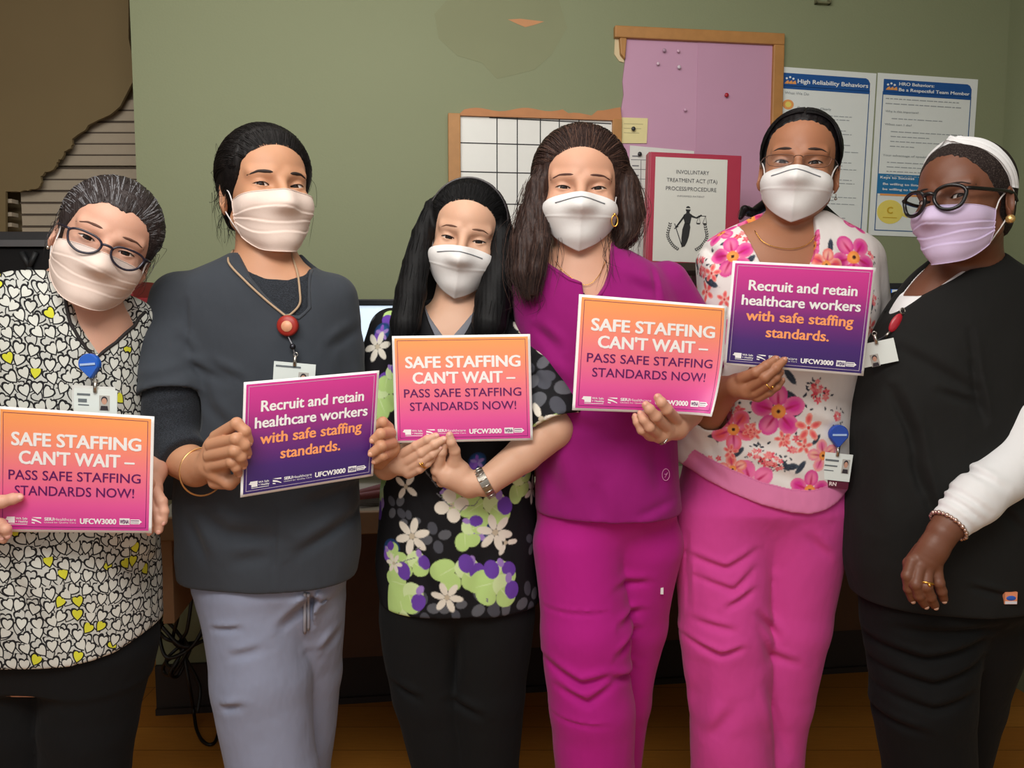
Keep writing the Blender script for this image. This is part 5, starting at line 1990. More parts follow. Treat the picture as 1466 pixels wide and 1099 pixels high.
# ================================================================== man in charcoal scrubs
def do_man():
    H = Head(403, 264, 1.575, yaw=20, pitch=-3, roll=-1, scale=1.08, wide=1.0, hu=0.34, hl=0.26)
    T = Torso([(360, 340, 428, .060), (374, 312, 440, .075), (388, 274, 462, .088), (402, 246, 482, .100), (430, 238, 498, .110), (480, 248, 506, .118), (560, 260, 509, .12),
               (640, 256, 511, .122), (720, 253, 514, .125), (790, 255, 517, .126), (821, 262, 510, .126)], 1.66)
    hR = Hand([[(250, 648, 1.56, 42), (281, 671, 1.50, 33), (303, 664, 1.465, 27), (318, 656, 1.445, 24)], [(306, 640, 1.45, 17), (312, 676, 1.45, 18), (326, 690, 1.44, 12)], [(300, 650, 1.455, 16), (310, 628, 1.45, 13)]],
              [[(309, 625, 1.435, 11.5), (339, 606, 1.400, 10.5), (351, 617, 1.398, 9.5), (356, 631, 1.408, 8.5)],
               [(302, 637, 1.43, 11.5), (338, 628, 1.385, 10.5), (350, 637, 1.392, 9.8), (354, 649, 1.406, 8.5)],
               [(300, 652, 1.432, 11.5), (336, 645, 1.385, 10.5), (345, 654, 1.392, 9.5), (348, 664, 1.406, 8.5)],
               [(302, 667, 1.437, 10.5), (332, 661, 1.395, 9.5), (338, 669, 1.400, 8.8), (341, 676, 1.412, 8)],
               [(308, 690, 1.46, 13), (330, 692, 1.445, 11), (342, 682, 1.44, 9.5), (350, 672, 1.437, 8.5)]])
    hL = Hand([[(500, 632, 1.66, 36), (545, 652, 1.60, 27), (556, 640, 1.565, 22)], [(552, 622, 1.56, 17), (556, 640, 1.56, 20)]],
              [[(556, 612, 1.55, 11), (548, 604, 1.535, 10), (539, 608, 1.54, 9), (533, 612, 1.545, 8)],
               [(559, 620, 1.545, 11.5), (545, 621, 1.505, 10.5), (535, 629, 1.505, 8.5)],
               [(561, 634, 1.545, 11.5), (546, 638, 1.503, 10.5), (533, 648, 1.503, 8.8)],
               [(560, 646, 1.55, 11), (548, 652, 1.512, 9.8), (538, 659, 1.515, 8.2)],
               [(552, 655, 1.58, 12), (538, 650, 1.565, 10.5), (528, 640, 1.55, 9)]])
    sk = skin('skin_warm_tan', (200, 150, 116))
    HB = hairmat('black_hair_man', (13, 11, 11), (34, 29, 28))
    spec = dict(base=(W(390, 900, 1.66)[0], 1.66, 0), label='man in charcoal scrub top with tied back black hair and peach face mask', head=H, torso=T, skin=sk, brow=plain('brow_black_brown', (44, 32, 28), 0.7), neck=(384, 402, 1.655),
                neck_r=(0.056, 0.064), chest_z=W(0, 470, 1.55)[2], hands=[hR, hL], nail=plain('nail_tan', (222, 166, 138), 0.35),
                legs=[[(362, 860, 1.65, .108), (374, 970, 1.63, .102), (391, 1110, 1.61, .092)], [(432, 860, 1.69, .092), (440, 960, 1.73, .076), (428, 1110, 1.75, .068)]],
                pelvis=Torso([(790, 270, 506, .112), (835, 281, 494, .112), (905, 330, 450, .05)], 1.665),
                pants=fabric('grey_blue_twill', (140, 146, 168), wrinkle=0.4),
                leg_wr=[([(318, 1014), (350, 1006)], 5, 8), ([(400, 905), (440, 870), (430, 890)], 8, 10), ([(450, 960), (470, 935)], 6, 8), ([(436, 860), (434, 915)], 5, 5), ([(300, 905), (345, 900)], 4, 6), ([(330, 940), (375, 930)], 3, 9)],
                face=dict(brow=1.75, brow_r=0.36, browlen=0.95, inner=0.0), ph=1.0)
    root, body, tr, pants, skin_fn = make(spec)
    m = M()                                                 # drawstring and pocket edge
    for a, b in (((437, 838), (438, 905)), ((442, 840), (441, 900))):
        pts = [hit(pants, a[0], a[1] + t * (b[1] - a[1]), 1.4, 1.8) + [0, -0.004, 0] for t in (0.15, 0.4, 0.7, 1)]
        m.tube(crom(pts, 4), 0.0035, 6)
    m.build('drawstring', plain('grey_cord', (150, 150, 160), 0.8), tr)
    # dark heather long sleeves and crew shirt under the scrub top
    HE = fabric('dark_heather_knit', (30, 33, 38), heather=(54, 59, 67))
    A = lambda l: [W(a, b, y) for a, b, y, r in l]
    Rr = lambda l: [r for a, b, y, r in l]
    u1 = [(247, 540, 1.58, .056), (243, 628, 1.57, .057), (263, 656, 1.525, .047)]
    u2 = [(490, 560, 1.66, .042), (494, 630, 1.665, .042), (528, 646, 1.615, .037)]
    crew = [(326, 340), (330, 366), (345, 385), (375, 398), (405, 400), (426, 392), (432, 360), (430, 335)]
    nh = (W(384, 402, 1.655), H.Wd((0, 2.0, -6)), 0.062)

    def under(P):
        f = smax(T.sdf(P, -0.008, r=0.02), W(0, 500, 1.55)[2] - P[:, 2], 0.01)
        f = frontcut(P, f, crew, 1.555, 1.66, 0.003, nh)
        for l in (u1, u2):
            g = sleeve(P, A(l), Rr(l)) + cuff_fade(P, A(l)[-1]) * (cloth(P, 0.0015, 1.6) + wr(P, [([(215, 600), (262, 590)], 3, 7), ([(220, 622), (265, 610)], 3, 7), ([(228, 582), (268, 574)], 3, 6)], 1.53, 1.60))
            f = np.minimum(f, g)
        return f
    garment(root, 'undershirt', HE, under, T, 0.0045, extra=A(u1) + A(u2))
    s1 = [(258, 430, 1.65, .060), (247, 500, 1.605, .066), (246, 568, 1.565, .066)]
    s2 = [(476, 426, 1.67, .050), (486, 500, 1.68, .050), (490, 585, 1.66, .048)]
    V = [(324, 352), (352, 395), (404, 448), (424, 454), (437, 441), (430, 384), (424, 345), (345, 335)]
    WRK = [([(262, 512), (285, 530), (330, 545)], 10, 9), ([(200, 545), (245, 540), (285, 525)], 8, 10), ([(285, 530), (300, 580), (330, 610)], 9, 12), ([(300, 520), (350, 545)], 7, 9), ([(255, 480), (280, 512)], 6, 9),
           ([(290, 735), (330, 760), (400, 765)], 6, 16), ([(430, 790), (505, 745)], 7, 12), ([(270, 745), (300, 800)], 6, 14), ([(400, 715), (396, 830)], 3, 5), ([(470, 500), (500, 470)], 4, 9), ([(440, 720), (500, 705)], 5, 12),
           ([(266, 430), (270, 500)], 3, 5), ([(340, 800), (390, 790)], 4, 14)]

    def top(P):
        f = T.sdf(P)
        for l in (s1, s2): f = smin(f, sleeve(P, A(l), Rr(l)), 0.022)
        f = frontcut(P, f, V, 1.55, 1.67, 0.004, nh)
        f = f + (cloth(P, 0.002, 1.0, 0.4) + wr(P, WRK, 1.56, 1.66)) * cuff_fade(P, A(s1)[-1], A(s2)[-1])
        for l in (s1, s2): f = hollow(P, f, A(l), Rr(l))
        return np.maximum(f, -np.maximum(T.sdf(P, -0.012, False), P[:, 2] - T.z0 - 0.03))
    CH = fabric('charcoal_scrub_cloth', (58, 63, 70))
    tp = garment(root, 'scrub_top', CH, top, T, 0.0045, extra=A(s1) + A(s2))
    m = M(); m.tube(edge_pts(top, V[1:6], 1.55, 0.004), 0.0028, 6); m.build('neckline_band', CH, tp)
    surgical_mask(H, root, (MASKP, ELAST), top=-1.15, bot=-11.8)
    # hair combed back to a low tail
    fn, n_, c_ = hair_cap(H, 0.95, ((7.4, -7.4), (0.2, -2.4)), low=-6.5, temple=1.6)
    rng = np.random.default_rng(3)

    def rootp(t):
        a = (t - 0.5) * 2.5
        x = 6.6 * math.sin(a); z = 0.3 + 6.9 * math.cos(a) ** 0.8 if abs(a) < 1.57 else 0.3
        y = -1.6 - 6.3 * max(0, math.cos(a)) ** 0.9
        return np.array((x, y, z))
    st = cap_strands(H, fn, rng, 520, rootp, (0, 10.5, 0.5), 0.35)
    tail = lock(rng, [H.Wd((0, 10.6, 1)), H.Wd((0.2, 12.2, -1.5)), H.Wd((0.2, 12.0, -5.5)), H.Wd((0, 11, -9))], np.array([0.008, 0.012, 0.012, 0.005]), 60)
    wis = []
    for sg, x0 in ((-1, -7.0), (-1, -6.4), (1, 7.0)):
        for _ in range(16):
            b = np.array((x0 + rng.normal() * 0.5, 1.5 + rng.normal() * 1.6, 1.0 + rng.normal() * 3))
            wis.append(H.Wd(crom([b, b + (sg * (0.7 + rng.random()), 0.6, -1.5 + rng.normal()), b + (sg * (0.6 + rng.random() * 1.4), 1.2, -3.4 + rng.normal() * 2), b + (sg * rng.random() * 1.4, 2, -5.5 + rng.normal() * 2)], 5)))
    for _ in range(26):
        b = np.array((-5.5 + rng.normal() * 0.8, 4 + rng.normal() * 1.3, -4 + rng.normal() * 1.0))
        wis.append(H.Wd(crom([b, b + (-0.4, 0.2, -2.0), b + (-0.5 + rng.normal() * 0.7, 0.3, -4.0 + rng.normal())], 5)))
    tailw = lambda P: np.minimum(ell(P, H.Wd((0, 10.8, 0.5)), (0.022, 0.02, 0.025)), chain(P, [H.Wd((0, 11.5, 0)), H.Wd((0.2, 12, -5))], [0.014, 0.012]))
    hair_mesh(root, H, fn, HB, [(st, 0.0008), (tail, 0.001), (wis, 0.0004)], world=tailw, hi=H.pos + 0.18)
    # bangle
    c = W(290, 672, 1.50); d = W(303, 664, 1.465) - W(246, 655, 1.62)
    m = M(); m.tube(ring_pts(c + [0, 0, -0.004], d, 0.043, 40, 1.05), 0.0018, 8, closed=True); m.build('bangle', plain('pale_gold', (226, 176, 116), 0.3, 0.5, metal=0.9), root)
    # lanyard with card
    lan = [hit(top, x, y, 1.3, 1.8) + [0, -0.004, 0] for x, y in ((328, 375), (352, 402), (380, 428), (402, 446))]
    lan2 = [hit(lambda P: np.minimum(np.minimum(top(P), under(P)), skin_fn(P)), x, y, 1.3, 1.8) + [0, -0.005, 0] for x, y in ((421, 372), (427, 392), (430, 415), (430, 435), (418, 449))]
    return dict(root=root, H=H, T=T, top=top, lan=lan, lan2=lan2)


# ================================================================== left woman, heart print
def heartmat():
    t = NT('heart_print_cloth')
    tc = t.n('ShaderNodeTexCoord'); sp = t.n('ShaderNodeSeparateXYZ'); t.l(tc.outputs['Object'], sp.inputs[0])
    u = t.math('ADD', sp.outputs[0], t.math('MULTIPLY', sp.outputs[1], 0.8))
    base = None

    def layer(scale, ox, oz, seed):
        cb = t.n('ShaderNodeCombineXYZ')
        t.l(t.math('MULTIPLY_ADD', u, scale, ox), cb.inputs[0]); t.l(t.math('MULTIPLY_ADD', sp.outputs[2], scale, oz), cb.inputs[1])
        vo = t.n('ShaderNodeTexVoronoi', voronoi_dimensions='2D'); vo.inputs['Scale'].default_value = 1.0; vo.inputs['Randomness'].default_value = 0.62
        t.l(cb.outputs[0], vo.inputs['Vector'])
        sub = t.n('ShaderNodeVectorMath', operation='SUBTRACT'); t.l(cb.outputs[0], sub.inputs[0]); t.l(vo.outputs['Position'], sub.inputs[1])
        s2 = t.n('ShaderNodeSeparateXYZ'); t.l(sub.outputs[0], s2.inputs[0])
        sc = t.n('ShaderNodeSeparateColor'); t.l(vo.outputs['Color'], sc.inputs[0])
        a = t.math('MULTIPLY', t.math('SUBTRACT', sc.outputs[0], 0.5), 1.5)
        ca, sa = t.math('COSINE', a), t.math('SINE', a)
        x = t.math('ADD', t.math('MULTIPLY', s2.outputs[0], ca), t.math('MULTIPLY', s2.outputs[1], sa))
        y = t.math('SUBTRACT', t.math('MULTIPLY', s2.outputs[1], ca), t.math('MULTIPLY', s2.outputs[0], sa))
        ax = t.math('ABSOLUTE', x)
        yy = t.math('SUBTRACT', t.math('ADD', y, 0.06), t.math('MULTIPLY', t.math('POWER', ax, 0.75), 0.55))
        r = t.math('SQRT', t.math('ADD', t.math('MULTIPLY', t.math('MULTIPLY', x, x), 0.86), t.math('MULTIPLY', yy, yy)))
        return r, sc
    r1, c1 = layer(38.0, 3.3, 7.1, 0)
    r2, c2 = layer(40.0, 11.7, 2.4, 1)
    BLK = rgba((34, 34, 36)); GR = rgba((212, 214, 206)); GR2 = rgba((196, 198, 192)); YE = rgba((214, 214, 62))
    y2 = t.math('GREATER_THAN', c2.outputs[1], 0.985)
    base = t.mix(y2, GR2, YE)
    o2 = t.math('LESS_THAN', t.math('ABSOLUTE', t.math('SUBTRACT', r2, 0.40)), 0.055)
    b2 = t.mix(o2, t.mix(t.math('LESS_THAN', r2, 0.40), GR2, base), BLK)
    y1 = t.math('GREATER_THAN', c1.outputs[1], 0.93)
    in1 = t.math('LESS_THAN', r1, 0.39)
    o1 = t.math('LESS_THAN', t.math('ABSOLUTE', t.math('SUBTRACT', r1, 0.39)), 0.062)
    col = t.mix(o1, t.mix(in1, b2, t.mix(y1, GR, YE)), BLK)
    t.col(col); t.rough(0.85, 0.2)
    t.bump(t.noise(t.coords((1, 1, 0.6)), 11.0, 3, 0.55), 0.6, 0.012)
    return t.m


def do_w1():
    H = Head(153, 352, 1.43, yaw=2, pitch=6, roll=23, scale=1.03, wide=1.0, hu=0.40, hl=0.28)
    T = Torso([(388, 50, 128, .058, 1.545), (396, -6, 145, .082), (410, -45, 165, .10), (430, -54, 182, .112), (448, -56, 198, .118), (475, -56, 206, .124), (600, -50, 209, .132), (700, -48, 215, .138),
               (800, -50, 222, .142), (880, -48, 224, .142), (962, -44, 222, .14)], 1.56)
    hR = Hand([[(-110, 700, 1.46, 38), (-60, 735, 1.42, 30), (-24, 742, 1.395, 23)], [(-22, 728, 1.39, 15), (-8, 752, 1.385, 13)]],
              [[(-22, 722, 1.37, 13), (2, 718, 1.355, 11), (18, 714, 1.358, 9.5), (27, 712, 1.362, 8)],
               [(-18, 738, 1.40, 10), (4, 728, 1.398, 9), (22, 722, 1.395, 8)], [(-16, 748, 1.40, 10), (6, 740, 1.398, 9), (24, 736, 1.395, 8)],
               [(-14, 756, 1.395, 10), (0, 750, 1.362, 10), (8, 757, 1.352, 9), (10, 764, 1.355, 8)], [(-14, 764, 1.395, 9.5), (-2, 766, 1.375, 9), (5, 772, 1.365, 7.5)]])
    hL = Hand([[(232, 640, 1.70, 36), (222, 668, 1.52, 27), (214, 690, 1.43, 22)], [(206, 700, 1.42, 17), (220, 704, 1.42, 16)]],
              [[(222, 702, 1.41, 10.5), (231, 718, 1.40, 10), (234, 732, 1.395, 9), (233, 746, 1.392, 8)], [(215, 712, 1.405, 10.5), (224, 732, 1.395, 10), (228, 745, 1.39, 9), (227, 758, 1.388, 8)],
               [(206, 714, 1.405, 10.5), (214, 736, 1.395, 9.5), (216, 750, 1.392, 8.5), (214, 760, 1.392, 7.5)], [(198, 712, 1.405, 10), (203, 732, 1.4, 9), (204, 744, 1.397, 8), (203, 752, 1.397, 7)],
               [(212, 692, 1.40, 12), (206, 706, 1.385, 10), (200, 720, 1.383, 9)]])
    sk = skin('skin_fair_pink', (218, 170, 146))
    HB = [hairmat('greying_hair', (46, 38, 37), (84, 78, 78)), plain('silver_strand', (138, 138, 142), 0.6, 0.15)]
    BR = plain('brow_brown', (96, 64, 52), 0.7)
    spec = dict(base=(W(90, 900, 1.56)[0], 1.56, 0), label='woman at far left in glasses and grey heart print scrub top', head=H, torso=T, skin=sk, brow=BR, neck=(118, 412, 1.545),
                neck_r=(0.054, 0.064), chest_z=W(0, 530, 1.45)[2], hands=[hR, hL], nail=plain('nail_pink', (232, 176, 160), 0.35),
                legs=[[(20, 930, 1.57, .115), (22, 1030, 1.57, .10), (24, 1110, 1.57, .09)], [(140, 920, 1.56, .108), (126, 1030, 1.56, .092), (120, 1110, 1.56, .085)]],
                pelvis=Torso([(820, -45, 215, .128), (920, -42, 212, .13), (960, -36, 200, .115)], 1.565),
                pants=fabric('black_twill', (18, 20, 22), sheen=0.02), face=dict(brow=2.0, brow_r=0.27, browlen=1.0, inner=0.22), ph=2.0)
    root, body, tr, pants, skin_fn = make(spec)
    A = lambda l: [W(a, b, y) for a, b, y, r in l]
    Rr = lambda l: [r for a, b, y, r in l]
    s1 = [(-40, 425, 1.56, .062), (-95, 520, 1.56, .066), (-120, 590, 1.55, .066)]
    s2 = [(186, 465, 1.58, .052), (204, 540, 1.64, .054), (214, 590, 1.68, .052)]
    ua = [(-110, 560, 1.55, .045), (-125, 650, 1.53, .043), (-80, 720, 1.44, .034)]
    ub = [(212, 560, 1.67, .042), (228, 630, 1.70, .04), (224, 660, 1.56, .03)]
    m = M()
    V = [(74, 372), (77, 398), (100, 463), (127, 511), (146, 490), (160, 466), (165, 440), (158, 405), (150, 372)]
    cut = [(320, 850), (224, 878), (206, 903), (180, 930), (150, 946), (100, 956), (0, 958), (-150, 955), (-150, 1200), (320, 1200)]
    nh = (W(118, 412, 1.545), H.Wd((0, 2, -6)), 0.060)
    WRK = [([(20, 800), (60, 900)], 4, 18), ([(150, 780), (190, 880)], 5, 16), ([(170, 470), (196, 520)], 5, 9), ([(30, 430), (60, 470)], 4, 12), ([(130, 520), (140, 575)], 4, 12), ([(90, 790), (110, 930)], 4, 20)]

    def top(P):
        f = T.sdf(P)
        for l in (s1, s2): f = smin(f, sleeve(P, A(l), Rr(l)), 0.022)
        f = frontcut(P, f, V, 1.445, 1.56, 0.004, nh)
        d = polysdf(P[:, 0], P[:, 2], xz(cut, 1.43))
        f = smax(f, -d, 0.004)
        f = f + (cloth(P, 0.002, 1.0, 1.4) + wr(P, WRK, 1.44, 1.56)) * cuff_fade(P, A(s1)[-1], A(s2)[-1])
        for l in (s1, s2): f = hollow(P, f, A(l), Rr(l))
        return f
    tp = garment(root, 'scrub_top', heartmat(), top, T, 0.005, extra=A(s1) + A(s2))
    m = M()
    pts = edge_pts(top, [(77, 398), (100, 463), (127, 511), (146, 490), (160, 466), (165, 445)], 1.445)
    m.tube(pts, 0.0032, 8); m.build('neck_piping', plain('black_piping', (40, 36, 36), 0.8), tp)
    surgical_mask(H, root, (MASKP, ELAST), top=-1.2, bot=-11.2, folds=0.55, bulge=0.5)
    fn, n_, c_ = hair_cap(H, 0.9, ((7.0, -7.4), (0.0, -2.2)), low=-5.0, peak=0.9, temple=1.0)
    rng = np.random.default_rng(8)

    def rootp(t):
        a = (t - 0.5) * 2.6
        return np.array((6.6 * math.sin(a), -1.5 - 6.2 * max(0, math.cos(a)) ** 0.9, 0.2 + 7.0 * max(0.0, math.cos(a)) ** 0.8))
    st = cap_strands(H, fn, rng, 560, rootp, (0, 10, 1.5), 0.45)
    wis = []
    for sg in (-1, 1):
        for _ in range(34):
            b = np.array((sg * (6.8 + rng.normal() * 0.4), 1.0 + rng.normal() * 2, 2.0 + rng.normal() * 2.2))
            wis.append(H.Wd(crom([b, b + (sg * (0.8 + rng.random() * .6), 0.6, -0.8), b + (sg * (1.0 + rng.random() * 0.9), 1.0, -2.4 + rng.normal()), b + (sg * (0.5 + rng.random()), 1, -4.4 + rng.normal())], 5)))
    bun = lambda P: ell(P, H.Wd((0, 11.0, 2.5)), (0.035, 0.03, 0.035))
    hair_mesh(root, H, fn, HB, [(st, 0.0008), (wis, 0.0004)], world=bun, hi=H.pos + 0.17)
    shp = [(2.55, 0.95), (2.75, 0.3), (2.1, -1.2), (0.5, -2.0), (-1.2, -1.7), (-2.3, -0.7), (-2.45, 0.5), (-1.5, 1.25), (0.3, 1.45), (1.7, 1.35)]
    glasses(root, H, plain('navy_black_acetate', (34, 32, 48), 0.25, 0.5), shp, half=3.35, tube=0.2, y=-10.6, z=-0.55, wrap=1.6, temple_z=0.9)
    m = M(); pp = H.Wd((-7.9, 0.7, -4.3)); V_, F_, _ = sphere_geo(pp, 0.0035, (0, 0, 1), 8, 12); m.add(V_, F_); m.build('earring', SILVER, root)
    idcard('badge', 137, 578, 1.405, 62, 42, 3, 'white identity badge on a blue reel at the left woman\'s neckline', pic=(0.42, 0.1), lines=((-0.85, -0.25, 0.62, 0.07), (-0.8, -0.4, 0.2, 0.12), (-0.8, -0.3, -0.1, 0.04)),
           reel=(127, 521, 15, (36, 96, 196)), extra_card=(-0.12, 0.42, (214, 216, 212), None), grp='identity badges')
    return dict(root=root, H=H, T=T, top=top)


# ================================================================== woman with headband, black floral
def painted(root, name, fn, T, mat, h, extra, paint, base, pad=0.14):
    lo = np.array([(T.cx - T.a).min() - pad, (T.cy - T.b).min() - pad, T.z0 - 0.02]); hi = np.array([(T.cx + T.a).max() + pad, (T.cy + T.b).max() + pad, T.z1 + 0.03])
    a, b = bbox(extra, 0.09); lo = np.minimum(lo, a); hi = np.maximum(hi, b)
    V, Q = surf(fn, lo, hi, h, 3.0)
    V = relax(V, Q, 1)
    V, Q = subdiv(V, Q)
    V = relax(V, Q, 1)
    N = vnormals(V, Q)
    p = Paint(V, N, base)
    paint(p)
    m = M(); m.add(V, Q)
    return m.build(name, mat, root, colors=p.c)


def do_w2():
    H = Head(663, 343, 1.665, yaw=-4, pitch=5, roll=9, scale=1.02, wide=0.98, hu=0.36, hl=0.25)
    T = Torso([(428, 622, 690, .055), (440, 592, 714, .072), (452, 562, 742, .086), (466, 548, 760, .096), (520, 546, 772, .112), (600, 549, 768, .12), (700, 545, 765, .125), (800, 539, 769, .128), (857, 544, 772, .128)], 1.75)
    hR = Hand([[(528, 640, 1.72, 38), (553, 668, 1.625, 26), (568, 664, 1.59, 22)], [(572, 650, 1.585, 15), (578, 668, 1.58, 17), (584, 674, 1.575, 12)]],
              [[(574, 651, 1.575, 11), (596, 638, 1.555, 9.6), (612, 629, 1.546, 8.6), (624, 624, 1.548, 7.2)],
               [(580, 662, 1.572, 11), (604, 648, 1.550, 9.6), (622, 636, 1.544, 8.6), (635, 629, 1.546, 7.2)],
               [(584, 671, 1.573, 10.5), (604, 660, 1.553, 9.2), (619, 650, 1.548, 8.4), (629, 642, 1.550, 7)],
               [(585, 678, 1.576, 10), (601, 671, 1.560, 8.6), (612, 663, 1.556, 7.8), (620, 656, 1.558, 6.6)],
               [(566, 646, 1.60, 11), (585, 638, 1.59, 9.5), (604, 630, 1.578, 8.2)]])
    hL = Hand([[(780, 560, 1.64, 40), (793, 614, 1.605, 39), (750, 650, 1.60, 36), (697, 690, 1.585, 28), (672, 692, 1.58, 25), (645, 680, 1.575, 22)], [(672, 700, 1.585, 17), (640, 684, 1.575, 17), (627, 674, 1.570, 12)], [(660, 672, 1.578, 18), (650, 660, 1.572, 14)]],
              [[(652, 660, 1.568, 12.5), (651, 645, 1.556, 10.5), (646, 633, 1.546, 9), (643.5, 623, 1.545, 7.4)],
               [(628, 664, 1.568, 12), (632, 647, 1.556, 10), (636, 636, 1.556, 8.6), (638, 628, 1.560, 7.4)],
               [(624, 672, 1.575, 11.5), (629, 655, 1.582, 9.5), (637, 645, 1.582, 8.5), (642, 640, 1.582, 7.4)],
               [(626, 682, 1.582, 11), (632, 664, 1.592, 9.5), (642, 656, 1.592, 8.2)],
               [(632, 690, 1.59, 10.5), (640, 674, 1.602, 9), (650, 668, 1.602, 7.6)]])
    sk = skin('skin_light_warm', (214, 172, 144))
    HB = hairmat('black_hair_long', (9, 9, 10), (20, 19, 21), rough=0.6)
    BR = plain('brow_soft_brown', (104, 70, 54), 0.7)
    spec = dict(base=(W(655, 900, 1.75)[0], 1.75, 0), label='woman in black floral scrub top with long black hair and a headband', head=H, torso=T, skin=sk, brow=BR, neck=(655, 446, 1.745),
                neck_r=(0.048, 0.056), chest_z=W(0, 520, 1.65)[2], hands=[hR, hL], nail=plain('nail_light', (228, 178, 160), 0.35),
                legs=[[(606, 880, 1.75, .102), (618, 990, 1.75, .088), (642, 1110, 1.75, .074)], [(702, 880, 1.75, .102), (694, 990, 1.75, .09), (694, 1110, 1.75, .076)]],
                pelvis=Torso([(800, 548, 765, .115), (850, 548, 762, .118), (925, 596, 712, .05)], 1.75),
                pants=fabric('black_work_trousers', (18, 19, 20), sheen=0.02), face=dict(brow=1.85, inner=0.22, brow_r=0.24, browlen=0.92, lash=0.085), ph=3.0,
                leg_wr=[([(640, 1010), (690, 1030)], 5, 9), ([(655, 900), (648, 1000)], 6, 12), ([(560, 990), (600, 1005)], 5, 9)])
    root, body, tr, pants, skin_fn = make(spec)
    A = lambda l: [W(a, b, y) for a, b, y, r in l]
    Rr = lambda l: [r for a, b, y, r in l]
    s1 = [(736, 476, 1.725, .054), (772, 540, 1.65, .062), (797, 608, 1.605, .064)]
    s2 = [(560, 474, 1.76, .050), (541, 545, 1.75, .055), (535, 640, 1.72, .056)]
    V = [(590, 400), (597, 430), (612, 462), (640, 515), (668, 472), (684, 440), (692, 400)]
    V2 = [(592, 400), (600, 430), (614, 455), (640, 490), (664, 462), (682, 438), (690, 400)]
    nh = (W(655, 446, 1.745), H.Wd((0, 2, -6)), 0.056)

    def under(P):
        f = smax(T.sdf(P, -0.008, r=0.02), W(0, 540, 1.65)[2] - P[:, 2], 0.01)
        return frontcut(P, f, V2, 1.65, 1.75, 0.003, nh)
    garment(root, 'undershirt', fabric('grey_knit', (120, 122, 130)), under, T, 0.005, zlo=W(0, 540, 1.65)[2])
    WRK = [([(560, 590), (600, 700)], 5, 16), ([(720, 640), (740, 720)], 5, 14), ([(600, 780), (620, 860)], 4, 16), ([(690, 790), (680, 870)], 4, 18), ([(745, 520), (790, 560)], 5, 10), ([(560, 480), (580, 520)], 4, 9)]

    def top(P):
        f = T.sdf(P)
        for l in (s1, s2): f = smin(f, sleeve(P, A(l), Rr(l)), 0.022)
        f = frontcut(P, f, V, 1.645, 1.75, 0.004, nh)
        f = f + (cloth(P, 0.0022, 1.0, 2.4) + wr(P, WRK, 1.64, 1.75)) * cuff_fade(P, A(s1)[-1], A(s2)[-1])
        for l in (s1, s2): f = hollow(P, f, A(l), Rr(l))
        return np.maximum(f, -np.maximum(T.sdf(P, -0.012, False), P[:, 2] - T.z0 - 0.03))
    LIME, LIME2, PUR, GRY, WHT, BLU, LIL = (184, 216, 134), (206, 228, 168), (106, 66, 166), (92, 94, 100), (228, 222, 208), (44, 92, 150), (160, 130, 200)

    def paint(p):
        rng = p.rng

        def butter(px, py, R, rot=0.0, flip=1, purple=True, i=None):
            i = p.at(px, py) if i is None else i
            if i is None: return
            k, x, y = p.local(i, R * 1.5)
            c, s = math.cos(rot), math.sin(rot)

            def ov(a, b, rx, ry, an, col, **kw):
                a *= flip; an *= flip
                p.oval(k, x, y, (a * c - b * s) * R, (a * s + b * c) * R, rx * R, ry * R, an + rot, col, 0.0012, **kw)
            ov(-0.55, 0.20, 0.50, 0.40, 0.3, LIME); ov(-0.30, -0.25, 0.42, 0.34, -0.8, LIME); ov(0.35, 0.15, 0.46, 0.42, -0.4, LIME2); ov(0.50, -0.30, 0.42, 0.40, 0.5, LIME)
            if purple: ov(0.72, -0.05, 0.30, 0.36, 0.2, PUR); ov(0.55, 0.42, 0.14, 0.2, 0, LIL)
            ov(-0.35, 0.15, 0.30, 0.02, 0.4, LIME2); ov(0.35, -0.1, 0.3, 0.02, -0.8, LIME2)

        def daisy(px, py, R, rot=0.0, n=6, col=WHT, w=0.21, i=None):
            i = p.at(px, py) if i is None else i
            if i is None: return
            p.petals(i, n, R, R * w, [col], rot, 0.15)
            k, x, y = p.local(i, R); p.oval(k, x, y, 0, 0, R * 0.16, R * 0.16, 0, (196, 184, 160), 0.001)

        def leafs(px, py, R, rot=0.0, n=4, i=None, col=GRY):
            i = p.at(px, py) if i is None else i
            if i is None: return
            p.petals(i, n, R, R * 0.3, [col, (74, 76, 84)], rot, 0.2)

        def blues(px, py, R, i=None):
            i = p.at(px, py) if i is None else i
            if i is None: return
            k, x, y = p.local(i, R * 1.3)
            p.oval(k, x, y, 0, 0.1 * R, R * 0.7, R * 0.6, 0.5, BLU, 0.004, (24, 40, 80)); p.oval(k, x, y, -0.3 * R, -0.2 * R, R * 0.5, R * 0.35, 1.2, (120, 80, 180), 0.002)
            p.petals(i, 5, R * 0.6, R * 0.14, [LIL, (140, 90, 190)], 0.4, 0.1)
        # scattered dim flowers everywhere first
        kinds = [lambda j: leafs(0, 0, 0.035, rng.random() * 6, 4, j), lambda j: daisy(0, 0, 0.032, rng.random() * 6, 6, WHT, 0.21, j), lambda j: butter(0, 0, 0.045, rng.random() * 6, 1, True, j)]
        side = np.where((p.N @ np.array([0, -1.0, 0])) < 0.35)[0]
        pts = []
        for j in rng.permutation(side):
            if all(np.linalg.norm(p.V[j] - q) > 0.085 for q in pts):
                pts.append(p.V[j]); kinds[len(pts) % 3](j)
            if len(pts) > 60: break
        for a in ((617, 763, .034, 0.3), (560, 720, .03, 0.9), (770, 770, .03, 1.0), (765, 850, .04, 0.2), (600, 865, .036, 0.1), (700, 870, .038, 0.7), (655, 875, .03, 0.3), (580, 745, .025, 0.2), (782, 555, .05, 0.5), (763, 525, .035, 1.2)): leafs(*a)
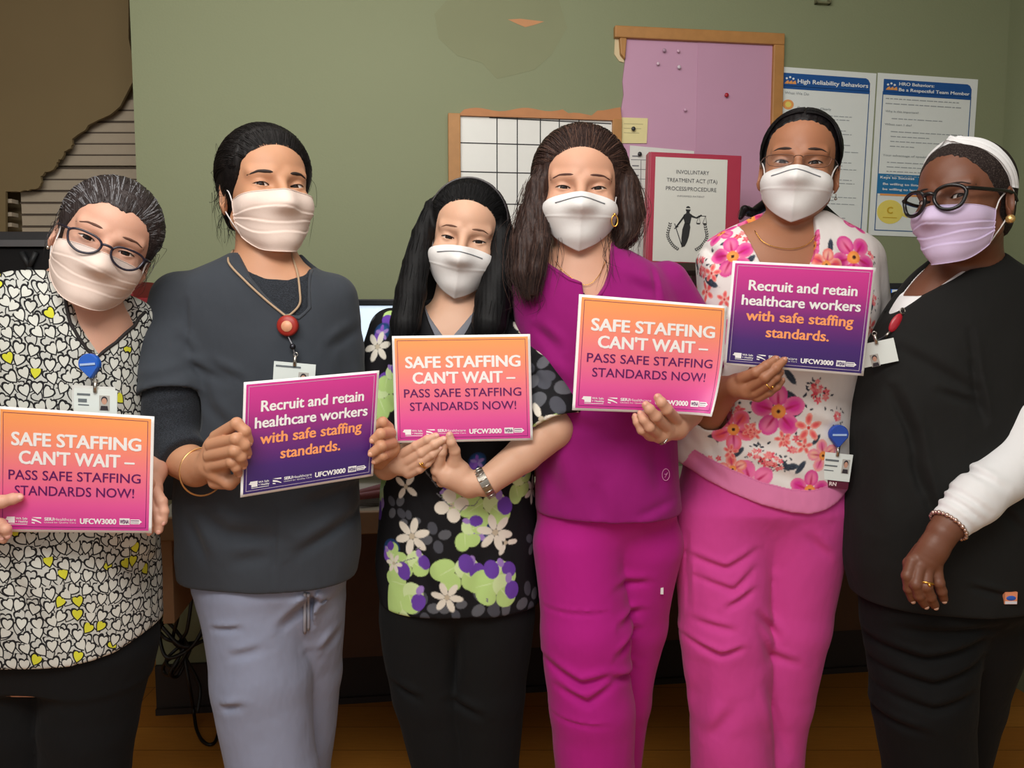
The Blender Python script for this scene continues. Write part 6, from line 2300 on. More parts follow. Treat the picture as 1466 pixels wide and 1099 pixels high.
        blues(553, 782, .034); blues(690, 768, .04); blues(690, 655, .025); blues(540, 470, .03)
        for a in ((572, 852, .052, -0.5), (662, 815, .056, 0.1), (715, 822, .05, 0.5), (703, 734, .056, 0.15), (715, 838, .055, -0.1), (580, 800, .044, 0.2), (680, 770, .04, 1.2), (556, 790, .03, 2.0), (545, 560, .05, 1.6), (752, 700, .04, 1.4), (640, 705, .03, 2.0), (551, 535, .034, 1.0)): butter(*a)
        for px, py in ((673, 800), (708, 808), (571, 815)):
            i = p.at(px, py)
            if i is not None:
                k, x, y = p.local(i, 0.05); p.oval(k, x, y, 0, 0, 0.016, 0.020, 0.3, PUR, 0.0012)
        for a in ((583, 773, .040, 0.3), (716, 758, .040, 0.8), (643, 730, .036, 0.2, 4, WHT, 0.38), (638, 862, .034, 0.9), (534, 490, .034, 0.2), (730, 770, .028, 0.0, 3), (575, 690, .03, 1.0, 4), (768, 605, .036, 0.1, 3), (557, 800, .022, 1.0), (712, 470, .03, 1.3, 2), (740, 468, .03, -1.0, 2), (765, 490, .03, -0.9, 2)): daisy(*a)
        for a, b in (((620, 700), (650, 730)), ((690, 850), (705, 868)), ((664, 740), (700, 700)), ((595, 790), (560, 800)), ((620, 690), (600, 665))):
            for t in np.linspace(0, 1, 30):
                i = p.at(a[0] + (b[0] - a[0]) * t, a[1] + (b[1] - a[1]) * t)
                if i is not None:
                    k, x, y = p.local(i, 0.006); p.oval(k, x, y, 0, 0, 0.0012, 0.0012, 0.0, (120, 122, 128), 0.001)
    painted(root, 'scrub_top', top, T, printmat('black_flower_print'), 0.0042, A(s1) + A(s2), paint, (22, 22, 25))
    beak_mask(H, root, (MASKW, ELAST, WIRE), beak=2.7)
    # hair: crown cap, long curtains each side
    fn, n_, c_ = hair_cap(H, 1.1, ((8.0, -6.9), (-2.0, -3.2)), low=-8.0, round_=0.6, temple=0.8)
    rng = np.random.default_rng(21)
    L = lambda l: [W(*q) for q in l]
    c1 = L([(646, 274, 1.755), (618, 296, 1.735), (605, 335, 1.71), (596, 378, 1.69), (588, 420, 1.67), (580, 465, 1.645), (572, 500, 1.63)])
    c2 = L([(676, 274, 1.755), (706, 298, 1.735), (718, 340, 1.715), (716, 390, 1.69), (706, 430, 1.665), (700, 465, 1.64), (694, 490, 1.63)])
    c3 = L([(716, 300, 1.74), (730, 360, 1.74), (738, 410, 1.73), (742, 445, 1.70), (738, 470, 1.685)])
    c4 = L([(640, 300, 1.80), (630, 380, 1.81), (620, 450, 1.86), (618, 520, 1.88)]); c5 = L([(690, 300, 1.80), (700, 380, 1.81), (706, 450, 1.86), (700, 520, 1.88)])

    def long(P):
        f = chain(P, c1, [.008, .014, .021, .027, .031, .030, .014], 0.01)
        f = np.minimum(f, chain(P, c2, [.008, .014, .022, .034, .036, .034, .016], 0.01))
        f = np.minimum(f, chain(P, c3, [.014, .022, .028, .026, .012], 0.01))
        for c in (c4, c5): f = np.minimum(f, chain(P, c, [.04, .05, .045, .02], 0.01))
        return f + 0.0006 * np.sin(P[:, 0] * 700 + 2 * np.sin(P[:, 2] * 6))

    def rootp(t):
        a = (t - 0.5) * 2.2
        return np.array((6.0 * math.sin(a), -1.5 - 5.8 * max(0, math.cos(a)) ** 0.9, 1.0 + 7.0 * max(0.0, math.cos(a)) ** 0.8))
    st = cap_strands(H, fn, rng, 480, rootp, (0, 10, 0), 0.4)
    lk = lock(rng, c1, [.006, .013, .022, .029, .033, .033, .024], 420, 0.06) + lock(rng, c2, [.006, .013, .024, .036, .038, .038, .026], 420, 0.06) + lock(rng, c3, [.015, .024, .03, .028, .02], 260, 0.06)
    lo = np.minimum(H.pos - 0.15, bbox(c1 + c2 + c3 + c4 + c5, 0.06)[0]); hi = np.maximum(H.pos + 0.15, bbox(c1 + c2 + c3 + c4 + c5, 0.06)[1])
    hm = hair_mesh(root, H, fn, HB, [(st, 0.0008), (lk, 0.0008)], world=long, lo=lo, hi=hi)
    P = [(7.3 * math.sin(a) * 1.16 * 0.98, -1.9 - 0.8 * math.cos(a), 3.4 + 9.2 * math.cos(a)) for a in np.linspace(-1.45, 1.45, 30)]
    P = [(x, y, z) for x, y, z in P]
    m = M(); m.tube(H.Wd(P), 0.0024, 8); m.tube(H.Wd([(x * 1.0, y + 0.35, z) for x, y, z in P]), 0.0022, 8); m.build('headband', plain('grey_black_band', (74, 70, 72), 0.25, 0.5), root)
    # watch and ring
    c = W(694, 691, 1.584); d = W(752, 650, 1.60) - W(672, 694, 1.585)
    m = M()
    dn = d / np.linalg.norm(d)
    for k in range(-3, 4):
        m.tube(ring_pts(c + dn * k * 0.0026, d, 0.0305 + 0.0004 * (k % 2), 36, 1.0), 0.0016, 6, closed=True)
    R_ = ring_pts(c, d, 0.0318, 30)
    for i in range(30):
        if i % 2 == 0: m.tube([R_[i] - dn * 0.008, R_[i] + dn * 0.008], 0.0018, 6)
    m.build('wrist_watch', SILVER, root)
    c = W(605.5, 663, 1.553); d = W(612, 655, 1.55) - W(598, 667, 1.56)
    m = M(); m.tube(ring_pts(c, d, 0.0098, 24), 0.0016, 8, closed=True); V_, F_, _ = sphere_geo(c + [0, -0.0105, 0.001], 0.0028, (0, 0, 1), 8, 10); m.add(V_, F_); m.build('ring', GOLD, root)
    return dict(root=root, H=H, T=T, top=top)


# ================================================================== woman in magenta scrubs
def do_w3():
    H = Head(832, 268, 1.605, yaw=2, pitch=0, roll=2, scale=1.05, wide=1.03, hu=0.33, hl=0.23)
    T = Torso([(346, 796, 878, .058), (358, 778, 896, .072), (370, 754, 922, .086), (384, 738, 944, .098), (408, 728, 964, .108), (450, 735, 976, .12), (520, 750, 970, .125), (600, 764, 966, .125), (680, 768, 969, .126), (728, 766, 974, .126)], 1.70)
    hR = Hand([[(792, 590, 1.85, 36), (770, 640, 1.86, 28), (764, 670, 1.87, 20)]], hang_hand(764, 655, 1.87)[1])
    hL = Hand([[(1003, 545, 1.70, 40), (985, 590, 1.585, 29), (968, 612, 1.525, 23), (950, 618, 1.505, 18)], [(966, 604, 1.515, 17), (945, 622, 1.505, 15), (930, 620, 1.505, 13)]],
              [[(967, 600, 1.500, 11.5), (955, 586, 1.462, 10.5), (947, 576, 1.455, 9.4), (942, 569, 1.457, 8)],
               [(956, 613, 1.495, 11.5), (939, 596, 1.458, 10.5), (930, 586, 1.452, 9.4), (925, 580, 1.453, 8)],
               [(944, 621, 1.495, 11), (930, 611, 1.468, 10), (922, 601, 1.466, 9), (918, 594, 1.474, 8)],
               [(932, 623, 1.50, 10.5), (919, 615, 1.48, 9.2), (913, 604, 1.48, 8.4), (910, 597, 1.486, 7.4)],
               [(965, 618, 1.53, 12), (952, 600, 1.515, 10.5), (940, 584, 1.505, 9)]])
    sk = skin('skin_warm_beige', (208, 160, 132))
    HB = [hairmat('dark_brown_hair', (42, 28, 25), (78, 58, 50)), plain('light_brown_strand', (90, 66, 56), 0.6, 0.15)]
    BR = plain('brow_brown_dark', (84, 52, 44), 0.7)
    spec = dict(base=(W(860, 900, 1.70)[0], 1.70, 0), label='woman in magenta scrubs with wavy brown hair and white beak mask', head=H, torso=T, skin=sk, brow=BR, neck=(836, 362, 1.69),
                neck_r=(0.056, 0.066), chest_z=W(0, 440, 1.58)[2], hands=[hL, hR], nail=plain('nail_rose', (222, 160, 140), 0.35),
                legs=[[(828, 780, 1.69, .098), (838, 900, 1.67, .096), (846, 1010, 1.66, .09), (854, 1110, 1.66, .082)], [(918, 780, 1.72, .092), (904, 890, 1.75, .078), (890, 1000, 1.78, .066), (880, 1110, 1.79, .056)]],
                pelvis=Torso([(690, 772, 968, .112), (728, 768, 970, .115), (800, 815, 925, .05)], 1.705),
                pants=fabric('magenta_trouser_cloth', (178, 28, 132), wrinkle=0.25), face=dict(brow=1.75, brow_r=0.27, inner=0.25, lash=0.085), ph=4.0,
                leg_wr=[([(785, 955), (830, 975), (875, 965)], 6, 8), ([(800, 985), (840, 1000), (880, 975)], 5, 8), ([(880, 970), (912, 982)], 7, 8), ([(890, 900), (925, 890)], 5, 8), ([(778, 878), (872, 876)], 2, 4), ([(885, 940), (920, 920)], 5, 8), ([(790, 1030), (870, 1032)], 2, 4), ([(885, 850), (935, 845)], 4, 8)])
    root, body, tr, pants, skin_fn = make(spec)
    A = lambda l: [W(a, b, y) for a, b, y, r in l]
    Rr = lambda l: [r for a, b, y, r in l]
    s1 = [(752, 404, 1.74, .056), (762, 480, 1.82, .058), (785, 570, 1.85, .052)]
    s2 = [(954, 406, 1.71, .048), (986, 468, 1.72, .054), (1001, 535, 1.70, .056)]
    V = [(770, 330), (776, 358), (788, 377), (816, 397), (834, 403), (836, 421), (856, 424), (866, 408), (874, 385), (879, 350), (876, 330)]
    nh = (W(836, 362, 1.69), H.Wd((0, 2, -6)), 0.064)
    WRK = [([(770, 470), (800, 500)], 5, 10), ([(780, 640), (800, 720)], 5, 18), ([(935, 640), (950, 710)], 5, 16), ([(850, 690), (860, 745)], 4, 16), ([(900, 400), (940, 420)], 4, 12), ([(760, 520), (815, 560)], 5, 14), ([(940, 380), (946, 430)], 3, 6), ([(800, 600), (860, 620)], 4, 16), ([(970, 720), (910, 740)], 3, 9)]

    def top(P):
        f = T.sdf(P)
        for l in (s1, s2): f = smin(f, sleeve(P, A(l), Rr(l)), 0.022)
        f = frontcut(P, f, V, 1.585, 1.70, 0.004, nh)
        f = f + (cloth(P, 0.002, 1.0, 3.4) + wr(P, WRK, 1.58, 1.70)) * cuff_fade(P, A(s1)[-1], A(s2)[-1])
        for l in (s1, s2): f = hollow(P, f, A(l), Rr(l))
        return np.maximum(f, -np.maximum(T.sdf(P, -0.012, False), P[:, 2] - T.z0 - 0.03))
    MG = fabric('magenta_scrub_cloth', (146, 22, 112), wrinkle=0.3)
    tp = garment(root, 'scrub_top', MG, top, T, 0.0045, extra=A(s1) + A(s2))
    m = M(); m.tube(edge_pts(top, V[1:5], 1.585, 0.004), 0.0026, 6); m.build('neckline_band', MG, tp)
    m = M(); m.tube(edge_pts(top, V[6:10], 1.585, 0.004), 0.0026, 6); m.build('neckline_band', MG, tp)
    m = M(); m.tube([hit(top, 835.5, y, 1.3, 1.7) + [0, -0.001, 0] for y in (402, 408, 414, 421)], 0.0018, 6); m.build('placket_edge', plain('plum_dark', (70, 16, 60), 0.7), tp)
    m = M()
    c = hit(top, 953, 679, 1.3, 1.8); r = 0.012
    m.tube([c + [r * 0.62 * math.cos(t), -0.002, r * math.sin(t)] for t in np.linspace(0, 2 * math.pi, 25)[:-1]], 0.0008, 6, closed=True)
    m.tube([c + [-0.002, -0.0025, -0.006], c + [0.001, -0.0025, 0.0], c + [0.0035, -0.0025, 0.005]], 0.0008, 6)
    m.tube([c + [-0.003, -0.0025, 0.001], c + [0.003, -0.0025, 0.001]], 0.0007, 6)
    m.build('logo_print', plain('pale_pink_print', (226, 150, 200), 0.6), tp)
    m = M(); q = hit(pants, 948, 845, 1.3, 2.0); m.box(q + [-0.004, -0.004, -0.007], q + [0.002, 0.001, 0.007]); m.build('side_tag', plain('white_tag', (230, 226, 228), 0.7), tr)
    beak_mask(H, root, (MASKW, ELAST, WIRE), beak=2.7)
    fn, n_, c_ = hair_cap(H, 1.6, ((7.6, -6.9), (-2.0, -2.8)), low=-8.5, peak=0.4, round_=0.4, temple=0.8)
    rng = np.random.default_rng(31)
    L = lambda l: [W(*q) for q in l]
    c1 = L([(790, 225, 1.68), (772, 268, 1.665), (762, 310, 1.655), (752, 350, 1.64), (748, 390, 1.62), (756, 425, 1.60)])
    c1b = L([(778, 250, 1.67), (776, 300, 1.64), (774, 345, 1.62), (768, 385, 1.595), (762, 420, 1.585)])
    c2 = L([(880, 225, 1.69), (896, 268, 1.68), (903, 305, 1.67), (898, 335, 1.66), (886, 352, 1.65)])
    c3 = L([(820, 260, 1.74), (810, 320, 1.77), (805, 370, 1.81), (806, 420, 1.83)]); c4 = L([(860, 260, 1.74), (868, 320, 1.77), (870, 350, 1.80)])

    def long(P):
        f = chain(P, c1, [.018, .024, .028, .030, .024, .008], 0.01)
        f = np.minimum(f, chain(P, c1b, [.010, .013, .018, .016, .006], 0.01))
        f = np.minimum(f, chain(P, c2, [.020, .027, .028, .022, .010], 0.01))
        for c in (c3, c4): f = np.minimum(f, chain(P, c, [.05, .055, .045, .02][:len(c)], 0.01))
        return f + 0.001 * np.sin(P[:, 0] * 520 + 3 * np.sin(P[:, 2] * 22))

    def rootp(t):
        a = (t - 0.5) * 2.4
        return np.array((6.4 * math.sin(a), -1.5 - 5.8 * max(0, math.cos(a)) ** 0.9, 0.6 + 7.0 * max(0.0, math.cos(a)) ** 0.8))
    st = cap_strands(H, fn, rng, 520, rootp, (0, 9.5, -1), 1.0)
    wave = []
    for c, s_ in ((c1, [.018, .026, .030, .034, .032, .028]), (c1b, [.010, .014, .02, .022, .02]), (c2, [.02, .028, .03, .028, .018])):
        for P in lock(rng, c, s_, 420, 0.25):
            ph = rng.random() * 6; n = len(P)
            P = P + np.stack([0.003 * np.sin(np.linspace(0, 6, n) + ph), 0.002 * np.cos(np.linspace(0, 6, n) + ph), np.zeros(n)], 1) * np.linspace(0, 1, n)[:, None]
            wave.append(P)
    thin = []
    for _ in range(70):                      # flyaway ends round the outline
        c = c1 if rng.random() < 0.6 else c2
        i = rng.integers(1, len(c) - 2)
        o = rng.normal(size=3) * np.array((1, 0.3, 0.3)); o = o / np.linalg.norm(o) * (0.026 + 0.012 * rng.random())
        b0 = c[i] + o
        thin.append(crom([b0, c[i + 1] + o * 1.15 + rng.normal(size=3) * 0.006, c[min(i + 2, len(c) - 1)] + o * 1.0 + rng.normal(size=3) * 0.012, c[-1] + o * 0.8 + rng.normal(size=3) * 0.012 + [0, -0.004, -0.03 * rng.random()]], 5))
    for x0 in (790, 800, 868, 872):
        for _ in range(5):
            a = x0 + rng.normal() * 4
            thin.append(crom(L([(a, 340, 1.60), (a + rng.normal() * 4, 370, 1.595), (a + rng.normal() * 8 + (6 if x0 > 850 else -4), 400 + rng.normal() * 8, 1.585)]), 6))
    al = c1 + c1b + c2 + c3 + c4
    lo = np.minimum(H.pos - 0.155, bbox(al, 0.06)[0]); hi = np.maximum(H.pos + 0.155, bbox(al, 0.06)[1])
    hair_mesh(root, H, fn, HB, [(st, 0.0008), (wave, 0.0007), (thin, 0.0005)], world=long, lo=lo, hi=hi)
    e = W(880, 316, 1.605)
    m = M(); m.tube([e + [0.006 * math.cos(t), 0, 0.011 * math.sin(t)] for t in np.linspace(0, 2 * math.pi, 21)[:-1]], 0.0016, 8, closed=True)
    V_, F_, _ = sphere_geo(e + [0, 0, 0.012], 0.0032, (0, 0, 1), 8, 10); m.add(V_, F_); m.build('earring', GOLD, root)
    m = M()
    sk_fn = lambda P: np.minimum(smax(T.sdf(P, -0.011, r=0.02), 0 * P[:, 0] - 1, 0.01), top(P))
    m.tube(crom([hit(sk_fn, x, y, 1.4, 1.75) + [0, -0.0015, 0] for x, y in ((786, 352), (796, 376), (815, 395), (838, 408), (856, 396), (868, 372))], 4), 0.0007, 5); m.build('necklace', GOLD, root)
    c = W(950, 630, 1.497)
    m = M(); m.tube(ring_pts(c, (0.8, 0.2, -0.7), 0.010, 20), 0.0016, 8, closed=True); V_, F_, _ = sphere_geo(c + [0, -0.010, -0.003], 0.0028, (0, 0, 1), 8, 10); m.add(V_, F_); m.build('ring', SILVER, root)
    return dict(root=root, H=H, T=T, top=top)


# ================================================================== woman in white floral top
def do_w5():
    H = Head(1143, 231, 1.655, yaw=-1, pitch=-2, roll=5, scale=1.03, wide=0.97, hu=0.36, hl=0.26)
    T = Torso([(304, 1094, 1178, .056), (316, 1066, 1204, .072), (328, 1036, 1230, .086), (342, 1010, 1250, .098), (370, 997, 1258, .110), (430, 1000, 1254, .12), (520, 1000, 1236, .125), (600, 986, 1221, .13), (660, 975, 1214, .132), (700, 972, 1212, .132), (748, 975, 1210, .13)], 1.76)
    hR = Hand([[(990, 632, 1.75, 36), (1036, 560, 1.62, 30), (1055, 553, 1.575, 24), (1064, 553, 1.565, 20)], [(1062, 545, 1.565, 15), (1070, 560, 1.56, 15), (1080, 566, 1.56, 11)]],
              [[(1062, 541, 1.552, 11.5), (1082, 533, 1.525, 10), (1097, 523, 1.520, 8.8), (1110, 514, 1.522, 7.4)],
               [(1073, 553, 1.548, 11.5), (1095, 540, 1.520, 10), (1111, 527, 1.516, 8.8), (1122, 516, 1.519, 7.4)],
               [(1082, 561, 1.55, 11), (1099, 550, 1.528, 9.4), (1111, 540, 1.524, 8.4), (1117, 533, 1.530, 7)],
               [(1086, 568, 1.556, 10.5), (1101, 561, 1.54, 8.8), (1112, 553, 1.536, 8), (1119, 545, 1.540, 6.8)],
               [(1060, 550, 1.585, 12), (1080, 530, 1.572, 10), (1098, 514, 1.558, 8.6)]])
    hl = hang_hand(1215, 670, 1.88)
    hL = Hand([[(1238, 560, 1.85, 36)] + hl[0][0]] + hl[0][1:], hl[1])
    sk = skin('skin_brown', (164, 112, 82), (140, 70, 50))
    HB = hairmat('black_hair_parted', (12, 10, 12), (34, 28, 30), rough=0.36)
    spec = dict(base=(W(1095, 900, 1.76)[0], 1.76, 0), label='woman in white floral top and pink trousers with rimless glasses', head=H, torso=T, skin=sk, brow=plain('brow_dark_brown', (48, 32, 26), 0.7), neck=(1130, 326, 1.755),
                neck_r=(0.050, 0.058), chest_z=W(0, 430, 1.64)[2], hands=[hR, hL], nail=plain('nail_tan_rose', (190, 134, 108), 0.35),
                legs=[[(1030, 745, 1.755, .106), (1038, 900, 1.735, .10), (1044, 1000, 1.73, .094), (1048, 1110, 1.73, .09)], [(1146, 745, 1.77, .106), (1128, 890, 1.77, .096), (1108, 1000, 1.78, .086), (1096, 1110, 1.78, .078)]],
                pelvis=Torso([(660, 978, 1210, .118), (722, 970, 1212, .122), (800, 1020, 1165, .05)], 1.76),
                pants=fabric('pink_trouser_cloth', (210, 70, 152), wrinkle=0.35), face=dict(brow=2.1, brow_r=0.34, browlen=1.05, lash=0.1), ph=5.0,
                leg_wr=[([(990, 800), (1040, 815), (1085, 790)], 4, 7), ([(1000, 830), (1050, 845), (1082, 815)], 4, 7), ([(1040, 870), (1080, 845)], 5, 7), ([(990, 925), (1030, 937), (1060, 925)], 6, 7), ([(1000, 895), (1050, 900)], 4, 8), ([(1085, 880), (1120, 920)], 5, 9), ([(1085, 900), (1110, 950), (1150, 960)], 4, 10), ([(989, 770), (993, 880)], 3, 4), ([(1020, 1060), (1050, 1010)], 4, 14), ([(1140, 1099), (1100, 980)], 4, 12), ([(1160, 770), (1190, 800)], 3, 10), ([(1000, 1099), (1010, 960)], 4, 16)])
    root, body, tr, pants, skin_fn = make(spec)
    A = lambda l: [W(a, b, y) for a, b, y, r in l]
    Rr = lambda l: [r for a, b, y, r in l]
    s1 = [(1018, 362, 1.77, .054), (992, 450, 1.80, .060), (988, 560, 1.79, .060), (988, 632, 1.75, .058), (1014, 592, 1.685, .050)]
    s2 = [(1232, 374, 1.77, .052), (1242, 450, 1.80, .053), (1232, 560, 1.85, .052), (1222, 620, 1.87, .048)]
    V = [(1070, 290), (1077, 320), (1086, 350), (1100, 388), (1130, 425), (1160, 388), (1172, 362), (1177, 330), (1180, 290)]
    cut = [(900, 640), (955, 656), (985, 673), (1018, 692), (1050, 707), (1090, 723), (1130, 733), (1160, 736), (1185, 731), (1205, 722), (1225, 708), (1300, 690), (1300, 900), (900, 900)]
    nh = (W(1130, 326, 1.755), H.Wd((0, 2, -6)), 0.058)
    WRK = [([(970, 600), (1010, 650)], 6, 9), ([(1000, 590), (1030, 660)], 6, 10), ([(1040, 620), (1110, 640)], 4, 12), ([(1060, 660), (1150, 690)], 4, 12), ([(1150, 600), (1200, 620)], 4, 12), ([(1000, 350), (1020, 420)], 5, 12), ([(1030, 350), (1040, 375)], 4, 9), ([(1210, 350), (1230, 420)], 4, 12), ([(980, 640), (1040, 690)], 4, 10)]

    def top(P):
        f = T.sdf(P)
        for l in (s1, s2): f = smin(f, sleeve(P, A(l), Rr(l)), 0.022)
        f = frontcut(P, f, V, 1.64, 1.76, 0.004, nh)
        f = smax(f, -polysdf(P[:, 0], P[:, 2], xz(cut, 1.63)), 0.004)
        f = f + (cloth(P, 0.0022, 1.0, 4.4) + wr(P, WRK, 1.64, 1.76)) * cuff_fade(P, A(s1)[-1], A(s2)[-1])
        for l in (s1, s2): f = hollow(P, f, A(l), Rr(l))
        return f
    MAG, PNK, COR, PEA, LEAF, LEAF2, ORC = (212, 52, 146), (232, 120, 164), (228, 92, 96), (240, 176, 158), (46, 52, 66), (66, 78, 92), (240, 160, 80)

    def paint(p):
        rng = p.rng

        def big(px, py, R, rot=0.0, cols=(MAG, PNK), i=None):
            i = p.at(px, py) if i is None else i
            if i is None: return
            k, x, y = p.local(i, R * 1.4)
            for j in range(5):
                t = rot + j * 2 * math.pi / 5
                p.oval(k, x, y, math.cos(t) * R * 0.62, math.sin(t) * R * 0.62, R * 0.40, R * 0.36, t, cols[j % len(cols)], 0.0012, cols[(j + 1) % len(cols)])
            for j in range(5):
                t = rot + j * 2 * math.pi / 5
                p.oval(k, x, y, math.cos(t) * R * 0.42, math.sin(t) * R * 0.42, R * 0.3, R * 0.05, t, (188, 36, 96), 0.003)
            p.oval(k, x, y, 0, 0, R * 0.27, R * 0.27, 0, ORC, 0.001, (236, 130, 70)); p.oval(k, x, y, 0, 0, R * 0.08, R * 0.08, 0, (60, 30, 30), 0.001)

        def small(px, py, R, rot=0.0, col=COR, i=None):
            i = p.at(px, py) if i is None else i
            if i is None: return
            k, x, y = p.local(i, R * 1.4)
            for j in range(5):
                t = rot + j * 2 * math.pi / 5
                p.oval(k, x, y, math.cos(t) * R * 0.58, math.sin(t) * R * 0.58, R * 0.42, R * 0.24, t, col, 0.001, PEA)
            p.oval(k, x, y, 0, 0, R * 0.14, R * 0.14, 0, (200, 60, 60), 0.001)

        def cluster(px, py, R, i=None):
            i = p.at(px, py) if i is None else i
            if i is None: return
            R = R * 0.8
            k, x, y = p.local(i, R * 1.6)
            for j in range(11):
                t = rng.random() * 6.28; rr = R * (0.85 + 0.4 * rng.random())
                p.oval(k, x, y, math.cos(t) * rr, math.sin(t) * rr, R * 0.15, R * 0.075, t + rng.normal() * 0.6, LEAF, 0.0008)
            for j in range(5):
                t = j * 1.3 + rng.random(); rr = R * (0.25 + 0.5 * rng.random()); cx, cy = math.cos(t) * rr, math.sin(t) * rr
                col = ((222, 84, 104), (232, 130, 136), (214, 70, 84))[j % 3]
                for q in range(5):
                    a = t + q * 1.2566
                    p.oval(k, x, y, cx + math.cos(a) * R * 0.17, cy + math.sin(a) * R * 0.17, R * 0.15, R * 0.10, a, col, 0.0008, PEA if q % 2 else None)

        def leaf(px, py, L, rot, i=None, w=0.36):
            i = p.at(px, py) if i is None else i
            if i is None: return
            k, x, y = p.local(i, L * 1.2)
            p.oval(k, x, y, 0, 0, L * 0.5, L * w * 0.5, rot, LEAF, 0.001, LEAF2)
            p.oval(k, x, y, 0, 0, L * 0.48, L * 0.02, rot, LEAF2, 0.0008)
        side = np.where((p.N @ np.array([0, -1.0, 0])) < 0.3)[0]
        kinds = [lambda j: big(0, 0, 0.036, rng.random() * 6, (MAG, PNK), j), lambda j: cluster(0, 0, 0.028, j), lambda j: small(0, 0, 0.024, rng.random() * 6, COR, j), lambda j: leaf(0, 0, 0.034, rng.random() * 6, j)]
        pts = []
        for j in rng.permutation(side):
            if all(np.linalg.norm(p.V[j] - q) > 0.07 for q in pts):
                pts.append(p.V[j]); kinds[len(pts) % 4](j)
            if len(pts) > 90: break
        for a in ((1125, 532, .038, 2.2), (1136, 560, .040, -0.6), (1080, 575, .04, 2.8), (1096, 573, .036, 1.2), (1032, 630, .036, 0.3), (1050, 643, .03, 0.8), (1026, 632, .026, 1.7), (1135, 590, .026, 0.6), (1137, 662, .032, 0.2), (1153, 663, .032, 0.9), (1140, 676, .03, 0.2), (1130, 668, .026, -1.0),
                  (1040, 368, .034, 1.3), (1065, 368, .034, 0.8), (1031, 373, .03, -0.4), (1010, 410, .04, -0.5), (1196, 346, .032, 1.4), (1220, 342, .028, -0.6), (1255, 440, .03, 1.6), (1250, 455, .022, 0.2), (1015, 398, .024, 0.9), (1035, 310 + 30, .03, 0.4), (1175, 636, .026, 0.9)): leaf(*a)
        for a in ((1178, 560, .034), (1092, 655, .036), (1075, 642, .022), (1138, 632, .032), (1014, 655, .026), (1064, 602, .018), (1206, 590, .022), (995, 372, .034), (1073, 330, .03), (1250, 360, .026), (1258, 425, .022), (1108, 662, .022), (1175, 548, .024), (1000, 395, .026)): cluster(*a)
        big(1043, 360, .044, 0.5); big(1108, 582, .054, 0.35); big(1044, 610, .044, 1.0, (COR, PNK)); big(1219, 362, .05, 0.9); big(1068, 686, .050, 0.6, (PNK, (226, 100, 160))); big(1165, 695, .042, 0.2, (MAG, PNK)); big(1190, 372, .034, 0.1, (COR, PEA)); big(1042, 665, .03, 0.5, (PEA, COR)); big(1185, 658, .034, 0.5, (PEA, PNK)); big(1022, 470, .036, 0.4); big(1190, 480, .038, 0.8)
        for a in ((1164, 606, .030, 0.3), (1114, 622, .018, 0.6), (1157, 645, .018, 0.2), (1040, 640, .016, 0.2), (1025, 560, .022, 0.2), (1068, 613, .018, 1.1), (1074, 627, .015, .4), (1252, 475, .024, 0.6), (1012, 385, .02, 0.2), (1030, 425, .018, 0.2)): small(*a)
        d = polysdf(p.V[:, 0], p.V[:, 2], xz([(900, 603), (955, 621), (985, 638), (1018, 658), (1050, 673), (1090, 689), (1130, 699), (1160, 702), (1185, 697), (1205, 688), (1225, 674), (1300, 655), (1300, 900), (900, 900)], 1.63))
        torso_only = T.sdf(p.V.astype(np.float32), 0.0) < 0.012
        k = np.where((d < 0.0) & torso_only)[0]
        p.blend(k, np.clip(0.5 - d[k] / 0.0015, 0, 1), (226, 130, 178))
        k = np.where((np.abs(d + 0.003) < 0.0012) & torso_only)[0]
        p.blend(k, np.full(len(k), 0.35), (196, 90, 146))
    painted(root, 'scrub_top', top, T, printmat('white_flower_print'), 0.0042, A(s1) + A(s2), paint, (226, 220, 216))
    beak_mask(H, root, (MASKW, ELAST, WIRE), beak=2.7)
    fn, n_, c_ = hair_cap(H, 0.65, ((7.8, -6.7), (-1.0, -2.2)), low=-6.0, round_=0.9, temple=1.0)
    rng = np.random.default_rng(41)

    def rootp(t):
        sg = 1 if rng.random() < 0.5 else -1
        a = rng.random()
        return np.array((sg * 0.15, -6.8 + 9.0 * a, 9.0 + 2.4 * math.sin(a * 2.2)))
    st = []
    C = np.array((0, 0.8, 3.6)); Rr_ = np.array((7.5 * H.wide, 9.4, 8.0)) + 0.6
    for _ in range(260):                     # from the centre parting down over the temples to the nape
        sg = 1 if rng.random() < 0.5 else -1
        a = rng.random(); st0 = np.array((sg * 0.2, -6.4 + 8 * a, 10.0 + 1.5 * math.sin(a * 3)))
        mid = np.array((sg * 6.9, -2.2 + 4.5 * a + rng.normal() * 0.4, 3.2)); en = np.array((sg * (3 + rng.random() * 3), 8.5, -4 + rng.normal()))
        P = crom([st0, (st0 + mid) / 2 + (sg * 1.5, -0.3, 2.0), mid, en], 5)
        u = (P - C) / Rr_; u /= np.linalg.norm(u, axis=1, keepdims=True)
        st.append(H.Wd(C + u * (Rr_ + 0.25 * rng.random())))
    L = lambda l: [W(*q) for q in l]
    t1 = L([(1100, 290, 1.86), (1078, 304, 1.82), (1066, 300, 1.80), (1060, 312, 1.78)])
    t2 = L([(1165, 285, 1.86), (1180, 305, 1.80), (1200, 318, 1.74), (1214, 326, 1.70)]); t3 = L([(1168, 300, 1.80), (1174, 322, 1.74), (1180, 336, 1.70)])
    lk = lock(rng, t1, [.014, .010, .010, .006], 60) + lock(rng, t2, [.016, .014, .010, .004], 80) + lock(rng, t3, [.010, .008, .003], 30)

    def tails(P):
        f = chain(P, t1, [.014, .010, .009, .005], .005)
        f = np.minimum(f, chain(P, t2, [.016, .013, .009, .003], .005)); f = np.minimum(f, chain(P, t3, [.011, .008, .003], .004))
        return np.minimum(f, ell(P, H.Wd((0, 9.5, -3.5)), (.05, .03, .045)))
